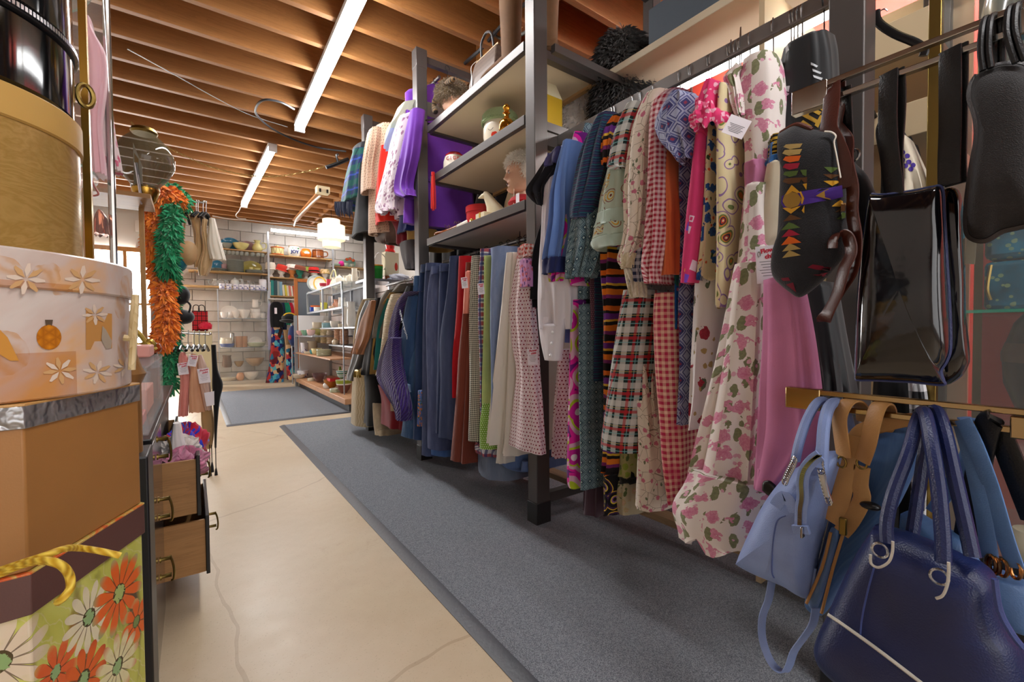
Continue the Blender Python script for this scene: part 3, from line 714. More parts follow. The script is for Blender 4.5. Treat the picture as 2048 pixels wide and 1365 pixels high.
t = up('purple wool jacket with long sleeves hanging beside the post', [('sleeve', [(150, 590, 640), (300, 545, 632), (520, 500, 606), (740, 468, 560), (805, 540, 582)], 1.15, .1, pu, dict(fold=.12))], kind='black')
b = MB(); yN, yF = 3.225, 3.30        # the body hangs flat, its front facing the viewer
rings = []
for i in range(15):
    q = i/14; z = 3.005-1.17*q; hw = lin([(0, .10), (.05, .26), (.12, .30), (.55, .29), (1, .33)], q)[0]; ring = []
    for k in range(40):
        a = 2*pi*k/40; ca, sa = cos(a), sin(a); x = 1.66+hw*math.copysign(abs(ca)**.6, ca); fo = .008*q*sin(x*44+2)+.004*sin(x*90)
        ring.append((x, (yN+yF)/2-.036*math.copysign(abs(sa)**.7, sa)*(.4+.6*min(1, q*6))+fo, z-(.05*abs(ca) if q < .08 else 0)))
    rings.append(ring)
b.loft(rings).build('body', pu, t, smooth=60)
MB().box(1.36, 1.98, 3.215, 3.222, 2.18, 2.20).build('peplum_seam', cloth('5a2890', .06), t)
up('dark navy velvet skirt under the purple jacket', [('body', [(925, 492, 598), (1020, 476, 596), (1080, 470, 590)], 1.24, .4, cloth('1d2a66', .15))], 'skirt', 'skirt', None)
up('wine red skirt hem under the navy skirt', [('body', [(960, 424, 486), (1060, 470, 540), (1165, 482, 556)], 1.27, .4, cloth('7a1024', .12))], 'skirt', 'skirt', None)
up('tan gold skirt hem beside the wine red one', [('body', [(1060, 540, 640), (1192, 548, 642)], 1.28, .4, cloth('b08d52', .12))], 'skirt', 'skirt', None)
up('charcoal trousers hanging lowest from the upper rail', [('body', [(1150, 498, 600), (1260, 520, 602), (1360, 566, 606)], 1.26, .16, cloth('4a4547', .1))], 'trousers', 'trousers', None)

# ================================================================== dress rail between the near posts
C5 = (1040, 160, 2.967); C6 = (1040, 600, 2.967); C7 = (1300, 80, 2.844); C8 = (1280, 540, 2.352); C9 = (1040, 0, 4.0); NR = (1.56, 1.985)
def dr(label, name, cat, pieces, kind='wire'): return garment(label, cat, name, pieces, NR, None, kind, .36)
dr('polka dot trousers glimpsed between the post and the swirling dress', 'trousers', 'trousers', [('legs', [(300, 205, 262), (600, 180, 256), (940, 176, 244)], C6, 1.36, .3, pk)], None)
dr('black velvet jacket with a wide bell sleeve by the post', 'jacket', 'jacket', [('sleeve', [(398, 196, 236), (440, 140, 230), (500, 92, 215), (560, 58, 190), (640, 26, 128), (700, 60, 116), (738, 96, 112)], C5, 1.14, .12, cloth('17151a', .25)), ('shoulder', [(396, 190, 238), (440, 142, 234), (500, 130, 226)], C5, 1.132, .2, cloth('3f3a63', .25)), ('body', [(420, 190, 238), (700, 150, 200), (1000, 60, 100), (1300, 45, 80)], C5, 1.27, .4, cloth('131215', .2))], 'black')
wh = cloth('dcd8e0', .05)
t = dr('white blouse with long sleeve and deep buttoned cuff', 'blouse', 'blouse', [('sleeve', [(540, 140, 205), (700, 112, 190), (900, 104, 170), (1050, 84, 200), (1200, 76, 268), (1330, 78, 276), (1480, 90, 268)], C5, 1.16, .12, wh, dict(fold=.3)), ('cuff', [(150, 92, 232), (250, 104, 220), (360, 130, 206)], C6, 1.15, .05, wh, dict(fold=.03))])
for cxp, cyp in ((193, 195), (187, 260), (181, 330)):
    p = px(1040+cxp/2.967, 600+cyp/2.967, x=1.147); MB().ball(p, .004, .007, .007).build('pearl_button', plain('e8e6ea', .2, name='pearl'), t)
sl = denim('5b7ab8', '8ea6d2', .3, name='blue_twill')
dr('blue twill shirt with a dark blue velvet cuff', 'shirt', 'shirt', [('sleeve', [(355, 240, 285), (500, 198, 262), (650, 168, 250), (850, 158, 248), (1060, 112, 226)], C5, 1.12, .1, sl), ('cuff', [(1056, 110, 228), (1100, 106, 226), (1146, 110, 222)], C5, 1.115, .1, cloth('1b2456', .15)), ('body', [(380, 250, 285), (800, 235, 270), (1250, 262, 280), (1560, 255, 275)], C5, 1.26, .42, sl)])
psy = swirl(((0, '1a1018'), (.1, 'e9d7e0'), (.2, 'c9209a'), (.42, 'b3c42a'), (.52, 'd9a9c4'), (.7, 'e0209c'), (.85, '6a1878')), 9, .12, 'psychedelic_print', 4)
dr('long quilted dress with swirling magenta, lime and pink print', 'dress', 'dress', [('body', [(305, 300, 350), (450, 258, 330), (600, 262, 320), (900, 240, 300), (1220, 280, 330)], C5, 1.17, .45, psy), ('skirt', [(0, 288, 332), (150, 274, 330), (600, 262, 326), (900, 252, 326), (1080, 250, 330), (1122, 268, 330)], C6, 1.2, .42, psy, dict(fold=.12)), ('sleeve', [(760, 235, 270), (900, 225, 275), (1100, 165, 240), (1195, 165, 215)], C5, 1.145, .08, psy)])
dr('dark rose knitted dress strip', 'dress', 'dress', [('body', [(300, 345, 362), (480, 330, 342), (900, 400, 430), (1200, 390, 440), (1480, 405, 440)], C5, 1.23, .4, dots('5a3a48', 'b08a98', .008, .2))])
trb = medallion('7f98a0', '2d4a58', '4a6a72', 'c2d2cc', 26, name='tribal_print')
dr('grey green shirt dress printed with small figures', 'dress', 'dress', [('sleeve', [(560, 360, 420), (790, 288, 400), (950, 266, 412), (1080, 256, 380), (1172, 252, 350)], C5, 1.13, .1, trb), ('skirt', [(30, 330, 374), (500, 330, 378), (900, 338, 384), (1132, 344, 384)], C6, 1.19, .4, trb), ('body', [(255, 366, 408), (400, 340, 390), (700, 350, 420), (1300, 330, 380)], C5, 1.22, .42, trb)])
dr('dark green velvet dress, a narrow strip', 'dress', 'dress', [('skirt', [(1150, 350, 405), (1330, 380, 410), (1560, 385, 412), (2000, 380, 410)], C5, 1.25, .4, cloth('12231f', .2))])
stv = stripes(((0, '1f2c4d'), (.3, '274a63'), (.42, '1f2848'), (.6, '44305a'), (.72, '1d2a48'), (.85, '1f5a68')), .022, 'v', .25)
dr('navy and teal striped knitted jacket', 'jacket', 'jacket', [('sleeve', [(195, 432, 520), (260, 392, 505), (400, 334, 478), (600, 292, 436), (790, 270, 372), (815, 318, 364)], C5, 1.11, .12, stv, dict(fold=.2)), ('body', [(205, 440, 525), (600, 400, 470), (1000, 425, 450), (1380, 430, 455), (1790, 425, 450)], C5, 1.24, .42, stv)])
prn = stripes(((0, '161014'), (.12, 'd96a1a'), (.26, '161014'), (.33, '6a2a8a'), (.5, 'd9b03a'), (.56, '161014'), (.66, 'e07a20'), (.82, '7a2a6a'), (.92, '161014')), .13, 'v', .1)
prs = swirl(((0, '0f0c12'), (.16, '8a5a9a'), (.26, 'd9c040'), (.34, '0f0c12'), (.55, '3a1f4a'), (.66, 'd9b03a'), (.72, '0f0c12')), 16, .06, 'swirl_border', 6)
dr('purple and orange striped long dress with black scroll border', 'dress', 'dress', [('sleeve', [(205, 535, 575), (280, 482, 548), (400, 470, 530), (495, 472, 520)], C5, 1.12, .1, prn), ('body', [(220, 545, 580), (600, 470, 530), (1000, 450, 560), (1120, 448, 560), (1350, 470, 540), (1560, 474, 520)], C5, 1.18, .42, prn), ('skirt', [(0, 474, 535), (300, 470, 530), (700, 460, 560), (900, 455, 570), (1040, 455, 556)], C6, 1.22, .4, prn), ('border', [(1040, 455, 556), (1160, 458, 552), (1280, 470, 540)], C6, 1.215, .41, prs)])
dr('plum pinstripe trousers reaching lowest behind the striped dress', 'trousers', 'trousers', [('legs', [(560, 395, 440), (880, 372, 455), (1280, 344, 455)], C6, 1.28, .36, stripes(((0, '4d3742'), (.7, '3f2c37')), .007, 'u'))], None)
tar = plaid('1d2f2e', (('v', .062, .25, .16, 'd8d8d4', .62), ('u', .058, .3, .16, 'd8d8d4', .62), ('v', .062, .7, .08, 'b3222c', .75), ('u', .058, .78, .08, 'b3222c', .7), ('v', .062, .93, .022, '7fc0c4', .7), ('u', .058, .98, .02, '7fc0c4', .6), ('v', .062, .5, .015, 'd9c070', .6)), name='tartan_flannel')
cs = gingham('dfe2dc', '1a2c2c', .03, name='white_black_check', blotch='7a2028')
dr('dark green, white and red tartan dress with short sleeve', 'dress', 'dress', [('sleeve', [(130, 606, 690), (200, 566, 668), (300, 528, 640), (420, 502, 618), (500, 488, 604), (516, 560, 604)], C5, 1.1, .13, tar, dict(fold=.15)), ('bodice', [(140, 620, 690), (400, 590, 650), (700, 585, 640), (1000, 560, 660)], C5, 1.2, .42, tar), ('skirt', [(-60, 555, 720), (0, 540, 725), (300, 482, 706), (600, 434, 694), (820, 402, 672), (900, 396, 668)], C6, 1.13, .5, tar, dict(fold=.1, nf=5))])
scf = swirl(((0, 'c99a2a'), (.12, '6a2f2a'), (.2, 'b8c4a8'), (.3, 'c08a20'), (.38, 'aeb9a0'), (.5, '7a3a34'), (.56, 'a9b8a8')), 20, .1, 'scarf_print', 5)
mint = satin('a9bcae', .5)
dr('mint blouse with gold paisley scarf print and wide sleeve', 'blouse', 'blouse', [('sleeve', [(495, 486, 606), (600, 460, 608), (700, 434, 604), (770, 420, 600)], C5, 1.115, .16, scf, dict(fold=.15)), ('sleeve_plain_band', [(770, 418, 602), (855, 396, 604)], C5, 1.113, .16, mint, dict(fold=.15)), ('sleeve_border', [(850, 394, 606), (925, 380, 606)], C5, 1.110, .165, scf, dict(fold=.1)), ('cuff', [(925, 380, 606), (955, 366, 600), (990, 400, 598)], C5, 1.108, .17, mint, dict(fold=.1))])
cf = floral('ded4c6', 'c97f92', 'b8607a', '7f8a6a', 34, .27, .16, '9a8f80', name='rosebud_cotton', sharp=.12)
dr('cream dress with tiny pink rosebuds and long sleeves', 'dress', 'dress', [('sleeve', [(62, 712, 838), (150, 674, 790), (300, 632, 744), (600, 594, 738), (850, 600, 716), (960, 588, 690), (1060, 562, 650), (1112, 590, 634)], C5, 1.1, .13, cf, dict(fold=.25)), ('lace_cuff', [(1030, 566, 660), (1115, 585, 640)], C5, 1.098, .11, cable('e3d8bd', 'b9a983'), dict(fold=.4)), ('body', [(70, 720, 840), (600, 640, 740), (1100, 700, 740), (1480, 700, 735)], C5, 1.22, .42, cf), ('skirt', [(0, 700, 732), (300, 686, 742), (600, 670, 765), (900, 650, 802), (1250, 630, 800)], C6, 1.18, .42, cf, dict(fold=.5, nf=13))])
dr('navy and white gingham blouse with lace sleeve end', 'blouse', 'blouse', [('sleeve', [(950, 660, 705), (1080, 630, 720), (1200, 640, 728)], C5, 1.125, .09, gingham('c6c9d4', '23304f', .022)), ('lace_sleeve', [(1100, 600, 640), (1200, 620, 690), (1290, 650, 700)], C5, 1.12, .05, cable('e3dccc', 'bdb29a'), dict(fold=.4))])
dr('yellow green leaf print skirt with black band', 'skirt', 'skirt', [('skirt', [(880, 568, 660), (1060, 552, 650)], C6, 1.24, .38, floral('9c9460', '8a9a3a', '6f7f30', '5f7040', 30, .4)), ('black_band', [(1060, 552, 650), (1090, 550, 650)], C6, 1.235, .385, cloth('121212')), ('lower_skirt', [(1088, 550, 650), (1275, 545, 650)], C6, 1.24, .38, floral('a79c82', '8a9a3a', 'c08a8a', '5f7040', 30, .4))], None)
rg = gingham('e4c9cb', 'a3283c', .0155)
rg2 = gingham('dfb9a2', 'b02a4a', .019, blotch='c01f56', name='faded_gingham')
dr('red and white small gingham shirt with long sleeve', 'shirt', 'shirt', [('sleeve', [(58, 806, 936), (100, 764, 880), (200, 742, 830), (450, 732, 826), (700, 722, 828), (950, 704, 826), (1100, 694, 806), (1205, 722, 784)], C5, 1.09, .13, rg, dict(fold=.2)), ('body', [(65, 850, 930), (400, 800, 870), (800, 810, 850), (1150, 800, 850)], C5, 1.21, .42, rg)])
dr('pink and red gingham maxi skirt with blotched print', 'skirt', 'skirt', [('skirt', [(-40, 735, 905), (100, 726, 914), (400, 736, 920), (700, 764, 924), (950, 792, 926), (1222, 866, 896)], C6, 1.14, .46, rg2, dict(fold=.22, nf=8))])
dr('plain orange linen top', 'top', 'top', [('sleeve', [(380, 828, 862), (500, 834, 872), (700, 842, 888), (900, 828, 895), (1156, 798, 898)], C5, 1.12, .1, cloth('dc7444', .08), dict(fold=.2))])
trop = floral('1c5ea8', '2a8a5a', '1d3a6a', '1f6a38', 24, .42, .34, second='c46a9a', name='tropical_print')
dr('bright blue dress with green tropical leaves', 'dress', 'dress', [('body', [(400, 862, 900), (550, 880, 915), (800, 900, 934), (1100, 905, 930), (1480, 912, 928)], C5, 1.17, .42, trop)])
md = medallion('a8aecb', '36386f', '5a6196', '8a2f4a', 20)
dr('lavender blue dress with small diamond medallions and a puffed sleeve', 'dress', 'dress', [('puff_sleeve', [(62, 868, 950), (100, 806, 990), (170, 758, 1006), (230, 744, 1010), (310, 776, 1010), (400, 856, 1008), (462, 900, 1000)], C5, 1.06, .2, md, dict(fold=.35, nf=11)), ('body', [(120, 920, 1000), (460, 905, 1000), (640, 915, 980), (900, 938, 968), (1365, 915, 975)], C5, 1.16, .42, md), ('skirt', [(0, 912, 976), (300, 918, 978), (500, 916, 978), (745, 912, 970)], C6, 1.16, .42, md, dict(fold=.35))])
dr('black skirt with small white flowers behind the rose dress', 'skirt', 'skirt', [('skirt', [(620, 930, 1010), (800, 920, 1000), (1000, 905, 985), (1200, 888, 960)], C6, 1.22, .4, dots('16161c', 'b9b6b8', .014, .22, jitter=.5))])
wr = floral('d9d4d4', 'b3384a', '7a1f2e', '6f7a62', 14, .24, .2, None, name='red_rose_print', second='a89060')
dr('white blouse printed with sparse red roses', 'blouse', 'blouse', [('body', [(40, 216, 340), (200, 210, 330), (400, 208, 304), (600, 206, 292), (755, 214, 244)], C8, 1.13, .36, wr, dict(fold=.35))])
geo = shards('d23a72', ('e6c9e0', '1f8a66', 'e6c9e0', 'e0a52e', 'e6c9e0', '7a4ac8', 'e9d3e6'), 25, .40, outline=.4)
pkf = floral('d8356e', 'e58aa8', 'e9c3d0', None, 60, .4, name='pink_lily_print')
dr('hot pink dress with scattered white triangles and ruffled sleeve', 'dress', 'dress', [('ruffle', [(400, 184, 352), (440, 186, 360), (478, 226, 330)], C7, 1.03, .17, pkf, dict(fold=.6, nf=12, hem=.012)), ('cap_sleeve', [(220, 296, 352), (290, 256, 350), (370, 220, 350), (430, 200, 350)], C7, 1.06, .14, pkf, dict(fold=.3)), ('body', [(420, 236, 330), (600, 216, 306), (800, 186, 300), (1000, 158, 292), (1200, 146, 270), (1380, 144, 236)], C7, 1.08, .4, geo, dict(fold=.2))])
mcf = floral('d9caa8', '2a6ab8', '1a2a6a', '3a5a3a', 30, .40, .2, second='d8572a', name='folk_flower_print', sharp=.2)
dr('cream dress with big blue and orange folk flowers', 'dress', 'dress', [('body', [(300, 340, 370), (480, 308, 352), (800, 286, 345), (1000, 276, 340), (1200, 256, 336), (1345, 232, 330)], C7, 1.1, .4, mcf, dict(fold=.3, hem=.01))])
pai = swirl(((0, 'd9cba0'), (.08, 'b53a2a'), (.15, '2a2a3a'), (.22, 'c8702a'), (.30, '6a7a3a'), (.40, 'd9cba0'), (.58, '8a6a9a'), (.66, 'd8c9a0'), (.8, 'd9cba0')), 21, .1, 'paisley_print', 6)

dr('cream dress with paisley medallions in green, orange and mauve', 'dress', 'dress', [('body', [(240, 366, 432), (400, 346, 434), (700, 342, 438), (1000, 340, 444), (1250, 338, 444), (1440, 340, 420), (1520, 352, 400)], C7, 1.08, .42, pai, dict(fold=.15))])
dr('dark brown pleated skirt between the paisley and the rose dress', 'skirt', 'skirt', [('body', [(260, 430, 500), (500, 436, 520), (900, 440, 520), (1200, 440, 480)], C7, 1.16, .42, stripes(((0, '2a221f'), (.7, '171210')), .02, 'u'), dict(fold=.4))])
rose = floral('e4dbd6', 'dca3b6', 'c4688c', '989b74', 21, .38, .33, None, name='rose_chiffon', sharp=.26, second='d8a4b8')
pinkc = cloth('c47aa2', .08, .8)
t = dr('long white chiffon dress printed with pink roses and a pink sash', 'maxi_dress', 'dress', [('bodice', [(78, 498, 664), (140, 482, 684), (220, 466, 696), (330, 462, 704), (430, 480, 696), (560, 504, 690), (700, 512, 682)], C7, 1.12, .1, rose, dict(fold=.1)), ('ruffle_edge', [(140, 462, 500), (200, 404, 480), (270, 440, 490), (340, 452, 500), (420, 480, 510)], C7, 1.1, .04, rose, dict(fold=.5)), ('upper_skirt', [(815, 506, 642), (960, 490, 642), (1100, 474, 650), (1250, 456, 660), (1400, 428, 690)], C7, 1.085, .14, rose, dict(fold=.12)), ('sash', [(684, 508, 640), (750, 504, 648), (826, 506, 640)], C7, 1.105, .12, pinkc, dict(fold=.25)),
      ('skirt', [(-30, 410, 560), (0, 400, 560), (300, 342, 556), (600, 278, 550), (950, 192, 540), (1030, 170, 540)], C8, 1.04, .2, rose, dict(fold=.16, nf=9)), ('flounce', [(985, 186, 545), (1080, 140, 550), (1200, 86, 540), (1310, 130, 500)], C8, 1.02, .22, rose, dict(fold=.22, nf=9, hem=.02))], 'black')
hang([(40, 562, 742), (300, 556, 792), (570, 540, 826), (800, 530, 836), (1046, 520, 620)], C8, 1.03, .05, pinkc, 'pink_sash_tail', t, fold=.08)
paper_tag(t, px(1300+492/2.844, 80+494/2.844, x=1.06), .05, .045, -.95, roll=-.5, logo=False, cord=px(1300+505/2.844, 80+430/2.844, x=1.08))
bsat = satin('0b0c10', .45, .03)
t = dr('black satin robe embroidered with silver and gold emblems', 'robe', 'robe', [('body', [(-20, 730, 990), (100, 706, 1010), (300, 690, 1020), (500, 664, 1020), (620, 650, 1000)], C7, 1.20, .1, bsat, dict(fold=.12)), ('sleeve_band', [(585, 660, 760), (650, 648, 760)], C7, 1.115, .1, stripes(((0, '17150f'), (.3, 'c09a2e'), (.5, '17150f'), (.7, 'c09a2e')), .02, 'v')), ('blue_band', [(652, 646, 760), (700, 636, 764)], C7, 1.112, .1, satin('2a66a8')), ('cream_sleeve', [(690, 634, 768), (800, 612, 768), (950, 576, 766), (1050, 552, 762), (1130, 572, 740), (1190, 592, 650)], C7, 1.105, .12, satin('d8ccb4', .4), dict(fold=.15)), ('skirt', [(60, 735, 880), (300, 790, 920), (560, 820, 960), (700, 810, 960)], C8, 1.22, .1, bsat)], 'black')
# ================================================================== handbag stand and bags in the right foreground
def vq(crop, pts, X):
    x0, y0, s = crop; return [px(x0+p[0]/s, y0+p[1]/s, x=(p[2] if len(p) > 2 else X)) for p in pts]
def pillow(outline, t, p=4.0, n=64, wob=0.0, seed=1, tb=None):
    "soft bag body from an outline in the YZ plane, swelling by t towards the aisle and tb behind"
    o = smoothpath([tuple(q) for q in outline]+[tuple(outline[0])], 5)[:-1]; rnd = random.Random(seed)
    cx = sum(q[0] for q in o)/len(o); cy = sum(q[1] for q in o)/len(o); cz = sum(q[2] for q in o)/len(o); m = MB(); rings = []
    ss = [.02, .2, .4, .58, .74, .86, .94, .985, 1.0]; tb = t if tb is None else tb
    def ring(s, sg):
        r = []
        for k, q in enumerate(o):
            d = (1-s**p)**.5; y = cy+(q[1]-cy)*s; z = cz+(q[2]-cz)*s
            w = wob*(sin(9*z*3+seed)+sin(23*y+17*z+seed))*d
            r.append((q[0]*s+cx*(1-s)+sg*((t if sg < 0 else tb)*d+w), y, z))
        return r
    rings = [ring(s, -1) for s in ss]+[ring(s, 1) for s in ss[-2::-1]]
    m.loft(rings, True, True, True); return m, o
def piping(o, r, idx=None, off=0):
    pts = [(q[0]+off, q[1], q[2]) for q in (o if idx is None else idx)]; return MB().tube(pts, r, 6)
K0 = (0, 0, 1.0)
KB = (1440, 760, 2.257); KP = (1500, 380, 2.843); KZ = (1560, 0, 3.25); KS = (1460, 780, 2.333); KW = (1540, 180, 2.843); KR = (1780, 840, 3.791)
goldc = plain('b79a6c', .16, 1, name='champagne_metal')
st = thing('bag_stand', 'polished metal display stand with two double arms holding the handbags', 'display stand', (1.0, -.12, 0))
for i, (zt, zb, yend) in enumerate(((1.470, 1.438, .398), (.872, .844, .405))):
    a = MB().box(.993, 1.007, -.14, yend-.05, zt-.005, zt+.005).build('arm', goldc if i else chrome, st, bevel=.0015)
    MB().box(.993, 1.007, -.14, yend-.05, zb-.005, zb+.005).build('arm', goldc if i else chrome, st, bevel=.0015)
    MB().box(.99, 1.01, yend-.062, yend, zb-.008, zt+.007).build('end_block', goldc if i else chrome, st, bevel=.002)
    MB().box(.988, 1.012, -.15, .095, zb-.012, zt-.006).build('arm_socket', goldc if i else chrome, st, bevel=.002)
MB().box(.975, 1.025, -.2, -.15, 0, 1.62).build('column', chrome, st, bevel=.003)
MB().box(.7, 1.3, -.2, -.15, 0, .03).build('foot', chrome, st, bevel=.004)
MB().box(.975, 1.025, -.5, .05, 0, .03).build('foot', chrome, st, bevel=.004)
def bagroot(label, X, y, z, name='handbag', cat='handbag', group=None): return thing(name, label, cat, (X, y, z), group)
silver = plain('b5b8bd', .18, 1, name='silver_metal')

# --- periwinkle satchel
bl = leather('8195c6', .45, 500, .3)
t = bagroot('periwinkle blue leather satchel with rolled handles and open zip', .99, .41, .47)
out = vq(KS, [(412, 300), (350, 340), (265, 400), (170, 520), (105, 650), (46, 790), (48, 815), (130, 860), (260, 915), (358, 968), (385, 900), (405, 780), (440, 640), (470, 500), (500, 400), (525, 300), (470, 285)], .985)
m, o = pillow(out, .055, 3.2, wob=.003); body = m.build('body', bl, t, smooth=70)
piping(o, .0035, [q for q in o if q[2] < .53]).build('base_piping', bl, body)
zp = vq(KS, [(420, 305), (385, 330), (350, 375), (338, 430), (340, 500), (332, 560), (330, 640)], .918)
MB().strap(smoothpath([tuple(q) for q in zp], 4), .020, .004, (0, 1, .2)).build('zip_gusset', bl, t)
z = MB()
for k, q in enumerate(smoothpath([tuple(q) for q in zp], 12)):
    z.box(q[0]-.006, q[0]-.002, q[1]-.0035, q[1]+.0035, q[2]-.0012, q[2]+.0012)
z.build('zip_teeth', silver, t, kind='stuff')
for cpt, r in ((vq(KS, [(338, 640), (338, 690)], .908), 0),): MB().bar(cpt[0], cpt[1], .012, .004).build('zip_pull', silver, t, bevel=.001)
tb = vq(KS, [(295, 650), (370, 655)], .915); MB().bar(tb[0], tb[1], .008, .016).build('zip_end_tab', bl, t, bevel=.001)
lp = vq(KS, [(212, 545), (235, 510), (262, 500), (290, 540), (304, 575)], .92); MB().strap([tuple(q) for q in smoothpath([tuple(q) for q in lp], 3)], .022, .003, (0, .25, 1)).build('leather_loop', bl, t)
sm = vq(KS, [(262, 588), (222, 610), (205, 680), (196, 780), (195, 850), (206, 880)], .93)
MB().tube(smoothpath([tuple(q) for q in sm], 4), .0016, 5).build('front_seam', leather('4a5a90', .5), t)
def handle(t, crop, pts, r, mat, X=.97, flat=1.0, name='handle'):
    q = vq(crop, pts, X); return MB().tube(smoothpath([tuple(v) for v in q], 6), r, 10, flat=flat).build(name, mat, t)
handle(t, KS, [(305, 330, .945), (322, 250, .945), (355, 150, .955), (395, 75, .97), (425, 52, .99), (450, 62, 1.0), (455, 100, 1.02), (440, 180, 1.03), (420, 285, 1.03)], .0085, bl)
handle(t, KS, [(430, 365, .935), (432, 260, .94), (440, 160, .95), (460, 85, .97), (490, 60, .99), (522, 75, 1.005), (545, 130, 1.02), (558, 200, 1.03), (556, 290, 1.03)], .010, bl)
for pts in ([(300, 328), (288, 360), (270, 395), (255, 430)], [(420, 335), (428, 400), (445, 470), (462, 520)]):
    q = smoothpath([tuple(v) for v in vq(KS, pts, .93)], 4); b = MB()
    for i, v in enumerate(q): b.tube([Vector(v)+Vector((.003*cos(a), .006*cos(a), .007*sin(a))) for a in [2*pi*k/8 for k in range(9)]], .0016, 5)
    b.build('handle_chain', silver, t, kind='stuff')
dog = vq(KS, [(430, 395), (440, 440), (455, 500)], .915)
MB().tube([tuple(v) for v in dog], [.006, .0045, .004], 8).build('clip_hook', silver, t)
stp = smoothpath([tuple(v) for v in vq(KS, [(195, 895), (180, 980), (152, 1060), (150, 1150), (172, 1230), (205, 1290), (250, 1318), (275, 1290), (300, 1220), (350, 1150), (388, 1090), (400, 1020)], .985)], 5)
MB().strap(stp, .016, .003, (.75, -.6, .1)).build('long_strap', bl, t)
# --- black plastic hanger end
h = vq(KS, [(150, 470), (155, 430), (185, 425), (215, 450), (222, 480), (190, 500)], 1.03); m, o = pillow(h, .006, 4)
t = m.build('shoe_tree_paddle', blackplastic, None); props(t, 'round black plastic paddle poking out behind the periwinkle satchel', 'hanger')

# --- denim and tan bag
tan = leather('b98a52', .5, 300, .2); dn = denim('3d5f90', '7f9cc0', .4)
t = bagroot('denim bucket bag with tan leather rim, seen edge on', 1.06, .31, .42)
out = vq(KB, [(712, 235), (820, 190), (925, 195), (905, 330), (840, 500), (760, 640), (640, 800), (560, 900), (470, 1060), (390, 1020), (420, 930), (480, 720), (540, 470), (590, 330), (640, 240)], 1.06)
m, o = pillow(out, .045, 5); m.build('body', dn, t, smooth=70)
rim = vq(KB, [(545, 440), (570, 400), (590, 300), (640, 225), (740, 205), (860, 180), (925, 190)], 1.0); MB().strap(smoothpath([tuple(v) for v in rim], 4), .022, .004, (0, .25, 1)).build('leather_rim', tan, t)
fr = vq(KB, [(598, 250), (580, 350), (570, 420), (540, 560), (500, 640)], .985); MB().strap(smoothpath([tuple(v) for v in fr], 4), .030, .005, (0, 1, .15)).build('leather_facing', tan, t)
fr = vq(KB, [(640, 390), (630, 470), (640, 540), (590, 640), (548, 690)], .985); MB().strap(smoothpath([tuple(v) for v in fr], 4), .026, .005, (0, 1, .15)).build('leather_facing', tan, t)
gz = vq(KB, [(505, 665), (535, 690), (500, 830), (440, 1030), (400, 1000), (450, 850)], .998)
m2, _ = pillow(gz, .014, 6); m2.build('side_panel', denim('5f7ba8', '8fa6c8', .4), t, smooth=70)
for pts in ([(500, 690), (460, 850), (390, 1010)], [(555, 700), (510, 850), (458, 1055)]): MB().tube([tuple(v) for v in smoothpath([tuple(v) for v in vq(KB, pts, .98)], 3)], .0028, 6).build('tan_piping', tan, t)
for pts in ([(560, 350, .97), (548, 270, .97), (540, 170, .975), (570, 105, .985), (610, 95, 1.0), (640, 130, 1.02), (650, 190, 1.03)], [(640, 370, .965), (668, 290, .965), (690, 190, .97), (715, 120, .985), (745, 108, 1.0), (760, 150, 1.02), (745, 230, 1.04), (700, 420, 1.05), (690, 650, 1.05)]):
    MB().strap(smoothpath([tuple(v) for v in vq(KB, pts, 1)], 5), .027, .005, (.35, .9, 0)).build('strap', tan, t)
for c in ((548, 372), (640, 378)):
    q = vq(KB, [c], .968)[0]; MB().tube([q+Vector((.002*cos(a), .008*cos(a), .010*sin(a))) for a in [2*pi*k/10 for k in range(11)]], .002, 6).build('metal_ring', oldbrass, t)
q = vq(KB, [(640, 565), (720, 575), (680, 595)], .97); MB().ball((q[1]+q[0])/2, .012, .016, .007).build('black_toggle', blackplastic, t)
q = vq(KB, [(552, 655)], .96)[0]; MB().box(q.x, q.x+.008, q.y-.006, q.y+.006, q.z-.02, q.z+.012).build('zip_pull', oldbrass, t, bevel=.002)

# --- navy tote
nv = leather('15214f', .38, 380, .3); pipec = leather('b9b3a8', .5)
t = bagroot('large navy leather tote with four rolled handles and cream piping', .93, .2, .33, 'tote_bag', 'tote bag')
out = vq(KB, [(700, 655), (800, 680), (905, 715), (1035, 770), (1120, 810), (1180, 835), (1245, 900), (1262, 1000), (1300, 1120), (1360, 1210), (1420, 1380), (1430, 1520), (1180, 1560), (900, 1490), (640, 1420), (480, 1310), (433, 1225), (450, 1140), (490, 1055), (545, 930), (620, 780)], .93)
m, o = pillow(out, .06, 4.5, wob=.004, seed=3); body = m.build('body', nv, t, smooth=70)
MB().tube(smoothpath([tuple(v) for v in vq(KB, [(486, 1060), (560, 1110), (700, 1210), (900, 1362), (1050, 1470)], .868)], 4), .0028, 6).build('cream_piping', pipec, body)
for pts in ([(680, 790), (682, 830), (715, 848), (760, 825), (778, 780), (780, 730)], [(975, 988), (1005, 975), (1025, 930), (1032, 880), (1032, 825)]): MB().tube(smoothpath([tuple(v) for v in vq(KB, pts, .86)], 4), .002, 6).build('cream_trim', pipec, t)
for c in ((722, 770), (990, 890)):
    q = vq(KB, [c], .868)[0]; MB().tube([q+Vector((0, .010*cos(a), .011*sin(a))) for a in [2*pi*k/14 for k in range(15)]], .002, 6).build('grommet', silver, t)
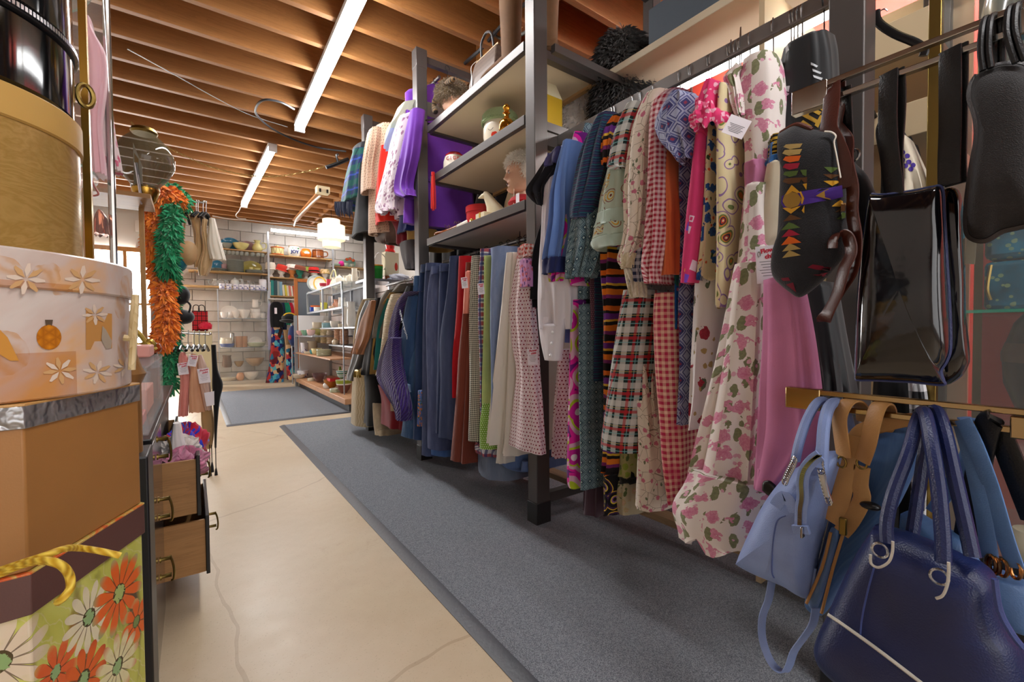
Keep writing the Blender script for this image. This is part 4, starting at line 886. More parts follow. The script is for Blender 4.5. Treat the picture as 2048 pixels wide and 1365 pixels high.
for pts in ([(755, 735, .885), (752, 650, .89), (780, 520, .90), (850, 330, .93), (885, 200, .97), (905, 160, 1.0), (925, 170, 1.02), (930, 260, 1.02), (905, 450, 1.0), (868, 700, .97)],
            [(1008, 830, .87), (1005, 700, .88), (985, 480, .90), (955, 290, .93), (930, 165, .97), (915, 142, .99), (900, 160, 1.01)],
            [(1140, 800, .90), (1110, 660, .91), (1060, 440, .93), (1018, 250, .96), (985, 150, .99), (960, 135, 1.0), (945, 160, 1.02)]):
    MB().tube(smoothpath([tuple(v) for v in vq(KB, pts, .9)], 6), .0095, 10).build('handle', nv, t)
MB().tube(smoothpath([tuple(v) for v in vq(KB, [(695, 850), (665, 960), (640, 1080), (632, 1170)], .87)], 4), .0013, 5).build('seam', leather('3a4a88', .5), t)
MB().tube(smoothpath([tuple(v) for v in vq(KB, [(1240, 900), (1262, 1040), (1320, 1150), (1372, 1215)], .885)], 4), .004, 6).build('side_fold_edge', leather('3d4a84', .5), t)

# --- sky blue strap bag and black strap bag behind
sk = leather('5f86bd', .42, 420, .25)
t = bagroot('sky blue leather shoulder bag with flat straps on gold rings', 1.03, .12, .5)
out = vq(KB, [(815, 605), (870, 590), (960, 640), (1100, 720), (1200, 860), (1330, 900), (1420, 960), (1430, 1150), (1250, 1100), (1000, 960), (830, 800), (810, 700)], 1.04)
m, o = pillow(out, .03, 4); m.build('body', sk, t, smooth=70)
for pts in ([(1335, 850, .985), (1290, 720, .985), (1220, 480, .985), (1150, 290, .985), (1095, 180, .99)], [(1218, 810, .99), (1195, 640, .99), (1150, 420, .99), (1115, 290, .995), (1085, 185, 1.0)], [(1085, 185, 1.01), (1160, 180, 1.02), (1165, 215, 1.03), (1090, 400, 1.04), (960, 600, 1.05)]):
    MB().strap(smoothpath([tuple(v) for v in vq(KB, pts, 1)], 4), .021, .004, (.3, .95, 0)).build('strap', sk, t)
for c in ((1222, 830), (1240, 840), (1275, 850), (1335, 860)):
    q = vq(KB, [c], .985)[0]; MB().tube([q+Vector((.004*cos(a), .006*cos(a), .013*sin(a))) for a in [2*pi*k/12 for k in range(13)]], .0024, 6).build('gold_ring', plain('c58d55', .2, 1, name='rose_gold'), t)
t = bagroot('black leather shoulder bag, only its wide straps showing at the right edge', 1.05, .08, .5)
bk = leather('0c0d11', .4, 380, .25)
for pts in ([(1250, 180, .985), (1215, 190, .99), (1185, 300, 1.0), (1150, 500, 1.02), (1110, 700, 1.04), (1090, 900, 1.05)], [(1258, 230, 1.0), (1300, 330, 1.0), (1350, 460, 1.0), (1420, 640, 1.01)]):
    MB().strap(smoothpath([tuple(v) for v in vq(KB, pts, 1)], 4), .03, .006, (.3, .95, 0)).build('strap', bk, t)
out = vq(KB, [(1060, 860), (1200, 800), (1350, 820), (1450, 900), (1440, 1200), (1100, 1100)], 1.1); m, o = pillow(out, .02, 4); m.build('body', bk, t, smooth=70)

# --- patent tote
pt = leather('0a0b10', .10, 90, .10, coat=.6, var=.05, name='patent_leather')
t = bagroot('tall glossy black patent leather tote with navy piping', .995, .22, .88, 'tote_bag', 'tote bag')
out = vq(KP, [(692, 26), (760, 30), (860, 18), (960, 2), (1040, -14), (1092, -6), (1105, 150), (1118, 400), (1132, 620), (1140, 880), (1120, 970), (1085, 1030), (1100, 1085), (1090, 1108), (900, 1090), (700, 1082), (620, 1080), (606, 1055), (612, 850), (622, 600), (645, 330), (672, 130)], .985)
m, o = pillow(out, .035, 7, wob=.004, seed=5, tb=.02); body = m.build('body', pt, t, smooth=70)
piping(o, .0028, None, -.002).build('navy_piping', leather('2a3568', .4), body)
out = vq(KP, [(1092, -2), (1150, -16), (1196, 20), (1212, 160), (1222, 480), (1226, 720), (1246, 950), (1236, 1010), (1195, 1070), (1110, 1106), (1120, 960), (1138, 860)], 1.03)
m2, o2 = pillow(out, .022, 5, wob=.003, seed=8); m2.build('side_gusset', pt, t, smooth=70)
for pts in ([(705, 470, .993), (702, 620, .99), (700, 800, .99), (712, 1000, .99), (735, 1200, .985), (745, 1300, .985)], [(748, 462, 1.007), (758, 620, 1.01), (752, 800, 1.02), (740, 1000, 1.03), (745, 1260, 1.03)],
            [(1105, 318, .993), (1105, 480, .99), (1105, 800, .99), (1098, 1050, .985), (1100, 1200, .985)], [(1150, 300, 1.007), (1150, 480, 1.01), (1145, 800, 1.02), (1140, 1050, 1.02), (1145, 1200, 1.02)]):
    MB().strap(smoothpath([tuple(v) for v in vq(KZ, pts, 1)], 4), .028, .005, (.25, .97, 0)).build('strap', bk, t)

# --- wool bag with woven triangles
wool = Mat('black_felt', .95); wool.color(wool.mix(wool.noise(wool.coord('Object'), 90, 3), '0e0e13', '1d1d24')); wool.bump(wool.noise(wool.coord('Object'), 500, 2), .5, .002); wool.sheen(.2); wool = wool.m
t = bagroot('black woollen bag woven with coloured triangles and a purple band, brown leather strap', .99, .4, 1.03)
out = vq(KW, [(60, 245), (110, 215), (160, 198), (230, 222), (320, 232), (400, 238), (430, 300), (440, 430), (435, 620), (440, 760), (425, 920), (350, 1030), (250, 1130), (170, 1180), (110, 1150), (40, 1090), (18, 1040), (25, 960), (55, 860), (66, 640), (74, 420), (56, 330)], .985)
m, o = pillow(out, .04, 4, wob=.002, seed=2); body = m.build('body', wool, t, smooth=70)
MB().tube(smoothpath([tuple(v) for v in vq(KW, [(58, 246), (90, 226), (130, 203), (165, 195), (205, 208), (240, 225)], .972)], 3), .004, 6).build('leather_trim', leather('5a2a1c', .4), body)
from mathutils.bvhtree import BVHTree
def decal(body_m, tris_px, mat, name, crop, X, parent, lift=.0012):
    "embroidery laid on the front of a soft body: polygons dropped on to the surface along X"
    me = body_m.data; bt = BVHTree.FromPolygons([v.co+W[body_m.name] for v in me.vertices], [tuple(p.vertices) for p in me.polygons]); b = MB()
    for poly in tris_px:
        P_ = vq(crop, poly, X); c = sum(P_, Vector())/len(P_); ring = []
        for i in range(len(P_)):
            a, d = P_[i], P_[(i+1) % len(P_)]
            for k in range(3): ring.append(a.lerp(d, k/3))
        def drop(q):
            h = bt.ray_cast(Vector((X-.3, q.y, q.z)), Vector((1, 0, 0))); return (h[0]-Vector((lift, 0, 0))) if h[0] else Vector((X, q.y, q.z))
        vs = [drop(c)]+[drop(q) for q in ring]+[drop(c.lerp(q, .5)) for q in ring]; n = len(ring); F = []
        for k in range(n): F += [(0, 1+n+k, 1+n+(k+1) % n), (1+n+k, 1+k, 1+(k+1) % n, 1+n+(k+1) % n)]
        b.add(vs, F)
    return b.build(name, mat, parent, smooth=80, kind='stuff' if len(tris_px) > 1 else None)
def tri(x0, x1, yt, yb, xa=None): xa = x1 if xa is None else xa; return [(x0, yb), (x1, yb-6), (xa, yt)]
wc = {'sand': 'a88f55', 'orange': 'd9641e', 'crimson': '9e1f38', 'green': '546a34', 'brown': '5d3d22', 'gold': 'c9962a', 'purple': '4a2d8c'}
rows = [('sand', 82, 190, 305, 342), ('sand', 78, 190, 338, 380), ('orange', 84, 186, 376, 418), ('crimson', 82, 180, 418, 460), ('green', 82, 172, 462, 500), ('brown', 78, 190, 500, 540), ('brown', 82, 190, 712, 752), ('green', 72, 182, 756, 802), ('crimson', 74, 180, 796, 842), ('orange', 72, 186, 836, 886), ('sand', 76, 184, 876, 922), ('sand', 74, 182, 915, 958)]
for cname in ('sand', 'orange', 'crimson', 'green', 'brown'):
    polys = []
    for k, (c, x0, x1, yt, yb) in enumerate(rows):
        if c == cname:
            if k < 6: polys.append([(x0+14, yt+8), (x1, yt+2), (x1-12, yb-10), (x0+40, yb), (x0, yb-14)])
            else: polys.append([(x0, yb), (x0+44, yt), (x1-40, yt+8), (x1, yb-16)])
    if cname == 'green': polys += [[(310, 440), (380, 436), (345, 472)], [(370, 732), (400, 692), (430, 700), (428, 728)], [(182, 460), (218, 458), (216, 495), (196, 488)]]
    if cname == 'brown': polys += [[(306, 482), (386, 474), (345, 505)], [(362, 692), (395, 656), (425, 650), (428, 690)], [(178, 505), (220, 500), (218, 530), (205, 532)]]
    decal(body, polys, cloth(wc[cname], .2, .95), 'woven_triangles', KW, .952, body)
decal(body, [[(66, 645), (72, 605), (220, 575), (410, 542), (416, 608), (220, 652), (90, 680)]], cloth(wc['purple'], .2, .95), 'purple_band', KW, .952, body)
decal(body, [[(78, 635), (92, 600), (130, 584), (165, 590), (190, 625), (170, 662), (125, 678), (95, 664)], [(266, 606), (330, 562), (386, 580), (340, 624)]], cloth('9a7732', .25, .95), 'woven_diamond', KW, .952, body, .0018)
decal(body, [[(95, 600), (135, 545), (185, 590), (165, 590), (135, 566), (112, 598)], [(80, 676), (130, 708), (185, 664), (165, 668), (130, 690), (105, 672)], [(308, 520), (396, 508), (350, 545)], [(348, 662), (384, 618), (424, 652)], [(196, 540), (220, 535), (216, 572)], [(190, 690), (205, 660), (204, 706)], [(186, 580), (204, 620), (194, 652), (186, 650), (194, 620), (178, 586)]], cloth(wc['gold'], .2, .95), 'gold_motifs', KW, .952, body, .0024)
decal(body, [[(212, 1010), (240, 992), (350, 1010), (340, 1030), (250, 1020)], [(230, 1050), (330, 1040), (300, 1062)], [(50, 1070), (100, 1066), (110, 1085), (60, 1085)], [(75, 1105), (125, 1095), (130, 1150), (100, 1125)]], cloth('6e1428', .2, .95), 'red_base_motifs', KW, .952, body)
bs = leather('4a2219', .35, 300, .15)
MB().strap(smoothpath([tuple(v) for v in vq(KW, [(352, -40, .998), (350, 60, .985), (338, 160, .975), (335, 230, .968), (370, 300, .966), (415, 420, .964), (425, 560, .963)], 1)], 4), .029, .004, (.2, .98, 0)).build('strap', bs, t)
MB().strap(smoothpath([tuple(v) for v in vq(KW, [(398, -40, 1.004), (400, 80, 1.015), (380, 200, 1.02), (400, 240, 1.01), (440, 300, .99), (440, 420, .97), (470, 560, .96), (468, 700, .96), (490, 860, .96), (470, 1020, .965), (400, 1140, .97), (340, 1240, .97), (305, 1305, .97), (330, 1270, .955), (385, 1150, .955), (420, 1020, .95), (460, 930, .95), (448, 850, .95), (410, 820, .95), (360, 850, .95), (350, 900, .952)], 1)], 5), .024, .004, (.5, .85, 0)).build('long_strap', bs, t)
MB().tube(smoothpath([tuple(v) for v in vq(KW, [(310, 236), (350, 240), (375, 262), (365, 300), (380, 380), (402, 500)], .955)], 4), .0014, 5).build('tag_string', string, t)
# --- black nylon bag behind it
t0 = bagroot('black nylon bag with a metal snap hook, half hidden behind the woollen bag', 1.02, .33, 1.15)
out = vq(KZ, [(450, 990), (490, 1060), (560, 1130), (610, 1230), (640, 1330), (600, 1520), (480, 1560), (420, 1400), (420, 1150)], 1.04); m, o = pillow(out, .025, 3, wob=.003); m.build('body', cloth('16171c', .2, .5), t0, smooth=70)
q = vq(KZ, [(478, 1010)], 1.0)[0]; MB().tube([q+Vector((0, .009*cos(a), .011*sin(a))) for a in [2*pi*k/12 for k in range(13)]], .0025, 6).build('snap_ring', silver, t0)
MB().strap(smoothpath([tuple(v) for v in vq(KZ, [(430, 560, 1.0), (440, 800, 1.02), (455, 1000, 1.02)], 1)], 3), .018, .004, (.3, .95, 0)).build('strap', bk, t0)

# --- black suede shoulder bag at the edge
sd = leather('1b1617', .7, 700, .4, name='black_suede')
t = bagroot('rounded black suede handbag with ridged handles at the right edge of the picture', .985, .1, 1.13)
out = vq(KZ, [(1300, 480), (1380, 445), (1480, 425), (1600, 440), (1720, 600), (1740, 1100), (1700, 1420), (1560, 1470), (1440, 1500), (1330, 1560), (1240, 1535), (1220, 1440), (1230, 1280), (1262, 1060), (1290, 900), (1282, 760), (1245, 640), (1255, 550)], .985)
m, o = pillow(out, .035, 3.5, wob=.002); m.build('body', sd, t, smooth=70); piping(o, .006).build('rolled_edge', leather('2c2628', .4), t)
for pts in ([(1345, 450, .965), (1330, 330, .965), (1335, 200, .97), (1352, 120, .985), (1380, 105, 1.0), (1408, 150, 1.01), (1420, 300, 1.02), (1420, 440, 1.02)], [(1560, 400, .965), (1525, 300, .965), (1500, 190, .97), (1510, 60, .985), (1540, 30, 1.0), (1572, 60, 1.01), (1580, 200, 1.02)]):
    b = MB(); q = smoothpath([tuple(v) for v in vq(KZ, pts, 1)], 5)
    for dy in (-.004, .004): b.tube([(a[0], a[1]+dy, a[2]) for a in q], .004, 8)
    b.build('handle', bk, t)
out = vq(KP, [(1210, 100), (1260, 60), (1300, 280), (1280, 420), (1220, 420)], 1.06)
t = MB(); q = vq(KP, [(1232, 270), (1290, 270), (1278, 424), (1222, 420)], 1.06); t.add([*q]+[v+Vector((.001, 0, 0)) for v in q], [(3, 2, 1, 0), (4, 5, 6, 7), (0, 1, 5, 4), (1, 2, 6, 5), (2, 3, 7, 6), (3, 0, 4, 7)])
t = t.build('price_card', plain('9b9483', .8, name='card')); props(t, 'buff price card hanging below the black suede handbag', 'price card')

# ================================================================== brass and glass show case behind the bags
sc_ = thing('display_case', 'brass framed glass show case behind the handbags', 'show case', (1.9, .0, .05))
bx = [(1.62, .30), (1.62, -.7), (2.3, .30), (2.3, -.7)]
for x, y in bx: MB().box(x-.013, x+.013, y-.013, y+.013, .05, 2.2).build('brass_post', oldbrass, sc_, bevel=.002)
MB().box(1.6, 2.32, -.72, .32, .0, .08).build('plinth', plain('2a2220', .5, name='dark_plinth'), sc_)
MB().box(1.60, 2.32, -.72, .32, 2.19, 2.22).build('brass_top', oldbrass, sc_)
gl = glassm('e8f6ee', .10); tealg = glassm('3fa88a', .55, .1, 'glass_edge')
for z in (.36, 1.035, 1.62):
    g_ = MB().box(1.64, 2.28, -.68, .285, z, z+.008).build('glass_shelf', gl, sc_)
    MB().box(1.634, 1.64, -.68, .29, z, z+.008).build('green_edge', tealg, g_)
MB().box(1.632, 1.636, -.69, .29, .08, 2.19).build('glass_pane', glassm('f4fbf8', .05), sc_)
MB().box(2.285, 2.29, -.69, .29, .08, 2.19).build('back_panel', plain('b8432f', .35, name='coral_panel'), sc_)
def vase(name, label, cat, prof, x, y, z, mat, n=28, parts=()):
    t = MB().lathe(prof, (x, y, z), n).build(name, mat, None, smooth=50); props(t, label, cat)
    for nm, pr, mm in parts: MB().lathe(pr, (x, y, z), n).build(nm, mm, t, smooth=50)
    return t
bluegl = Mat('mottled_teal_enamel', .25); _v = bluegl.coord('Object'); _d = bluegl.voro(_v, 55)
bluegl.color(bluegl.mix(_d.lt(.3)*.5, bluegl.ramp(bluegl.noise(_v, 7, 4), [(.35, '0a1a1c'), (.5, '0d5a72'), (.65, '1387a8')]), '8fa060'))
t = thing('jewel_box', 'teal and blue mottled hard case with a brass clasp on the glass shelf', 'box', (1.86, .12, 1.043))
MB().box(1.70, 2.1, -.25, .215, 1.043, 1.17).build('base', bluegl.m, t, bevel=.012); MB().box(1.70, 2.1, -.25, .215, 1.175, 1.36).build('lid', bluegl.m, t, bevel=.014)
MB().tube(smoothpath([(1.69, .2, 1.07), (1.68, .205, 1.10), (1.685, .2, 1.16)], 4), .004, 6).build('brass_clasp', oldbrass, t)
rib = stripes(((0, '2b1a10'), (.5, '1a0f09'), (.62, '4a2e18')), .03, 'v', 0, name='ribbed_brown_glaze')
b = vase('ribbed_jar', 'big dark brown ribbed jar inside the show case', 'jar', [(.06, 0), (.13, .06), (.16, .15), (.165, .24), (.14, .33), (.10, .39), (.07, .41), (.06, .42)], 2.02, .05, .68, Mat('brown_glaze', .3).color('2c1a10').m, parts=[('ridge', [(.1665, .22+d) if d else (.1655, .215) for d in (0, .01, .02)]+[(.158, .27)], plain('5a3a20', .3, name='tan_ring'))])
MB().box(1.64, 2.28, -.68, .285, .665, .673).build('glass_shelf', gl, sc_)
vase('lidded_urn', 'blue and green glazed pot with a knobbed lid low in the show case', 'pot', [(.07, 0), (.14, .05), (.17, .11), (.172, .15)], 1.86, -.02, .37, ceramic('9ac23a'), parts=[('lid', [(.173, .15), (.165, .2), (.12, .25), (.05, .275), (.02, .28), (.035, .30), (.03, .32), (0, .325)], ceramic('23419a'))])
vase('turquoise_bowl', 'turquoise glazed bowl under the blue lidded pot', 'bowl', [(.09, 0), (.18, .05), (.21, .12), (.2, .125), (.17, .06), (0, .02)], 1.86, -.02, .095, ceramic('13a593'))
vase('smoky_vase', 'mottled smoky green glass vase high in the show case', 'vase', [(.07, 0), (.11, .1), (.12, .25), (.10, .38), (.08, .42)], 1.86, .13, 1.63, Mat('smoky_glass', .12).color('55574a').m)
vase('cowrie_pot', 'small cream pot with black lettering like scrawl low in the show case', 'pot', [(.03, 0), (.05, .03), (.055, .07), (.04, .1)], 1.75, .12, .37, ceramic('c9bfa4'))
# the hangers and garments beyond the near post
t = thing('clothes_hanger', 'empty black plastic hanger beside the near post above the bag arms', 'hanger', (1.50, .30, 1.6))
q = [px(u, v, x=1.50) for u, v in ((1752, 22), (1757, 45), (1790, 68), (1830, 85), (1848, 100), (1846, 112))]
MB().tube(smoothpath([tuple(v) for v in q], 4), .006, 8, flat=1.6).build('hanger_arm', blackplastic, t); MB().tube(smoothpath([tuple(px(u, v, x=1.50)) for u, v in ((1757, 25), (1768, 18), (1775, 22))], 4), .002, 6).build('hanger_hook', wire, t)
hang([(235, 1750, 1775), (260, 1740, 1790), (330, 1750, 1800), (420, 1745, 1800)], K0, 1.62, .3, cloth('131316', .2), 'x')
_j = bpy.data.objects['x']; _j.name = 'jacket'; props(_j, 'black jacket hanging beyond the near post, seen between the tote straps', 'jacket')
# ================================================================== hat boxes in the left foreground
def dist_z(u, v, d):        # height on the ray of pixel (u, v) at horizontal distance d
    r = ray(u, v); return CAM.z+d*r.z/hypot(r.x, r.y)
V1 = px(282, 1009, y=.85); V0 = Vector((-.147, .676, 0)); E1 = Vector((V0.x-V1.x, V0.y-V1.y, 0))
def hexpts(grow=0):
    p = [Vector((V1.x, V1.y, 0)), Vector((V0.x, V0.y, 0))]; d = E1.copy()
    for k in range(4):
        d = Matrix.Rotation(radians(-60), 3, 'Z') @ d; p.append(p[-1]+d)
    c = sum(p, Vector())/6
    return [c+(q-c)*(1+grow) for q in p], c
HC = hexpts()[1]
def hexprism(z0, z1, grow=0, shift=(0, 0)):
    p, c = hexpts(grow); n = 6; r = [[(q.x+shift[0], q.y+shift[1], z) for q in p] for z in (z0, z1)]
    return MB().loft(r, True, True, True, us=[[.19*k for k in range(7)]]*2, vs=[0, z1-z0])
zl = px(282, 1009, y=.85).z; zlb = px(285, 1067, y=.85).z; zt1 = px(275, 766, y=.85).z; zt1b = px(275, 802, y=.85).z
def flowerbox():
    m = Mat('flower_print_paper', .28); u, v, _ = m.xyz(m.coord('UV')); uv = m.coord('UV'); n = m.noise(uv, 14, 4, .6, .8)
    c = m.ramp(m.noise(m.coord('UV', scale=(1, .5, 1), rot=(0, 0, .9)), 9, 3, .6, 1.5), [(.38, '5a4630'), (.46, 'b9b94f'), (.6, 'c9c968'), (.68, '9a3a1c')], False)
    st = m.wave(m.coord('UV', rot=(0, 0, .7)), 22, 9, 3, 1.2); c = m.mix(st.gt(.97)*.3, c, 'd8c9b0')
    def flower(c, cu, cv, rad, nn, col, tip, heart, rot=0):
        du = u-cu; dv = v-cv; r = (du*du+dv*dv).sqrt()*(1/rad); th = dv.atan2(du)+rot
        pet = ((th*(nn/2)).cos().abs())._m('POWER', .6)*.62+.38+(n-.5)*.25
        mask = r.lt(pet); inner = m.mix((r-.75).max(0)*3+(m.noise(uv, 60)-.55).max(0)*1.5, col, tip)
        inner = m.mix(((th*(nn/2)).cos().abs()).lt(.28)*.8, inner, '4a2a14')
        c = m.mix(mask, c, inner); c = m.mix(r.lt(.25+(n-.5)*.2), c, '4a3a1a'); return m.mix((r+(m.noise(uv, 220)-.5)*.4).lt(.2), c, heart)
    c = m.mix((m.noise(m.coord('UV', scale=(1, .45, 1), rot=(0, 0, .6)), 30, 3)-.55).max(0)*5, c, '6a4a2a'); c = m.mix((m.noise(m.coord('UV', loc=(.3, .1, 0)), 17, 2)-.6).max(0)*6, c, '9a3a18')
    c = flower(c, .215, .30, .05, 12, 'd9c7ac', 'c2bd66', '8aa86a', .3); c = flower(c, .16, .255, .035, 9, 'd8602a', 'c9b060', '8fae74')
    c = flower(c, .108, .285, .042, 13, 'ddd3b0', 'cdbfa8', '8fae74'); c = flower(c, .12, .215, .04, 10, 'd8601c', 'b94a1c', '8fae74', .4)
    c = flower(c, .052, .282, .052, 12, 'e0641c', '86b07a', 'a9b86a', .2); c = flower(c, .018, .22, .034, 8, 'e0641c', '9fb070', '7a8a4a')
    c = flower(c, .06, .185, .045, 12, 'd9d0a0', 'c05a2a', '8fae74'); m.color(c); return m.m
def lidprint():
    m = Mat('orange_print_paper', .28); c = m.ramp(m.noise(m.coord('Object'), 16, 4, .6, 1.5), [(.3, 'b33c16'), (.45, 'd8622a'), (.55, 'c8b860'), (.65, 'd8612c'), (.8, '7a5a30')]); m.color(c); return m.m
def board_tex(c, name='kraft_board'):
    m = Mat(name, .5); m.color(m.vary(c, .12, 5)); m.bump(m.noise(m.coord('Object'), 500, 2), .1, .001); return m.m
t = thing('hat_box', 'hexagonal hat box printed with big orange daisies, dark brown lid, lowest of the stack', 'hat box', (HC.x, HC.y, .36))
hexprism(.36, zlb+.01).build('body', flowerbox(), t, bevel=.002)
hexprism(zlb, zl, .02).build('lid_band', board_tex('5b3b35', 'brown_board'), t, bevel=.001)
hexprism(zl-.001, zl+.0015, .021).build('lid_top', lidprint(), t, bevel=.0006)
yc = Mat('yellow_cord', .6); yw = yc.wave(yc.coord('UV', scale=(1, 1, 1), rot=(0, 0, .6)), 40); yc.color(yc.mix(yw, 'c99a1a', 'e9c94a')); yc.bump(yw, .6, .002)
cord = smoothpath([tuple(px(u, v, x=X)) for u, v, X in ((240, 1112, -.070), (200, 1103, -.086), (160, 1097, -.104), (130, 1098, -.108), (90, 1112, -.118), (40, 1128, -.14), (-20, 1148, -.166))], 6)
MB().tube(cord, .0034, 8).build('cord_handle', yc.m, t, smooth=80)
cord = smoothpath([tuple(px(u, v, x=X)) for u, v, X in ((-20, 1158, -.162), (40, 1132, -.138), (85, 1122, -.118), (120, 1130, -.104), (138, 1150, -.100), (141, 1175, -.099), (128, 1195, -.103), (116, 1205, -.108))], 6)
MB().tube(cord, .0036, 8).build('cord_handle', yc.m, t, smooth=80)
# the crate the stack stands on
MB().box(HC.x-.2, HC.x+.13, HC.y-.17, HC.y+.18, 0, .36).build('wooden_crate', wood('8a6238', '6a4726', 'Y', .6, 1), None, 'wooden crate carrying the stack of hat boxes', 'crate', bevel=.004)
t = thing('hat_box', 'plain tan hexagonal hat box with embossed silver lid band', 'hat box', (HC.x, HC.y, zl))
hexprism(zl+.002, zt1b+.005).build('body', board_tex('9c6c38'), t, bevel=.002)
emb = Mat('embossed_silver_paper', .32, .75); emb.color('a9a8a8'); emb.bump(emb.wave(emb.coord('Object'), 14, 14, 3, 2), .6, .003)
hexprism(zt1b, zt1-.002, .015).build('lid_band', emb.m, t, bevel=.001)
hexprism(zt1-.003, zt1, .016).build('lid_top', board_tex('c39558'), t, bevel=.001)
HD = hypot(HC.x, HC.y)
def rd(u):      # radius of a round box centred on the stack whose right edge meets pixel column u
    r = ray(u, 600); a = atan2(r.x, r.y); return HD*sin(a-atan2(HC.x, HC.y))
def roundbox(z0, z1, r, m, name, t, n=72, ch=.002): return MB().lathe([(r-ch, z0), (r, z0+ch), (r, z1-ch), (r-ch, z1)], (HC.x, HC.y, 0), n).build(name, m, t, smooth=30)
def ornprint(c0, name):
    m = Mat(name, .3); v = m.coord('Object'); n = m.noise(v, 9, 4, .6, 1)
    c = m.ramp(m.noise(v, 6, 4, .6, .8), [(.35, 'd9a56a'), (.48, c0), (.62, 'cfc3ba'), (.75, 'b9aca6')])
    a = m.voro(v, 13); pet = m.wave(m.voro(v, 13, 1, 'F1', 'Position'), 3) ; ws = m.wave(v, 26, 7, 3, 1.5, 'DIAGONAL')
    c = m.mix((a+(n-.5)*.35).lt(.30)*(ws*.5+.1), c, 'c08a4a')
    sq = m.voro(v, 7.5, 1, 'F1', 'Distance', 'CHEBYCHEV'); c = m.mix(sq.lt(.2)*.5, c, 'b06a24'); return m, c
orn, oc = ornprint('c9b5aa', 'gilt_ornament_print'); orn.color(oc)
r = rd(266); zo1 = dist_z(267, 545, HD); zo2 = dist_z(266, 602, HD); zo0 = zt1+.001
t = thing('hat_box', 'round hat box printed with gold ornaments, pine cones and bows', 'hat box', (HC.x, HC.y, zo0))
roundbox(zo0, zo2+.01, r-.004, orn.m, 'body', t); roundbox(zo2, zo1, r, orn.m, 'lid', t)
def onbox(u, v, rr, lift=.0008):        # point of pixel (u, v) on the cylinder of the stack
    d = ray(u, v); a = d.x**2+d.y**2; b = -2*(d.x*HC.x+d.y*HC.y); c = HC.x**2+HC.y**2-(rr+lift)**2; q = b*b-4*a*c
    return CAM+d*((-b-sqrt(max(q, 0)))/(2*a))
def printed(poly, rr, mat, name, par, lift=.0009):
    c = (sum(p[0] for p in poly)/len(poly), sum(p[1] for p in poly)/len(poly)); V = [onbox(*c, rr, lift)]+[onbox(*p, rr, lift) for p in poly]; n = len(poly)
    return MB().add(V, [(0, 1+k, 1+(k+1) % n) for k in range(n)]).build(name, mat, par, smooth=80)
ob = [o for o in t.children if o.name.startswith('body')][0]
bm_ = Mat('printed_bauble', .3); w = bm_.voro(bm_.coord('Object', rot=(0, .78, 0)), 130, 0, 'F1', 'Distance', 'CHEBYCHEV'); bm_.color(bm_.mix(w*1.6, 'd98a1c', '9a5210'))
printed([(98+25*cos(a), 675+25*sin(a)) for a in [2*pi*k/20 for k in range(20)]], r-.004, bm_.m, 'printed_bauble', ob)
printed([(92, 652), (104, 652), (106, 640), (90, 640)], r-.004, plain('5a4a3a', .4, name='print_grey'), 'bauble_cap', ob)
printed([(172, 622), (224, 628), (224, 697), (172, 700)], r-.004, plain('c08a4a', .4, name='print_ochre'), 'printed_panel', ob, .0005)
printed([(205, 652), (212, 660), (224, 682), (222, 697), (212, 698), (203, 680)], r-.004, plain('a89a88', .4, name='print_cone'), 'printed_cone', ob)
printed([(-5, 655), (15, 675), (38, 722), (20, 722), (-5, 706)], r-.004, plain('c98d3a', .35, name='print_gold'), 'printed_bauble', ob)
gp = plain('cda26e', .4, name='print_bow'); gp2 = plain('dcc9b6', .4, name='print_bow_light')
for cx_, cy_, rr_ in ((120, 742, 34), (195, 745, 30), (52, 558, 40), (165, 560, 36), (250, 735, 24), (190, 630, 26)):
    for k in range(8):
        a = 2*pi*k/8+cx_; c, s_ = cos(a), sin(a)
        if abs(cx_-cx_) == 0:
            pts = [(cx_+c*rr_*q-s_*rr_*w_, cy_+(s_*rr_*q+c*rr_*w_)*.8) for q, w_ in ((.1, 0), (.55, .16), (1, .06), (.95, -.08), (.5, -.16))]
            if max(p[0] for p in pts) < 262 and max(p[1] for p in pts if cy_ < 600) < (598 if cy_ < 600 else 9999) if cy_ < 600 else max(p[0] for p in pts) < 262:
                rr0 = r if cy_ < 600 else r-.004
                printed(pts, rr0, gp if k % 2 else gp2, 'printed_petal', ob if cy_ > 600 else [o for o in t.children if o.name.startswith('lid')][0], .0006+.00005*k)
rope = cable('d9c49a', 'a98f5c', 'cotton_rope')
a0 = px(268, 592, y=.79); MB().tube(smoothpath([tuple(px(u, v, y=.775)) for u, v in ((247, 676), (262, 676), (265, 660), (268, 620), (271, 590), (269, 640), (266, 690), (263, 740))], 6), .0042, 8).build('rope_handle', rope, t)
gw = Mat('gilt_wood_grain_paper', .22); v = gw.coord('Object', scale=(1, 1, 3.4)); n = gw.noise(v, 4.5, 4, .55, 2.2); gw.color(gw.mix(((n*9).fract()-.5).abs(), 'a07e40', 'bb985a')); gw.b.inputs['Metallic'].default_value = .15
r = rd(176); zg0 = zo1+.001; zg1 = dist_z(174, 326, HD); zg2 = dist_z(168, 270, HD)
t = thing('hat_box', 'round pale gold wood grain hat box with plain gold lid', 'hat box', (HC.x, HC.y, zg0))
roundbox(zg0, zg1+.008, r-.003, gw.m, 'body', t); roundbox(zg1, zg2, r, board_tex('bd954c', 'gold_lid_paper'), 'lid', t)
r = rd(163); zb0 = zg2+.001; zz = dist_z(158, 133, HD)
patm = leather('050507', .08, 40, .06, coat=.7, var=.02, name='black_patent')
t = thing('hat_case', 'black patent round hat case with a silver zip at the top of the stack', 'hat case', (HC.x, HC.y, zb0))
roundbox(zb0, zz-.004, r, patm, 'body', t, ch=.006); roundbox(zz+.004, zz+.22, r, patm, 'lid', t, ch=.006)
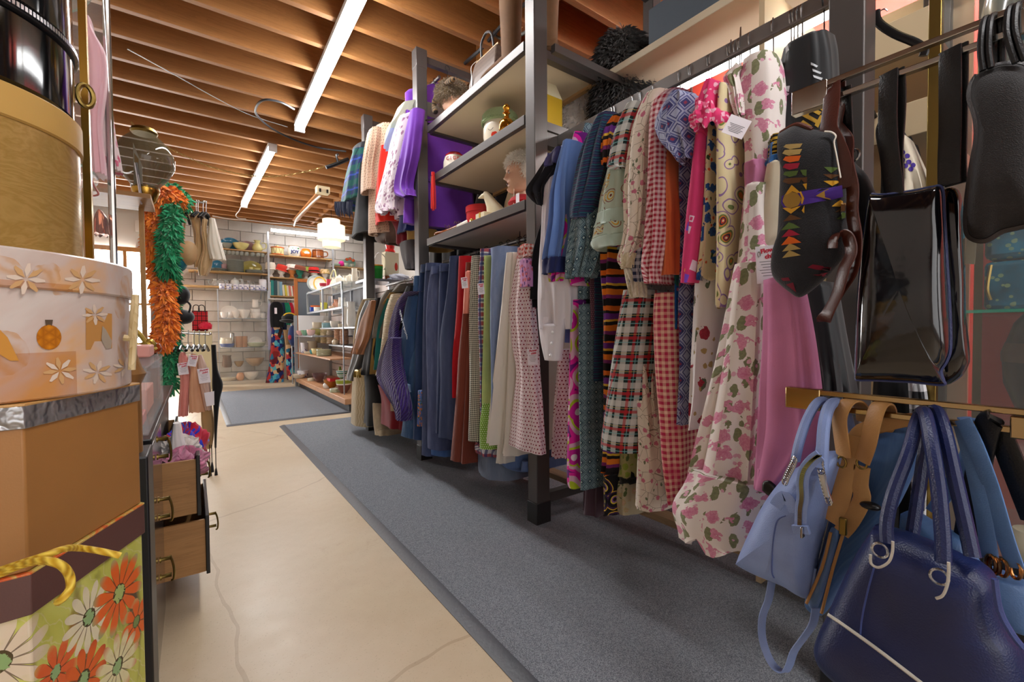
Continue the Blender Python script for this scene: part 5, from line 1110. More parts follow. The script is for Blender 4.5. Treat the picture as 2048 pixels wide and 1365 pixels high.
MB().lathe([(r-.006, zz-.005), (r+.001, zz-.004), (r+.002, zz+.004), (r-.006, zz+.005)], (HC.x, HC.y, 0), 72).build('zip_tape', plain('2a2a2e', .6, name='zip_tape'), t)
b = MB()
for k in range(210):
    a = 2*pi*k/210; c = Vector((HC.x+(r+.003)*cos(a), HC.y+(r+.003)*sin(a), zz)); b.obox(c, Vector((cos(a), sin(a), 0))*.002, Vector((-sin(a), cos(a), 0))*.0014, Vector((0, 0, .0028)))
b.build('zip_teeth', plain('c9c9cc', .25, 1, name='zip_silver'), t, kind='stuff')
q = px(171, 192, y=HC.y+.07); MB().tube([q+Vector((.008*cos(a), .004*cos(a), .016*sin(a))) for a in [2*pi*k/14 for k in range(15)]], .0035, 8).build('handle_ring', oldbrass, t)

# ================================================================== curved glass show case
GC = Vector((-.425, 1.50, 0)); GR = .27
t = thing('curved_display_case', 'curved glass show case with brass edge behind the hat boxes', 'show case', (GC.x, GC.y, .73))
clr = glassm('f6fbfb', .10, .01)
def arc(r, a0, a1, n): return [(GC.x+r*cos(a0+(a1-a0)*k/n), GC.y+r*sin(a0+(a1-a0)*k/n)) for k in range(n+1)]
ap = arc(GR, radians(-78), radians(80), 26)
MB().loft([[(x, y, z) for x, y in ap] for z in (.73, 2.6)], False, False, False).build('curved_pane', clr, t, smooth=80)
MB().loft([[(x, y, z) for x, y in ap]+[(GC.x+(GR+.006)*(x-GC.x)/GR, GC.y+(GR+.006)*(y-GC.y)/GR, z) for x, y in ap[::-1]] for z in (.74, .75)]).build('base_rim', brass, t)
for z in (.985, 1.385, 1.86):
    dsc = [(x, y) for x, y in arc(GR-.03, radians(-80), radians(82), 24)]+[(GC.x-.1, GC.y+.2), (GC.x-.1, GC.y-.2)]
    s_ = MB().loft([[(x, y, zz_) for x, y in dsc] for zz_ in (z, z+.007)]).build('glass_shelf', glassm('e8f6ee', .16), t)
    ed = arc(GR-.0295, radians(-80), radians(82), 24); MB().loft([[(x, y, zz_) for x, y in ed] for zz_ in (z, z+.007)], False, False, False).build('green_edge', tealg, s_)
for a in (-78, 80):
    x, y = arc(GR, radians(a), radians(a), 1)[0]; MB().box(x-.008, x+.008, y-.008, y+.008, .73, 2.6).build('brass_stile', oldbrass, t)
MB().box(GC.x-.02, GC.x-.012, GC.y-.26, GC.y+.26, .73, 2.6).build('mirror_back', plain('b9a48a', .3, name='tan_back'), t)
ta = atan2(GC.x, GC.y)+math.asin(GR/hypot(GC.x, GC.y)); td = sqrt(GC.x**2+GC.y**2-GR**2); te = Vector((sin(ta)*td, cos(ta)*td, 0))
MB().tube([(te.x-.006, te.y, .74), (te.x-.006, te.y, 2.6)], .008, 10).build('edge_reflection', chrome, t)  # added chrome tube standing in for the reflection down the curved pane's edge
q0 = px(172, 260, y=1.27); MB().box(q0.x-.006, q0.x+.006, 1.262, 1.28, .73, 2.6).build('brass_strip', brass, t)
MB().box(-.75, -.14, 1.2, 1.85, .70, .73).build('base_board', plain('8a7a60', .4, name='base_board'), t)
def drape(name, label, cat, rows, y, depth, mat, fold=.3, nf=11, seed=3):      # small soft thing seen from the front, rows (y, left, right) at depth plane Y = y
    keys = []
    for r_ in rows:
        a = px(r_[1], r_[0], y=y); b_ = px(r_[2], r_[0], y=y); keys.append(((a.z+b_.z)/2, (a.x+b_.x)/2, abs(b_.x-a.x)/2))
    keys = smoothpath(keys, 6); rings = []; N = len(keys); rnd = random.Random(seed); p0, p1 = rnd.uniform(0, 6), rnd.uniform(0, 6)
    for i, (z, xc, h) in enumerate(keys):
        tt = i/(N-1); ring = []
        for k in range(36):
            a = 2*pi*k/36; w_ = 1+fold*.35*sin(nf*a+p0+2*tt)*(.3+.7*tt); ring.append((xc+h*math.copysign(abs(cos(a))**.7, cos(a))*(1+.06*sin(5*tt+p1)*fold), y-depth/2*w_*math.copysign(abs(sin(a))**.8, sin(a)), z+.003*sin(nf*a)*tt))
        rings.append(ring)
    return MB().loft(rings).build(name, mat, None, label, cat, smooth=75)
drape('doll_dress', 'pale pink doll dress with ruffle on the upper shelf of the curved case', 'doll dress', [(45, 170, 185), (70, 168, 192), (110, 168, 214), (170, 172, 214), (250, 174, 205), (330, 176, 212), (352, 178, 214)], 1.50, .07, satin('e3a9b2', .45))
drape('doll_dress', 'white and rose lace doll dress hanging lower in the curved case', 'doll dress', [(378, 186, 200), (420, 186, 222), (480, 186, 232), (540, 186, 240), (575, 200, 240)], 1.53, .07, floral('dcc9c8', 'd77a92', 'c23a62', None, 40, .36, name='doll_rose_print')) if False else drape('doll_dress', 'white and rose lace doll dress hanging lower in the curved case', 'doll dress', [(205, 196, 212), (230, 194, 226), (270, 192, 232), (310, 196, 240), (345, 204, 246)], 1.56, .06, floral('dcc9c8', 'd77a92', 'c23a62', None, 40, .36, name='doll_rose_print'))
b = drape('sequin_cap', 'copper and violet sequin cap on the lowest glass shelf', 'cap', [(424, 198, 206), (435, 190, 214), (452, 187, 218), (470, 186, 220)], 1.52, .06, Mat('copper_sequins', .2, .8).color('b26a4a').m)
MB().box(-.31, -.22, 1.55, 1.57, .993, 1.37).build('stand_card', plain('b98450', .7, name='tan_card'), None, 'tan backing card standing in the curved case', 'card')
MB().tube(smoothpath([tuple(px(u, v, y=1.42)) for u, v in ((180, 350), (188, 372), (197, 388), (186, 392), (178, 388))], 4), .0045, 8, flat=.5).build('leather_strap', leather('a8402a', .4), None, 'red leather strap looped inside the curved case', 'strap')

# ================================================================== chest with a row of drawers
blk = plain('0e0f12', .28, grain=.03, name='black_lacquer'); oak = wood('b98a55', '96683a', 'X', .5, 1.0, name='oak')
CX, CY0, CY1, CZ = -.095, 1.50, 2.98, .72
ch = thing('chest_of_drawers', 'black lacquered chest with oak drawers pulled open and brass bail pulls', 'chest of drawers', (-.4, 2.2, 0))
MB().box(-.72, CX-.02, CY0, CY1, .0, CZ-.02).build('carcass', blk, ch, bevel=.003)
MB().box(-.73, CX, CY0-.005, CY1+.005, CZ-.02, CZ).build('top', blk, ch, bevel=.003)
MB().box(CX-.022, CX-.002, CY0+.004, 1.93, .05, CZ-.03).build('door', plain('34333a', .12, .2, name='black_glass'), ch, bevel=.002)
def pull(par, x, y, z, s=1.0):
    for d in (-.026, .026):
        MB().lathe([(.012, 0), (.012, .004), (.006, .006), (.006, .026), (.0095, .03), (.0095, .036), (0, .037)], (0, 0, 0), 12)
        m = MB().tube([(x, y+d*.0, z+d), (x+.004, y, z+d), (x+.0041, y, z+d), (x+.026, y, z+d), (x+.028, y, z+d)], [.009, .009, .005, .006, .007], 10); m.build('pull_post', oldbrass, par)
    MB().tube(smoothpath([(x+.025, y, z+.03), (x+.031, y-.004, z+.012), (x+.034, y-.006, z-.014), (x+.032, y-.004, z-.038), (x+.027, y, z-.043)], 4), .0032, 8).build('pull_bail', oldbrass, par)
dr_ = [o for o in ch.children if o.name.startswith('door')][0]
for z in (.66, .48, .30): pull(dr_, CX, 1.66, z)
def drawer(y0, y1, z0, z1, out, tilt=0):
    d = MB().box(CX+out-.012, CX+out, y0-.008, y1+.008, z0-.008, z1+.004).build('drawer_front', blk, ch, bevel=.002)
    MB().box(CX-.3, CX+out-.012, y0, y0+.012, z0, z1-.012).build('drawer_side', oak, ch); MB().box(CX-.3, CX+out-.012, y1-.012, y1, z0, z1-.012).build('drawer_side', oak, ch)
    MB().box(CX-.3, CX+out-.012, y0+.012, y1-.012, z0+.01, z0+.018).build('drawer_bottom', oak, ch)
    return d
zd = [px(424, 1140, y=1.96).z, px(412, 1030, y=1.96).z, px(400, 920, y=1.96).z]
d1 = drawer(1.96, 2.44, zd[0], zd[1]-.005, .128); d2 = drawer(1.96, 2.44, zd[1]+.012, zd[2]+.015, .105)
for d, o in ((d1, .128), (d2, .105)): pull(d, CX+o, 2.2, (W[d.name].z))
drawer(2.5, 2.94, zd[0], zd[1]-.005, .02); drawer(2.5, 2.94, zd[1]+.012, zd[2]+.015, .02)
def heap(name, label, cat, c, rx, ry, rz, mat, seed=1, fr=5):
    m = MB(); rings = []
    for i in range(13):
        tt = -pi/2*.5+(pi*.75)*i/12; q = max(cos(tt), .03); ring = []
        for k in range(28):
            a = 2*pi*k/28; w_ = 1+.18*sin(fr*a+seed+3*i*.3)+.1*sin(9*a+seed*2-i*.5); ring.append((c[0]+rx*q*w_*cos(a), c[1]+ry*q*w_*sin(a), c[2]+rz*(sin(tt)+.7)*(1+.12*sin(7*a+i+seed))))
        rings.append(ring)
    return m.loft(rings).build(name, mat, None, label, cat, smooth=80)
z_ = zd[2]-.015
heap('knitted_scarf', 'rose pink ribbed knit folded at the front of the open top drawer', 'knitwear', (-.035, 2.06, z_-.06), .07, .08, .06, knit('d98aa6', 'b86485', .012), 2)
heap('knitted_scarf', 'cream knit lying behind the rose pink one in the open drawer', 'knitwear', (-.05, 2.16, z_-.06), .07, .08, .075, knit('e8dcd4', 'c9bcb4', .01), 5)
heap('knitted_scarf', 'red and royal blue chunky knit at the back of the open drawer', 'knitwear', (-.03, 2.32, z_-.05), .07, .10, .08, swirl(((0, 'b01a36'), (.3, '2a3cc0'), (.6, 'c01f3a')), 26, .1, 'red_blue_knit'), 9)
drape('lace_cloth', 'white lace cloth spilling up out of the open drawer', 'lace', [(846, 346, 362), (870, 342, 366), (895, 340, 372), (925, 338, 366)], 2.1, .05, cloth('ece6e4', .1))
# things on top of the chest
acr = glassm('f2f6f8', .16, .03, 'acrylic')
t = thing('acrylic_box', 'clear acrylic lidded box full of pink trinkets on the black chest', 'box', (-.25, 1.85, CZ))
MB().box(-.36, -.105, 1.55, 2.3, CZ+.001, CZ+.005).build('base', acr, t)
for x0, x1, y0, y1, nm in ((-.36, -.355, 1.55, 2.3, 'side'), (-.11, -.105, 1.55, 2.3, 'side'), (-.355, -.11, 1.55, 1.555, 'end'), (-.355, -.11, 2.295, 2.3, 'end')): MB().box(x0, x1, y0, y1, CZ+.005, CZ+.185).build(nm, acr, t)
MB().box(-.362, -.10, 1.545, 2.305, CZ+.186, CZ+.191).build('lid', acr, t, bevel=.001)
MB().box(-.33, -.125, 1.6, 1.8, CZ+.006, CZ+.04).build('pink_parcel', plain('d96a5a', .5, name='coral_card'), None, 'coral pink card box inside the acrylic box', 'card box', bevel=.004)
MB().box(-.31, -.13, 1.9, 2.2, CZ+.006, CZ+.09).build('peach_parcel', plain('e2a99a', .6, name='peach_card'), None, 'peach coloured box inside the acrylic box', 'card box', bevel=.004)
MB().box(-.215, -.128, 2.06, 2.26, CZ+.192, CZ+.235).build('pink_case', plain('e0a196', .5, name='pink_leatherette'), None, 'salmon pink case lying on the acrylic lid', 'case', bevel=.006)
tw = wood('a8783f', '84592b', 'Z', .35, 1.2, name='turned_wood')
UR_ = px(276, 800, y=1.36)
ur = MB().lathe([(.052, .72), (.052, .88), (.054, .885), (.060, .90), (.062, .905), (.056, .915), (.05, .935), (.046, .95), (.046, .985), (.048, .99), (.036, 1.0), (0, 1.004)], (UR_.x-.045, 1.36, -.0), 36).build('wooden_canister', tw, None, 'turned brown wooden canister beside the tan hat box', 'canister', smooth=30)
MB().box(UR_.x-.11, UR_.x+.02, 1.29, 1.43, 0, .72).build('side_stand', plain('131316', .4, name='black_stand'), None, 'black stand under the wooden canister', 'stand', bevel=.004)
t = MB().box(-.205, -.125, 2.38, 2.52, CZ+.001, CZ+.19).build('trinket_box', plain('4a3a2c', .35, name='bronze'), None, 'bronze stepped stand carrying the amber jar', 'stand', bevel=.008)
am = Mat('amber_glass', .08); am.color('a8481a'); am.b.inputs['Transmission Weight'].default_value = .35
vase('amber_jar', 'squat amber glass jar on the bronze stand', 'jar', [(.035, 0), (.05, .008), (.053, .02), (.05, .04), (.04, .047), (0, .05)], -.165, 2.45, CZ+.191, am.m)
t = thing('gilt_figurine', 'gilded bow shaped figurine behind the rope handle', 'figurine', (-.19, 2.34, CZ+.19)); b = MB()
for pts in ([(272, 662), (282, 672), (292, 685), (302, 692), (312, 700)], [(272, 672), (268, 684), (280, 696), (292, 704), (306, 708)], [(285, 690), (300, 682), (308, 690), (302, 700)], [(276, 690), (285, 700), (300, 706)]):
    MB().tube(smoothpath([tuple(px(u, v, y=2.34)) for u, v in pts], 4), [.010]*9 if len(pts) == 3 else .009, 8).build('gilt_scroll', plain('b39a4a', .3, .9, name='gilt'), t)

# ================================================================== lingerie stand, feather boas
LY = 3.8
t = thing('lingerie_stand', 'chrome two arm garment stand with a white post beside the drawers', 'garment stand', (-.25, LY, 0))
pa = px(292, 362, y=LY); pb = px(312, 362, y=LY)
MB().box(pa.x, pb.x, LY+.06, LY+.16, 0, pa.z).build('post', plain('c9c4c2', .5, name='white_laminate'), t, bevel=.003)
for (u0, v0, u1, v1) in ((330, 398, 408, 405), (328, 664, 420, 669)):
    a, b_ = px(u0, v0, y=LY), px(u1, v1, y=LY); MB().tube([(pb.x-.01, LY+.1, a.z), (pb.x+.03, LY+.03, a.z), (a.x, LY, a.z), (b_.x, LY, b_.z)], .0085, 10).build('arm', chrome, t)
    MB().ball((b_.x, LY, b_.z+.004), .011).build('arm_end', chrome, t)
def boa(name, label, pts, r, cols, n, seed):
    rnd = random.Random(seed); path = smoothpath([tuple(px(u, v, y=yy)) for u, v, yy in pts], 14); m = MB()
    for i in range(n):
        c = Vector(path[int(rnd.random()*len(path))]); a = rnd.uniform(0, 2*pi); up = rnd.uniform(-1.2, 1.1); d = Vector((cos(a)*cos(up), sin(a)*cos(up), sin(up))).normalized()
        L = r*rnd.uniform(.6, 1.25); w_ = L*rnd.uniform(.07, .17); sd = d.cross(Vector((rnd.uniform(-1, 1), rnd.uniform(-1, 1), rnd.uniform(-1, 1)))).normalized(); nn = d.cross(sd)
        p = [c+d*(L*.1), c+d*(L*.45)+sd*w_+nn*(L*.12), c+d*(L*.55)+nn*(L*.2), c+d*(L*.45)-sd*w_+nn*(L*.12), c+d*(L*.8)+sd*w_*.7-Vector((0, 0, L*.1)), c+d*(L*.82)-sd*w_*.7-Vector((0, 0, L*.1)), c+d*L-Vector((0, 0, L*.25))]
        m.add(p, [(0, 1, 2), (0, 2, 3), (1, 4, 2), (2, 5, 3), (2, 4, 6), (2, 6, 5)])
    fm = Mat('feather', .9); fm.color(fm.mix(fm.noise(fm.coord('Object'), 28, 3), *cols)); fm.sheen(.4)
    t = thing(name, label, 'feather boa', (path[-1][0], path[-1][1], path[-1][2]-.05))
    MB().tube(path, r*.22, 6).build('cord', fm.m, t); m.build('feathers', fm.m, t, kind='stuff', smooth=0); return t
boa('feather_boa', 'bright orange feather boa draped on the white post', [(350, 400, 3.66), (334, 388, 3.64), (320, 405, 3.64), (312, 440, 3.64), (310, 480, 3.64), (314, 515, 3.7), (320, 545, 3.72), (326, 575, 3.64), (330, 610, 3.62), (332, 645, 3.62), (326, 675, 3.62), (318, 684, 3.62)], .075, ('ea6a0c', 'ffa436'), 5200, 4)
boa('feather_boa', 'emerald green feather boa wound with the orange one', [(366, 404, 3.72), (352, 392, 3.74), (336, 378, 3.76), (344, 420, 3.60), (340, 455, 3.56), (336, 495, 3.56), (335, 530, 3.60), (340, 560, 3.76), (345, 590, 3.86), (344, 640, 3.88), (342, 690, 3.84), (340, 730, 3.84), (336, 775, 3.84)], .072, ('0c7a48', '2ab57a'), 5200, 8)
def bra(label, mat, cups, straps, y=LY, name='bra', band=None):
    cs = [px(u, v, y=y+dy) for u, v, ru, rv, dy in cups]; t = thing(name, label, 'lingerie', tuple(cs[0]))
    for (u, v, ru, rv, dy), c in zip(cups, cs):
        k = (c-CAM).length/FPX; rx, rz = ru*k, rv*k; rings = []
        for i in range(8):
            q = i/7*.98; rr = (1-q**2)**.5; rings.append([(c.x+rx*rr*cos(a), c.y-.06*q-.0, c.z+rz*rr*sin(a)*(1 if sin(a) < 0 else .95)) for a in [2*pi*j/20 for j in range(20)]])
        MB().loft(rings, True, False, True).build('cup', mat, t, smooth=80)
    for s_ in straps: MB().strap(smoothpath([tuple(px(u, v, y=y+.01)) for u, v in s_], 4), .012, .002, (1, 0, .2)).build('strap', mat, t)
    return t
bgb = satin('c49f72', .5); bla = satin('16161a', .5)
def ldrape(label, rows, mat, dy=0, name='slip', cat='lingerie', depth=.07, **k):
    return drape(name, label, cat, rows, LY+dy, depth, mat, **k)
ldrape('black satin corset beside the green boa', [(410, 346, 354), (430, 344, 362), (470, 346, 366), (500, 350, 372), (520, 352, 366)], satin('1c1a1e', .5), .02, 'corset')
bra('beige moulded bra with large cups hanging from the upper arm', bgb, [(376, 506, 15, 20, 0)], [[(372, 432), (368, 460), (366, 492)], [(378, 425), (388, 460), (390, 485)]])
ldrape('beige body shaper with long straps', [(428, 384, 398), (445, 382, 402), (468, 390, 402), (500, 388, 406), (535, 388, 398)], satin('c09a6a', .45), .01)
ldrape('beige satin bodysuit with ruffled hem on the upper arm', [(440, 404, 416), (465, 402, 414), (500, 404, 424), (530, 396, 424), (552, 398, 414)], satin('c8a67a', .5), -.02, fold=.6)
ldrape('ivory satin nightdress, outermost on the upper arm', [(438, 418, 430), (460, 416, 436), (490, 414, 444), (520, 420, 452)], satin('e6dccb', .45), -.05, fold=.4)
bra('teal bra under the beige cups', satin('0f6a7a', .5), [(360, 522, 10, 17, .02)], [[(358, 505), (362, 470)]])
bra('black lace bra hanging against the bright window', bla, [(362, 590, 12, 16, .05), (368, 634, 14, 12, .05)], [[(358, 545), (361, 575)], [(372, 602), (381, 612), (376, 630)]])
b = MB()
t = thing('black_hangers', 'cluster of black plastic hangers clipped along the upper chrome arm', 'hangers', tuple(px(375, 440, y=LY)))
for u in (366, 378, 392, 396, 406, 412):
    a = px(u, 402+(u-366)*.1, y=LY); h_ = MB().tube(smoothpath([tuple(a+Vector((0, .01, .012))), tuple(a+Vector((.004, -.008, .014))), tuple(a+Vector((0, -.01, -.02))), tuple(a+Vector((.0, 0, -.07)))], 3), .0025, 6).build('hook', wire, t)
    MB().tube(smoothpath([tuple(a+Vector((-.03, -.06, -.115))), tuple(a+Vector((-.012, -.03, -.085))), tuple(a+Vector((0, 0, -.07))), tuple(a+Vector((.02, .05, -.09))), tuple(a+Vector((.035, .09, -.14)))], 3), .009, 8).build('arm', blackplastic, t)
t = thing('black_hangers', 'row of black clip hangers along the lower chrome arm', 'hangers', tuple(px(375, 700, y=LY)))
for u in (338, 350, 362, 376, 388, 398, 410):
    a = px(u, 666, y=LY); MB().tube(smoothpath([tuple(a+Vector((0, .01, .012))), tuple(a+Vector((.004, -.008, .014))), tuple(a+Vector((0, -.004, -.03))), tuple(a+Vector((.0, 0, -.09)))], 3), .0025, 6).build('hook', wire, t)
    MB().tube(smoothpath([tuple(a+Vector((-.012, -.1, -.12))), tuple(a+Vector((0, 0, -.09))), tuple(a+Vector((.02, .1, -.13)))], 3), .01, 8).build('arm', blackplastic, t)
t = ldrape('coral pink satin camisole with a price tag on the lower arm', [(705, 360, 370), (722, 356, 378), (760, 360, 382), (800, 358, 378), (832, 356, 376)], satin('dd8f86', .4), -.05, 'camisole', fold=.6); W[t.name] = Vector(t.location)
paper_tag(t, px(366, 738, y=LY-.11), .055, .08, 0, roll=.1)
t = ldrape('peach satin slip on the lower arm', [(708, 382, 392), (740, 380, 398), (780, 378, 404), (824, 378, 414)], satin('dba683', .4), -.07, fold=.4); paper_tag(t, px(385, 722, y=LY-.13), .05, .075, 0, roll=-.2)
t = ldrape('pale blush slip with two tags on the lower arm', [(710, 396, 404), (740, 396, 416), (780, 402, 422), (820, 410, 424)], satin('d9b8a8', .4), -.09, fold=.4); paper_tag(t, px(408, 752, y=LY-.15), .065, .10, 0, roll=.1); paper_tag(t, px(421, 798, y=LY-.15), .06, .095, 0, roll=.12, logo=False, lines=0)
ldrape('tan drawstring shorts hanging under the slips', [(805, 402, 422), (840, 402, 428), (870, 406, 428), (896, 408, 424)], cloth('b89468', .1), -.06, 'shorts', 'shorts')
ldrape('black sequinned scarf with tassels hanging from the end of the lower arm', [(690, 422, 432), (740, 424, 436), (770, 424, 446), (800, 426, 440), (850, 428, 435), (895, 429, 433)], cloth('121214', .5), -.12, 'scarf', 'scarf', fold=.2)
b = MB(); t = thing('tassels', 'black cord tassels dangling below the tan shorts', 'tassels', tuple(px(425, 930, y=LY-.1)))
for u in (419, 423, 431):
    a = px(u, 890, y=LY-.1); e_ = px(u+1, 925+(u % 3)*6, y=LY-.1); MB().tube([tuple(a), tuple(e_)], .003, 6).build('cord', bla, t); MB().tube([tuple(e_), tuple(e_-Vector((0, 0, .03))), tuple(e_-Vector((0, 0, .07)))], [.004, .009, .012], 8).build('tassel', bla, t)
# lamp globe, cards and frame above the drawers
gl_ = px(290, 335, y=2.9); sm = glassm('5f5a45', .62, .04, 'smoked_glass')
t = thing('lamp_globe', 'smoked glass lamp globe with gilt collar high on the left', 'lamp', (gl_.x, 2.9, gl_.z-.18))
MB().lathe([(.045, .17), (.06, .155), (.1, .11), (.125, .05), (.12, 0), (.09, -.055), (.06, -.09), (.055, -.12)], (gl_.x, 2.9, gl_.z), 30).build('globe', sm, t); MB().lathe([(.05, .165), (.056, .175), (.05, .19), (.03, .2), (0, .2)], (gl_.x, 2.9, gl_.z), 20).build('collar', oldbrass, t); MB().lathe([(.03, -.18), (.04, -.17), (.058, -.12), (.056, -.1)], (gl_.x, 2.9, gl_.z), 20).build('gilt_base', brass, t)
MB().box(gl_.x-.4, gl_.x+.03, 2.70, 3.0, gl_.z-.20, gl_.z-.18).build('bracket_shelf', wood('b98a50', '94672f', 'X', .5, 1), t)
MB().box(px(280, 500, y=2.95).x, px(290, 500, y=2.95).x, 2.93, 2.97, 0, gl_.z-.20).build('upright', wood('c99a58', 'a8783a', 'Z', .5, 1, name='pine'), t)
pc = [px(u, v, y=2.88) for u, v in ((266, 285), (284, 330), (286, 402), (268, 403))]; b = MB(); b.add([*pc]+[q+Vector((0, .01, 0)) for q in pc], [(3, 2, 1, 0), (4, 5, 6, 7), (0, 1, 5, 4), (1, 2, 6, 5), (2, 3, 7, 6), (3, 0, 4, 7)])
o = b.build('picture_card', plain('dcd6cc', .5, name='card_white'), None, 'white picture card with a red and gold print by the lamp globe', 'card')
pr = [px(u, v, y=2.875) for u, v in ((268, 305), (277, 318), (279, 352), (270, 340))]; MB().add(pr, [(3, 2, 1, 0)]).build('red_gold_print', floral('b0803a', 'a03a2a', '7a2018', None, 60, .4), o)
for k in range(4):
    pc = [px(u, v, y=2.78+.02*k) for u, v in ((268+2*k, 325), (270+2*k, 325), (283+k, 407), (281+k, 408))]; MB().add([*pc]+[q+Vector((0, .015, 0)) for q in pc], [(3, 2, 1, 0), (4, 5, 6, 7), (0, 1, 5, 4), (1, 2, 6, 5), (2, 3, 7, 6), (3, 0, 4, 7)]).build('leaflet', plain('6a6470' if k % 2 else 'c9c2c4', .5), None, ('nearest grey', 'second white', 'third grey', 'farthest white')[3-k]+' leaflet in the fan under the picture card', 'leaflet', 'leaflets under the picture card')
# ================================================================== back wall: window, shelves, crockery
BY = 10.15
pine = wood('d9b27a', 'bd9258', 'X', .5, 1, name='pale_pine'); zinc = plain('a9adb3', .35, .8, name='zinc')
# window to the left
wx0, wx1, wz0, wz1 = -1.55, -.36, .55, 2.45
w_ = MB().box(wx0, wx1, 10.40, 10.41, wz0, wz1).build('window_1', emit('ffffff', 12.0, name='bright_daylight'), None, kind='structure')
fr = wood('c08a4a', '9a6830', 'Z', .5, 1, name='window_wood')
for x0, x1, z0, z1 in ((wx0-.08, wx0, wz0-.08, wz1+.08), (wx1, wx1+.08, wz0-.08, wz1+.08), (wx0, wx1, wz1, wz1+.08), (wx0, wx1, wz0-.08, wz0), (-.98, -.93, wz0, wz1), (wx0, wx1, 1.5, 1.54)):
    MB().box(x0, x1, 10.34, 10.45, z0, z1).build('window_frame', fr, w_, bevel=.004)
def wshelf(name, label, x0, x1, z, y0=10.1, y1=10.42, th=.022):
    t = thing(name, label, 'shelf', ((x0+x1)/2, y1, z))
    MB().box(x0, x1, y0, y1, z-th, z).build('board', pine, t, bevel=.002)
    for x in (x0+.1, x1-.1): MB().bar((x, y1, z-.2), (x, y0+.08, z-th), .02, .02).build('bracket', zinc, t)
    return t
SZ = {'ul': px(443, 497, y=BY).z, 'mid': px(423, 542, y=BY).z, 'll': px(420, 572, y=BY).z, 'ur': px(600, 514, y=BY).z, 'rr': px(690, 534, y=BY).z, 'book': px(560, 592, y=BY).z, 'hat': px(570, 556, y=BY).z}
wshelf('wall_shelf', 'top left pine wall shelf carrying blue, pink and yellow dishes over hanging cups', .35, 1.24, SZ['ul'])
wshelf('wall_shelf', 'second pine wall shelf on the left carrying stacked grey plates', -.05, 1.24, SZ['mid'])
wshelf('wall_shelf', 'short lowest pine wall shelf on the left carrying glass jugs', -.3, 1.24, SZ['ll'])
wshelf('wall_shelf', 'pine wall shelf carrying the four round cookie jars', 1.27, 2.5, SZ['ur'])
wshelf('wall_shelf', 'pine wall shelf carrying the hats on heads', 1.27, 2.45, SZ['hat'])
wshelf('wall_shelf', 'short pine wall shelf at the right carrying the painted plate', 2.53, 3.4, SZ['rr'])
wshelf('wall_shelf', 'pine shelf carrying the row of books above the clothes', 1.27, 1.78, SZ['book'])
for x, z0, z1 in ((1.255, 0, 3.02), (2.50, 1.9, 3.0)):
    MB().box(x-.018, x+.018, 10.07, 10.11, z0, z1).build('shelf_upright', zinc, None, 'zinc shelf upright running up %s' % ('beside the glass cabinet' if x < 2 else 'right of the cookie jars'), 'upright', bevel=.002)
# crockery profiles, unit width 1 (radius .5) and unit height
PF = {'plate_stack': [(.3, 0), (.5, .06), (.47, .1), (.5, .14), (.47, .2), (.5, .26), (.47, .34), (.5, .4), (.47, .48), (.5, .56), (.47, .64), (.5, .72), (.47, .8), (.5, .9), (.48, 1), (.1, .96), (0, .96)],
      'bowl': [(.18, 0), (.2, .06), (.34, .3), (.46, .7), (.5, 1), (.47, 1), (.42, .7), (.28, .3), (0, .16)],
      'jar': [(.34, 0), (.44, .1), (.5, .38), (.48, .62), (.38, .82), (.36, .86), (.38, .9), (.3, .96), (.08, 1), (0, 1)],
      'drum': [(.48, 0), (.5, .04), (.5, .74), (.52, .76), (.52, .82), (.3, .86), (.12, .92), (.14, 1), (0, 1)],
      'urn': [(.4, 0), (.5, .3), (.5, .7), (.42, .88), (.44, .9), (.44, 1), (.38, 1), (.3, .9), (0, .88)],
      'cup': [(.22, 0), (.36, .12), (.46, .5), (.5, 1), (.46, 1), (.4, .5), (.28, .14), (0, .1)],
      'mug': [(.42, 0), (.46, .04), (.5, 1), (.46, 1), (.42, .08), (0, .06)],
      'jug': [(.3, 0), (.44, .12), (.5, .32), (.4, .56), (.24, .74), (.26, .92), (.34, 1), (.3, 1), (.2, .8), (0, .78)],
      'teapot': [(.3, 0), (.46, .2), (.5, .45), (.4, .7), (.24, .78), (.2, .84), (.06, .9), (.07, 1), (0, 1)],
      'canister': [(.48, 0), (.5, .02), (.5, .8), (.46, .84), (.48, .86), (.48, .94), (.1, 1), (0, 1)],
      'tumbler': [(.38, 0), (.42, .03), (.5, 1), (.47, 1), (.38, .06), (0, .05)],
      'dish': [(.3, 0), (.42, .2), (.5, .9), (.48, 1), (.38, .4), (0, .3)],
      'pitcher': [(.4, 0), (.5, .15), (.46, .5), (.4, .85), (.46, 1), (.42, 1), (.36, .85), (0, .8)]}
PF['tall_stack'] = [(.3, 0)]+[q for k in range(11) for q in ((.5, .05+.085*k), (.5, .065+.085*k), (.40, .075+.085*k))]+[(.45, 1), (.1, .97), (0, .97)]
def handle_tube(t, c, w, h, mat, side=1): MB().tube(smoothpath([(c[0]+side*w*.40, c[1], c[2]+h*.82), (c[0]+side*w*.78, c[1], c[2]+h*.8), (c[0]+side*w*.80, c[1], c[2]+h*.4), (c[0]+side*w*.42, c[1], c[2]+h*.22)], 4), w*.055, 6).build('handle', mat, t, smooth=80)
def pot(name, label, cat, u, v, wpx, hpx, prof, mat, y=None, x=None, handle=0, group=None, z=None, sx=1, lid=None, n=20):
    c = px(u, v, y=y) if x is None else px(u, v, x=x)
    if z is not None: c.z = z
    k = (c-CAM).dot(_F)/FPX; w, h = wpx*k, hpx*k
    t = MB().lathe([(r*w, q*h) for r, q in PF[prof]], tuple(c), n, sx=sx).build(name, mat, None, label, cat, group, smooth=40)
    if handle: handle_tube(t, c, w, h, mat, handle)
    return t, c, w, h
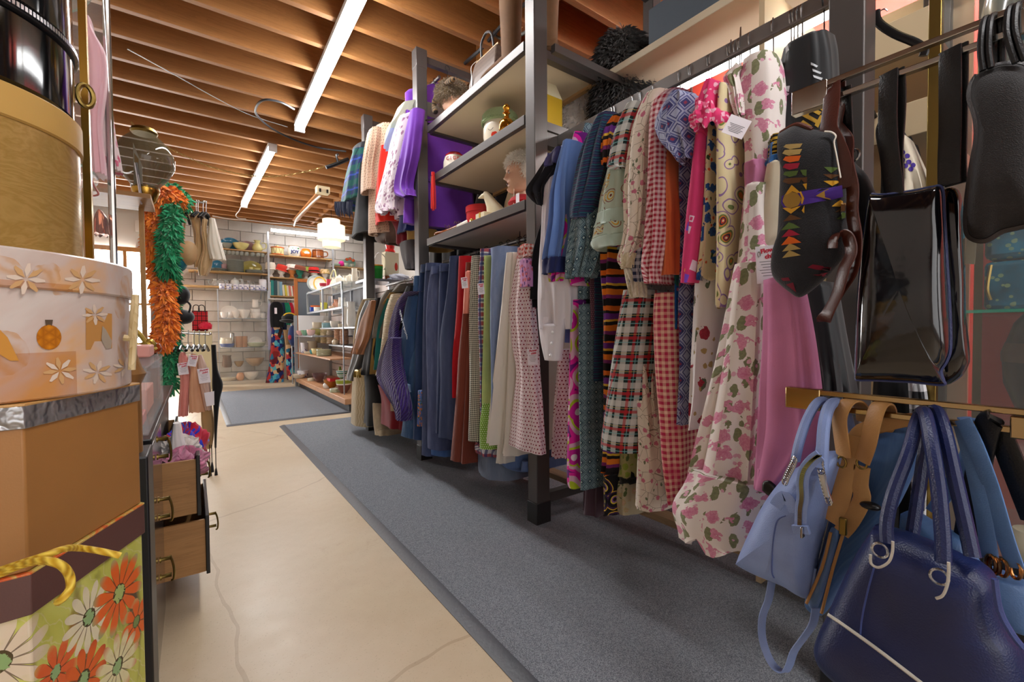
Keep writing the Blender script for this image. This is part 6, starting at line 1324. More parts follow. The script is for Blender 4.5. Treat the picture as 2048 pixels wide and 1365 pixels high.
def platter(name, label, cat, u, v, wpx, hpx, mat, y, z=None, lean=.22, rim=None):
    "an oval dish leaning back on its edge: (u, v) is its lowest point"
    c = px(u, v, y=y); c.z = z if z is not None else c.z; k = (c-CAM).dot(_F)/FPX; a, b_ = wpx*k/2, hpx*k/2; m = MB(); rings = []
    for s, d in ((.02, .012), (.55, .012), (.68, .004), (1, -.012), (1.0, -.004), (.68, .014), (.55, .022), (.02, .022)):
        rings.append([(c.x+a*s*cos(q), c.y+d+(b_+b_*s*sin(q))*lean, c.z+b_+b_*s*sin(q)) for q in [2*pi*j/28 for j in range(28)]])
    t = m.loft(rings).build(name, mat, None, label, cat, smooth=40)
    if rim:
        MB().loft([[(c.x+a*s*cos(q), c.y-.0135+(s-.9)*-.04+(b_+b_*s*sin(q))*lean, c.z+b_+b_*s*sin(q)) for q in [2*pi*j/28 for j in range(29)]] for s in (.8, .99)], False, False, False).build('painted_rim', rim, t)
    return t
blu, pnk, yel, gry, wht = ceramic('2f7fa5'), ceramic('a98a8e'), ceramic('d6cd8a'), ceramic('8c9088'), ceramic('e4ded4')
crm = ceramic('d8ccb4')
z = SZ['ul']
platter('platter', 'big blue oval platter leaning on the top left shelf', 'platter', 461, 498, 33, 26, blu, 10.3, z)
platter('platter', 'dusty pink oval platter leaning on the top left shelf', 'platter', 495, 502, 25, 22, pnk, 10.3, z)
pot('bowl', 'grey bowl at the left of the top left shelf', 'bowl', 453, 497, 21, 11, 'bowl', gry, 10.16, z=z)
pot('bowl', 'pale yellow bowl on the top left shelf', 'bowl', 482, 501, 29, 13, 'bowl', yel, 10.16, z=z)
t, c, w, h = pot('pitcher', 'pale yellow bulbous pitcher on the top left shelf', 'pitcher', 515, 504, 19, 22, 'jug', yel, 10.18, handle=1, z=z)
cup0 = None
for i, u in enumerate((449, 458, 466, 474, 483, 493, 505, 516, 525)):
    c = px(u, 507+(u-449)*.05, y=10.13); k = c.y*.0; kk = (c-CAM).dot(_F)/FPX
    t = thing('cup', 'grey glazed cup hanging in the row under the top left shelf', 'cup', (c.x, c.y, SZ['ul']-.115), 'cups hanging under the top shelf') if cup0 is None else None
    if t:
        MB().lathe([(.015, 0), (.032, .012), (.042, .045), (.04, .075), (.034, .078), (0, .07)], (c.x, c.y, SZ['ul']-.115), 16).build('body', gry, t, smooth=50)
        MB().tube([(c.x, c.y, SZ['ul']-.04), (c.x+.008, c.y, SZ['ul']-.027), (c.x, c.y, SZ['ul']-.02)], .004, 6).build('hook', zinc, t); cup0 = t
    else: dup(cup0, (c.x, c.y, SZ['ul']-.115))
for _i, _o in enumerate([o for o in COL.objects if o.name.split('.')[0] == 'cup' and o.get('group')]): _o['label'] = '%s grey glazed cup from the left in the row hanging under the top left shelf' % ('first second third fourth fifth sixth seventh eighth ninth'.split()[_i])
z = SZ['mid']
platter('platter', 'turquoise blue platter leaning at the left end of the plate shelf', 'platter', 435, 542, 22, 24, blu, 10.3, z)
pot('plate_stack', 'low stack of grey plates at the left of the plate shelf', 'plates', 436, 543, 34, 5, 'plate_stack', gry, 10.16, z=z)
pot('pot', 'dusty pink pot behind the grey plates', 'pot', 451, 544, 14, 16, 'mug', pnk, 10.28, z=z)
pot('plate_stack', 'tall stack of grey plates in the middle of the plate shelf', 'plates', 471, 545, 30, 25, 'tall_stack', gry, 10.2, z=z)
platter('fish_platter', 'yellow green fish shaped platter leaning behind grey plates', 'platter', 503, 547, 38, 27, ceramic('b3a857'), 10.3, z)
pot('plate_stack', 'low stack of grey plates before the yellow green platter', 'plates', 508, 548, 31, 6, 'plate_stack', gry, 10.15, z=z)
pot('cup', 'small yellow cup standing on the grey plates by the platter', 'cup', 502, 541, 8, 6, 'cup', yel, 10.15); pot('gravy_boat', 'pale yellow gravy boat on the grey plates', 'gravy boat', 515, 542, 11, 5, 'bowl', yel, 10.15)
z = SZ['ur']
dm = Mat('drum_glaze', .2); u_, v_, _ = dm.xyz(dm.coord('UV')); zz_ = ((u_/.11).fract()-.5).abs()*2
dm.color(dm.mix((v_/.2-zz_*.8-.1).abs().lt(.06), 'e3d69a', '6a4a20'))
t, c, w, h = pot('cookie_jar', 'drum shaped cream cookie jar with lacing and orange trim', 'cookie jar', 555, 509, 23, 19, 'drum', dm.m, 10.2, z=z)
MB().lathe([(w*.505, h*.0), (w*.515, h*.06), (w*.505, h*.12)], tuple(c), 20).build('orange_band', ceramic('c8622a'), t); MB().lathe([(w*.53, h*.72), (w*.535, h*.82), (w*.2, h*.9)], tuple(c), 20).build('orange_lid', ceramic('c8622a'), t)
t, c, w, h = pot('cookie_jar', 'white cookie jar painted with fruit and blue writing', 'cookie jar', 588, 512, 23, 20, 'urn', ceramic('e6e2d8'), 10.2, z=z)
MB().lathe([(w*.38, h*.97), (w*.45, h*1.0), (w*.45, h*1.04), (w*.3, h*1.05), (0, h*1.05)], tuple(c), 20).build('wooden_lid', tw, t)
for du, col in ((-3, '3a7a4a'), (2, 'b8303a'), (6, '3a7a4a')): MB().ball((c.x+du*.011, c.y-w*.42, c.z+h*.76), .02, .012, .016, 8, 6).build('painted_fruit', ceramic(col), t)
text_mesh('JOY', .09, 'blue_writing', plain('22306a', .5, name='blue_paint'), t, Matrix.Translation((c.x, c.y-w*.505, c.z+h*.4)) @ Matrix.Rotation(radians(90), 4, 'X'), bold=.004, depth=.002)
t, c, w, h = pot('cookie_jar', 'bright orange round cookie jar with white motif', 'cookie jar', 612, 515, 21, 18, 'jar', ceramic('d9711c'), 10.2, z=z); MB().ball((c.x, c.y-w*.45, c.z+h*.45), w*.25, w*.06, h*.14, 10, 6).build('white_motif', ceramic('f0e6da'), t)
t, c, w, h = pot('cookie_jar', 'brown barrel shaped cookie jar with dark bands', 'cookie jar', 636, 518, 22, 18, 'canister', ceramic('8a4a22'), 10.2, z=z, handle=1)
for q in (.15, .78): MB().lathe([(w*.505, h*q), (w*.515, h*(q+.03)), (w*.505, h*(q+.06))], tuple(c), 20).build('dark_band', ceramic('3a1c10'), t)
z = SZ['rr']
platter('painted_plate', 'green glass plate painted with red flowers, leaning on the right wall shelf', 'plate', 700, 534, 23, 22, glassm('8fb8a6', .5), 10.3, z, rim=ceramic('7aa892'))
c = px(700, 526, y=10.28); t = bpy.data.objects['painted_plate']
for dx, dz in ((-.07, .02), (.0, .04), (.07, .01)): MB().ball((c.x+dx, c.y-.012, c.z+.05+dz), .038, .008, .034, 10, 6).build('painted_flower', ceramic('b5502a'), t)
MB().ball(tuple(px(683, 528, y=10.15)), .065).build('pink_ball', cloth('d62a8a', .2), None, 'hot pink fluffy ball on the right wall shelf', 'ball')
pot('dish', 'pale green flat dish on the right wall shelf', 'dish', 672, 532, 18, 4, 'dish', ceramic('a9c4b4'), 10.15, z=z)
pot('cup', 'small mint cup before the painted plate', 'cup', 692, 534, 10, 7, 'cup', ceramic('b9c9b0'), 10.13, z=z); pot('cup', 'small grey cup right of the mint cup', 'cup', 704, 535, 9, 6, 'cup', ceramic('a6a89a'), 10.13, z=z)
# hats on heads
z = SZ['hat']
def head(name, label, u, v, hpx, mat, y=10.2, z=None):
    c = px(u, v, y=y); c.z = z if z is not None else c.z; k = (c-CAM).dot(_F)/FPX*hpx
    return MB().lathe([(.3*k, 0), (.22*k, .05*k), (.14*k, .2*k), (.16*k, .28*k), (.28*k, .4*k), (.33*k, .62*k), (.31*k, .82*k), (.2*k, .96*k), (0, k)], tuple(c), 18, sx=.9).build(name, mat, None, label, 'hat stand', smooth=60), c, k
def hat(name, label, c, k, mat, crown=.34, hgt=.4, brim=.55, band=None, tilt=0, z=.62, droop=.05, flat=False):
    t = thing(name, label, 'hat', (c.x, c.y, c.z+z*k)); b = MB()
    b.lathe([(brim*k, -droop*k), (brim*k, -droop*k+.02*k), (crown*k*1.02, .02*k), (crown*k, hgt*.7*k), (crown*.86*k, hgt*k), (0, hgt*(1.0 if flat else 1.08)*k)], (0, 0, 0), 26)
    M4 = Matrix.Translation((c.x, c.y, c.z+z*k)) @ Matrix.Rotation(tilt, 4, 'Y') @ Matrix.Rotation(tilt*.6, 4, 'X'); b.v = [tuple(M4 @ Vector(p)) for p in b.v]; b.build('felt', mat, t, smooth=50)
    if band:
        b = MB().lathe([(crown*k*1.03, .04*k), (crown*k*1.04, .05*k), (crown*k*1.03, .15*k), (crown*k, .16*k)], (0, 0, 0), 26); b.v = [tuple(M4 @ Vector(p)) for p in b.v]; b.build('band', band, t)
    return t
wf = cloth('e6e0d6', .1, .9); foam = plain('ece8e2', .8, name='white_foam')
_, c, k = head('head_form', 'white foam head under the cream cloche beside the upright', 541, 552, 26, foam, z=z); hat('hat', 'cream cloche hat on the head beside the upright', c, k, cloth('ddd4c4', .1), .36, .5, .44)
_, c, k = head('head_form', 'white foam head under the red hat', 563, 555, 25, foam, z=z); hat('hat', 'tomato red felt cloche tilted on a white head', c, k, cloth('d63a2c', .08), .40, .42, .50, tilt=.25)
_, c, k = head('head_form', 'orange painted head under the white hat', 584, 556, 28, ceramic('d98a4a'), z=z); hat('hat', 'white hat above the brown brimmed hat', c, k, wf, .38, .36, .5)
_, c, k = head('head_form', 'teal green head under the brown hat', 600, 559, 25, ceramic('2a8a76'), 10.12, z=z); hat('hat', 'wide brown felt hat with turned brim', c, k, cloth('8a4a36', .12), .42, .32, .85, tilt=.18, z=.7)
_, c, k = head('head_form', 'white foam head under the red and black hat', 628, 558, 24, foam, z=z); hat('hat', 'red boater hat with a black band', c, k, cloth('cf2a26', .08), .42, .42, .5, cloth('141214'), z=.6, flat=True)
_, c, k = head('head_form', 'foam head under the patterned cap', 650, 560, 22, foam, z=z); hat('hat', 'orange and green patterned cap at the right end of the hats', c, k, floral('d9b98a', 'd87a2a', '7a9a3a', '5a8a3a', 30, .4), .42, .36, .46)
_, c, k = head('head_form', 'foam head under the yellow green cap', 612, 556, 26, foam, 10.3, z=z); hat('hat', 'small green and yellow cap half hidden behind the brown hat', c, k, floral('8aa04a', 'd9b03a', '4a8a3a', None, 30, .4), .38, .36, .42)
# books
z = SZ['book']; x = px(537, 590, y=10.18).x
for i, (col, wd, hp) in enumerate((('c9c2ae', .035, 27), ('1f8a84', .05, 30), ('2a4a52', .06, 30), ('9aa8a4', .04, 29), ('7fa8c0', .05, 28), ('e3dcc4', .04, 22), ('d9c93a', .035, 22), ('e6dfc8', .035, 21), ('d97a6a', .04, 21), ('e9e2d4', .03, 20), ('c9553a', .035, 21), ('d9a23a', .03, 20), ('c24a4a', .03, 20), ('d8d0c2', .04, 18))):
    h = hp*.0101; lean = 0 if i < 5 else .06+.004*i; b = MB().box(-wd/2, wd/2, -.1, .1, 0, h); mt = Matrix.Translation((x+wd/2+lean*h*.5, 10.2, z+.001)) @ Matrix.Rotation(-lean, 4, 'Y'); b.v = [tuple(mt @ Vector(p)) for p in b.v]
    cn = ('cream', 'teal', 'dark slate', 'grey green', 'sky blue', 'ivory', 'lemon yellow', 'off white', 'salmon', 'thin white', 'rust red', 'amber', 'crimson', 'pale end')[i]
    o = b.build('book', plain(col, .6, name='book_cover'), None, '%s book in the row on the shelf above the clothes' % cn, 'book', 'books above the clothes', bevel=.002); x += wd+.002+(lean*h*.22 if i == 5 else 0)
# glass jugs and blue printed mugs on top of the glass cabinet
CB = 10.06; zt = px(490, 581, y=CB).z
for i, (u, w_, h_, pf, lb) in enumerate(((430, 13, 15, 'jug', 'clear glass jug at the left end of the low shelf'), (441, 15, 17, 'teapot', 'clear glass teapot on the low shelf'), (452, 11, 13, 'jug', 'small glass creamer next to the glass teapot'), (470, 17, 20, 'teapot', 'frosted white teapot behind the blue mugs'), (484, 10, 16, 'jug', 'slim glass jug behind the blue mugs'), (498, 12, 14, 'jug', 'short glass jug behind the blue mugs'))):
    pot('glass_'+pf, lb, 'glassware', u, 573, w_, h_, pf, glassm('e6ecec', .35) if i != 3 else ceramic('dde4e4'), 10.25, handle=-1 if i % 2 == 0 else 1, z=SZ['ll'])
bmg = Mat('blue_on_white_glaze', .2); _u, _v, _ = bmg.xyz(bmg.coord('UV')); bmg.color(bmg.mix((bmg.noise(bmg.coord('Object'), 26, 3).gt(.58)*_v.band(.05, .025)).max(_v.band(.012, .004)), 'e6e6ee', '3a3f9a'))
for i, (u, nm, lb) in enumerate(((444, 'mug', 'first'), (458, 'mug', 'second'), (472, 'mug', 'third'), (483, 'mug', 'fourth'), (493, 'mug', 'fifth'), (506, 'mug', 'sixth'), (517, 'mug', 'seventh'))):
    pot(nm, 'white mug with blue print, %s from the left on the glass cabinet' % lb, 'mug', u, 581, 10, 11, 'mug', bmg.m, CB-.02, handle=1, group='blue printed mugs on the cabinet', z=zt+.004)
pot('lidded_jar', 'white and blue lidded jar at the right end of the glass cabinet', 'jar', 526, 581, 14, 24, 'canister', bmg.m, CB+.06, z=zt+.004)
# the glass cabinet
gx0, gx1 = px(437, 700, y=BY).x, 1.215; gz = [px(490, v, y=10.0).z for v in (764, 695, 637)]
t = thing('glass_cabinet', 'tall frameless glass cabinet of crockery against the back wall', 'glass cabinet', ((gx0+gx1)/2, 10.2, 0)); gg = glassm('edf4f2', .055, .02)
for nm, x0, x1, y0, y1, z0, z1 in (('side_pane', gx0, gx0+.008, 9.95, 10.4, .05, zt), ('side_pane', gx1-.008, gx1, 9.95, 10.4, .05, zt), ('door_pane', gx0+.01, (gx0+gx1)/2-.003, 9.95, 9.957, .06, zt-.01), ('door_pane', (gx0+gx1)/2+.003, gx1-.01, 9.95, 9.957, .06, zt-.01), ('top_pane', gx0, gx1, 9.95, 10.4, zt-.008, zt)):
    MB().box(x0, x1, y0, y1, z0, z1).build(nm, gg, t)
for z in gz[1:]:
    MB().box(gx0+.01, gx1-.01, 9.97, 10.38, z-.008, z).build('glass_shelf', gg, t); MB().box(gx0+.01, gx1-.01, 9.964, 9.97, z-.009, z+.001).build('shelf_edge', plain('8a98a2', .2, .3, name='bluish_edge'), t)
MB().box(gx0-.01, gx1+.01, 9.95, 10.42, .0, .06).build('base', plain('c9bfae', .5, name='beige_base'), t)
for x in (gx0, gx1): MB().box(x-.006, x+.006, 9.944, 9.956, .05, zt).build('corner_strip', zinc, t)
for k, (z, items) in enumerate(((gz[2], (('plate', 'white oval platter leaning at the upper left in the glass cabinet', 459, 30, 26, 'P', wht), ('plate', 'white plate leaning in the middle of the upper cabinet shelf', 483, 26, 20, 'P', wht), ('cups', 'stack of white cups at the upper left', 449, 14, 12, 'cup', wht), ('bowls', 'stacked white footed bowls mid shelf', 472, 15, 14, 'bowl', wht), ('bowls', 'broad stack of white bowls', 489, 22, 17, 'bowl', wht), ('plate_stack', 'stack of white plates under the pitcher', 511, 19, 19, 'plate_stack', wht), ('tureen', 'low white lidded tureen at the right', 513, 17, 10, 'dish', wht), ('cup', 'white tea bowl at the far right', 526, 11, 10, 'cup', wht))),
                      (gz[1], (('dish', 'cream painted tureen at the middle left of the glass cabinet', 451, 22, 20, 'urn', crm), ('shaker', 'silver cocktail shaker in the glass cabinet', 464, 8, 30, 'canister', chrome), ('tray', 'pale oblong tray with blue base', 453, 26, 8, 'dish', ceramic('5a6a9a')), ('canister', 'left terracotta canister in the glass cabinet', 477, 13, 22, 'mug', ceramic('b98a66')), ('canister', 'right terracotta canister in the glass cabinet', 488, 11, 22, 'mug', ceramic('b08260')), ('plate', 'white plate with yellow flower leaning in the glass cabinet', 510, 24, 20, 'P', wht), ('oval_dish', 'long celadon oval dish in the glass cabinet', 512, 34, 9, 'dish', ceramic('b5bda6')))),
                      (.06, (('jug', 'brown stoneware jug at the lower left of the glass cabinet', 452, 17, 24, 'pitcher', ceramic('6a5040')), ('basket_bowl', 'brown woven patterned bowl in the glass cabinet', 476, 17, 11, 'bowl', ceramic('9a7a50')), ('bowl', 'wide beige flared bowl in the glass cabinet', 508, 34, 16, 'bowl', ceramic('b8a088')), ('plates', 'cream plates with a cup at the bottom left of the cabinet', 453, 30, 7, 'plate_stack', crm), ('pot', 'peach lidded pot at the bottom of the glass cabinet', 478, 14, 16, 'jar', ceramic('d9a27a')), ('bowl', 'large white bowl at the bottom of the glass cabinet', 500, 28, 16, 'bowl', wht))))):
    for j, (nm, lb, u, w, h, pf, mt) in enumerate(items):
        up_ = .27 if (k == 2 and j < 3) else 0
        if k == 2 and j == 0: MB().box(gx0+.01, gx1-.01, 10.0, 10.38, .33-.008, .33).build('glass_shelf', gg, t)
        if pf == 'P': platter(nm, lb, 'plate', u, 640, w, h, mt, 10.27, z+.001)
        else: pot(nm, lb, 'crockery', u, 640, w, h, pf, mt, 10.06 if pf not in ('plate_stack',) else 10.16, z=z+up_+.001, sx=1)
pot('pitcher', 'white pitcher standing on the stacked white plates', 'pitcher', 511, 616, 13, 16, 'pitcher', wht, 10.16, handle=1)
# plaid bag and cap on a small cabinet, below the window
c0, c1 = px(385, 663, y=9.4), px(424, 663, y=9.4)
MB().box(c0.x, c1.x, 9.4, 9.8, 0, c0.z).build('side_cabinet', Mat('gilt_pattern_paint', .5).color('b9ad8a').m, None, 'pale gilt painted cabinet under the red tartan bag', 'cabinet', bevel=.006)
rp = plaid('b31f26', (('v', .09, .3, .12, '1a1416', .75), ('u', .09, .3, .12, '1a1416', .75), ('v', .09, .8, .03, '1a1416', .8), ('u', .09, .8, .03, '1a1416', .8)), name='red_tartan')
t = thing('tartan_bag', 'red and black tartan bag with black handles on the gilt cabinet', 'bag', ((c0.x+c1.x)/2, 9.55, c0.z))
b = MB(); x0, x1 = px(384, 650, y=9.5).x, px(416, 650, y=9.5).x; zz = px(400, 622, y=9.5).z
b.loft([[(x0+q*.0, 9.45, z), (x1, 9.45, z), (x1, 9.62, z), (x0, 9.62, z)] for z, q in ((c0.z+.002, 0), ((c0.z+zz)/2, 1), (zz, 0))], us=[[0, .34, .5, .84, 1.0]]*3, vs=[0, .2, .4]).build('body', rp, t, bevel=.01)
for dx in (.28, .62):
    xm = x0+(x1-x0)*dx; MB().tube(smoothpath([(xm-.045, 9.45, zz-.03), (xm-.04, 9.45, zz+.07), (xm, 9.45, zz+.1), (xm+.04, 9.45, zz+.07), (xm+.045, 9.45, zz-.03)], 4), .008, 6).build('handle', blackplastic, t)
c = px(411, 659, y=9.42); heap('cap', 'small crimson cap with a black bobble before the tartan bag', 'cap', (c.x, c.y-.02, c.z), .09, .06, .07, cloth('c01f3a', .1), 1)
# clothes hanging below the books, with caps on a stand
rod = MB().tube([(1.22, 10.0, px(560, 599, y=10).z), (1.86, 10.0, px(590, 600, y=10).z)], .014, 10).build('clothes_rod', plain('e3e0da', .4, name='white_rod'), None, 'white clothes rod under the book shelf', 'rod')
def back(label, rows, mat, y=9.95, name='garment', cat='garment', depth=.1, **k): return drape(name, label, cat, rows, y, depth, mat, **k)
back('black sleeveless top with a white tag, hanging under the books', [(604, 546, 558), (612, 540, 566), (640, 540, 568), (655, 542, 568)], cloth('121215', .1), 9.8, 'top', 'top')
o = MB().box(*sorted((px(549, 622, y=9.72).x, px(554, 622, y=9.72).x)), 9.72, 9.722, px(549, 628, y=9.72).z, px(549, 616, y=9.72).z).build('paper_tag', paper, None); props(o, 'white price tag on the black sleeveless top', 'tag')
mosaic = shards('1a1620', ('6a1f2a', '2a6a8a', '1f2a6a', '3a1f1a', '5ab0c0', '8a2a2a', 'c9a070', 'b03a3a', '3a8ac0', 'd9b48a'), 13, 1.3, 'patchwork_print')
back('long skirt with brown, turquoise and red patchwork print under the black top', [(652, 543, 564), (690, 541, 568), (730, 538, 568), (766, 531, 567)], mosaic, 9.85, 'skirt', 'skirt', .14)
back('pale lilac shirt at the left of the black top', [(608, 536, 546), (640, 534, 544), (700, 536, 544)], cloth('a9a8c8', .1), 9.98, 'shirt', 'shirt')
back('emerald green top hanging under the books', [(606, 568, 578), (620, 570, 582), (650, 572, 584)], cloth('1f8a6a', .1), 9.95, 'top', 'top')
back('crimson top hanging under the books', [(606, 576, 584), (616, 576, 588), (640, 578, 590)], cloth('c01f3a', .1), 9.97, 'top', 'top')
back('navy blue garment between the black and green tops', [(606, 562, 572), (640, 564, 574), (720, 560, 572)], cloth('24304f', .1), 9.98)
back('white blouse at the right end of the rod', [(606, 584, 590), (640, 586, 592)], cloth('e0dcd8', .05), 10.0, 'blouse', 'blouse')
back('red and blue print dress low at the right under the caps', [(690, 572, 588), (725, 572, 590), (760, 574, 588)], mosaic, 9.7, 'dress', 'dress'); back('tan and cream dress beside the long skirt', [(660, 566, 580), (690, 570, 580), (725, 570, 580)], cloth('b0906a', .1), 9.75, 'dress', 'dress')
c = px(578, 640, y=9.3)
t = thing('cap', 'black cap with yellow trim on the hat stand before the clothes', 'cap', (c.x, 9.3, c.z)); MB().ball((c.x, 9.3, c.z+.03), .13, .13, .10).build('crown', cloth('17171a', .2), t); MB().ball((c.x-.06, 9.2, c.z-.02), .12, .12, .03).build('peak', cloth('17171a', .2), t); MB().tube([(c.x+.09*cos(a), 9.25, c.z+.07+.05*sin(a)) for a in [pi*k/8 for k in range(9)]], .018, 6).build('yellow_trim', cloth('d9b02a', .1), t)
c = px(586, 672, y=9.25); t = thing('cap', 'navy cap with a red badge hanging under the black cap', 'cap', (c.x, 9.25, c.z-.15)); MB().ball((c.x, 9.25, c.z), .09, .1, .2).build('crown', cloth('26345f', .15), t); MB().ball((c.x-.07, 9.17, c.z-.03), .03, .02, .05).build('badge', cloth('b03a4a', .2), t)
MB().tube([(px(583, 640, y=9.3).x, 9.3, 0), (px(583, 640, y=9.3).x, 9.3, px(583, 640, y=9.3).z)], .012, 8).build('hat_stand', zinc, None, 'thin metal hat stand carrying the caps', 'hat stand')
# mirror in an orange wooden frame
c0, c1 = px(588, 558, y=9.3), px(618, 630, y=9.3); t = thing('framed_board', 'slate grey board in an orange wooden frame behind the dish shelves', 'framed board', ((c0.x+c1.x)/2, 9.3, 1.3))
MB().box(c0.x+.05, c1.x+.2, 9.3, 9.32, .3, c0.z-.05).build('board', plain('5a636c', .35, name='slate'), t)
of = wood('d07a2a', 'a85a1a', 'Z', .5, 1, name='orange_wood')
for x0, x1, z0, z1 in ((c0.x, c0.x+.06, .3, c0.z), (c0.x+.06, c1.x+.2, c0.z-.055, c0.z)): MB().box(x0, x1, 9.28, 9.33, z0, z1).build('frame_rail', of, t, bevel=.004)

# ================================================================== gondola of dishes on the right
GX = 1.50
t = thing('dish_gondola', 'slatwall gondola of dishes with pale wood base and metal shelves', 'shelving unit', (1.9, 7.3, 0)); pk_ = wood('d9a57c', 'c08c62', 'Y', .5, 1, name='pink_beech'); dk = plain('2a2c30', .5, name='dark_kick')
for y0, y1 in ((5.6, 7.2), (7.206, 8.8)):
    MB().box(GX+.05, 2.2, y0, y1, .0, .09).build('kick_plinth', dk, t); MB().box(GX, 2.2, y0, y1, .09, .165).build('base_deck', pk_, t, bevel=.006)
sl_ = plain('c9bcb6', .55, name='slat_panel')
for k in range(12): MB().box(2.12, 2.2, 5.6, 8.8, .17+.125*k, .285+.125*k).build('slat', sl_, t, bevel=.003)
MB().box(1.56, 2.2, 8.8, 8.83, .165, 1.30).build('end_panel', plain('dcdcdc', .5, name='white_panel'), t)
for y in (5.62, 7.2, 8.78): MB().box(2.08, 2.12, y-.02, y+.02, .16, 1.67).build('upright', zinc, t)
MB().box(GX+.0, GX+.05, 8.86, 8.92, 0, 1.3).build('front_post', zinc, t)
levels = [(.63, 1.5, 6.3, 8.78, pk_), (.80, 1.72, 5.7, 7.3, zinc), (.935, 1.5, 7.4, 8.79, zinc), (1.06, 1.66, 5.7, 7.6, zinc)]
for z, x0, y0, y1, mt in levels: MB().box(x0, 2.12, y0, y1, z-.022, z).build('shelf', mt, t, bevel=.002)
for ya, yb in ((8.3, 7.2), (7.18, 6.1)):
    for x in (1.62, 2.05):
        for y in (ya, yb): MB().box(x-.012, x+.012, y-.012, y+.012, 1.31, 1.67).build('cube_post', zinc, t)
    for z in (1.32, 1.66):
        for x in (1.62, 2.05): MB().box(x-.012, x+.012, yb, ya, z-.012, z+.012).build('cube_rail', zinc, t)
    MB().box(1.61, 2.06, yb, ya, 1.672, 1.68).build('glass_top', glassm('dfe8e8', .3), t); MB().box(1.61, 2.06, yb, ya, 1.333, 1.341).build('glass_shelf', glassm('dfe8e8', .35), t); MB().box(2.06, 2.07, yb, ya, 1.33, 1.65).build('cube_back', plain('4a4a50', .5, name='dark_back'), t)
for y, x in ((6.0, 1.60),):
    MB().box(x-.007, x+.007, y-.007, y+.007, .165, 1.55).build('stand_post', zinc, t)
def gpot(nm, lb, u, v, w, h, pf, mt, x, z, handle=0, cat='crockery', sx=1, group=None): return pot(nm, lb, cat, u, v, w*1.2, h*1.2, pf, mt, x=x, z=z, handle=handle, sx=sx, group=group)
# base deck
gpot('plates', 'cream oval plates at the far end of the base deck', 598, 760, 20, 7, 'dish', crm, 1.52, .166); gpot('casserole', 'white blue flowered casserole at the far end of the base deck', 606, 757, 18, 12, 'dish', bmg.m, 1.6, .166)
gpot('pot', 'small dusty pink lidded pot at the back of the base deck', 625, 743, 13, 11, 'jar', ceramic('c9857a'), 1.9, .26); gpot('bowl', 'shallow white bowl under the pink pot', 622, 750, 24, 9, 'bowl', wht, 1.9, .166)
gpot('saucers', 'cream saucers near the middle of the base deck', 625, 764, 16, 5, 'plate_stack', crm, 1.62, .166)
gpot('glass_bowl', 'amethyst tinted glass bowl in the middle of the base deck', 640, 770, 24, 15, 'bowl', glassm('8a6a70', .45), 1.68, .166)
gpot('bowl', 'amber brown pudding bowl holding a red box on the base deck', 663, 775, 25, 14, 'bowl', ceramic('b5722a'), 1.64, .166)
c = px(667, 762, x=1.64); MB().box(c.x-.07, c.x+.07, c.y-.09, c.y+.09, .166+.115, .166+.155).build('red_box', plain('c8262a', .4, name='red_card'), None, 'flat red box resting on the amber pudding bowl', 'box', bevel=.003)
gpot('dog_figurine', 'small white china animal on the front of the base deck', 653, 778, 11, 10, 'jar', wht, 1.57, .166)
gpot('saucers', 'white and green saucers at the near end of the base deck', 672, 785, 20, 6, 'plate_stack', ceramic('c9cdb4'), 1.58, .166)
gpot('bowl_stack', 'big striped brown and lime bowl at the near end of the base deck', 688, 790, 26, 22, 'bowl', stripes(((0, '7a4a3a'), (.38, 'e6e2d4'), (.44, '9aa83a'), (.6, 'e6e2d4'), (.66, '7a6a5a')), .3, 'v'), 1.64, .166); gpot('bowl_stack', 'nest of green, white and teal striped bowls on the big bowl', 684, 768, 18, 13, 'bowl', stripes(((0, '3a7a5a'), (.3, 'e6e2d4'), (.5, '4a9a9a'), (.7, 'e6e2d4')), .06, 'v'), 1.66, .35)
gpot('green_figurine', 'green glass bird on a stalk at the back of the base deck', 680, 743, 7, 12, 'jug', ceramic('7a9a3a'), 1.95, .3)
# wood shelf
z = .632
gpot('mug', 'white mug with blue flower at the far end of the beech shelf', 609, 705, 12, 17, 'mug', bmg.m, 1.57, z); gpot('cups', 'stack of plain cream cups on the beech shelf', 625, 703, 16, 19, 'plate_stack', crm, 1.7, z); gpot('cup', 'small turquoise cup on the beech shelf', 625, 708, 9, 7, 'cup', ceramic('3a98a8'), 1.58, z)
gpot('dishes', 'cream and yellow dishes on the beech shelf', 634, 708, 18, 10, 'dish', ceramic('d9cf9a'), 1.62, z); gpot('dishes', 'stack of grey and lime oval dishes at the near end of the beech shelf', 648, 712, 24, 11, 'plate_stack', ceramic('a9a88a'), 1.6, z); gpot('saucers', 'cream saucers at the far end of the beech shelf', 616, 707, 12, 4, 'plate_stack', crm, 1.55, z)
# metal shelf of plate stacks
z = .80
for i, (u, w, h, col, lb) in enumerate(((640, 15, 20, 'e0cfab', 'stack of cream plates farthest on the steel plate shelf'), (652, 17, 24, 'e2cea6', 'second stack of tan plates on the steel plate shelf'), (664, 16, 22, 'dcc8b0', 'third stack of patterned plates on the steel plate shelf'), (678, 15, 28, 'd9b096', 'tall stack of terracotta pink plates on the steel plate shelf'), (689, 14, 26, 'd6ac92', 'nearest stack of terracotta pink plates on the steel plate shelf'))):
    gpot('plate_stack', lb, u, 697+i*.8, w*1.05, h, 'tall_stack', ceramic(col), 1.84, z)
gpot('teapot', 'small cream teapot before the plate stacks', 671, 697, 11, 11, 'teapot', crm, 1.75, z)
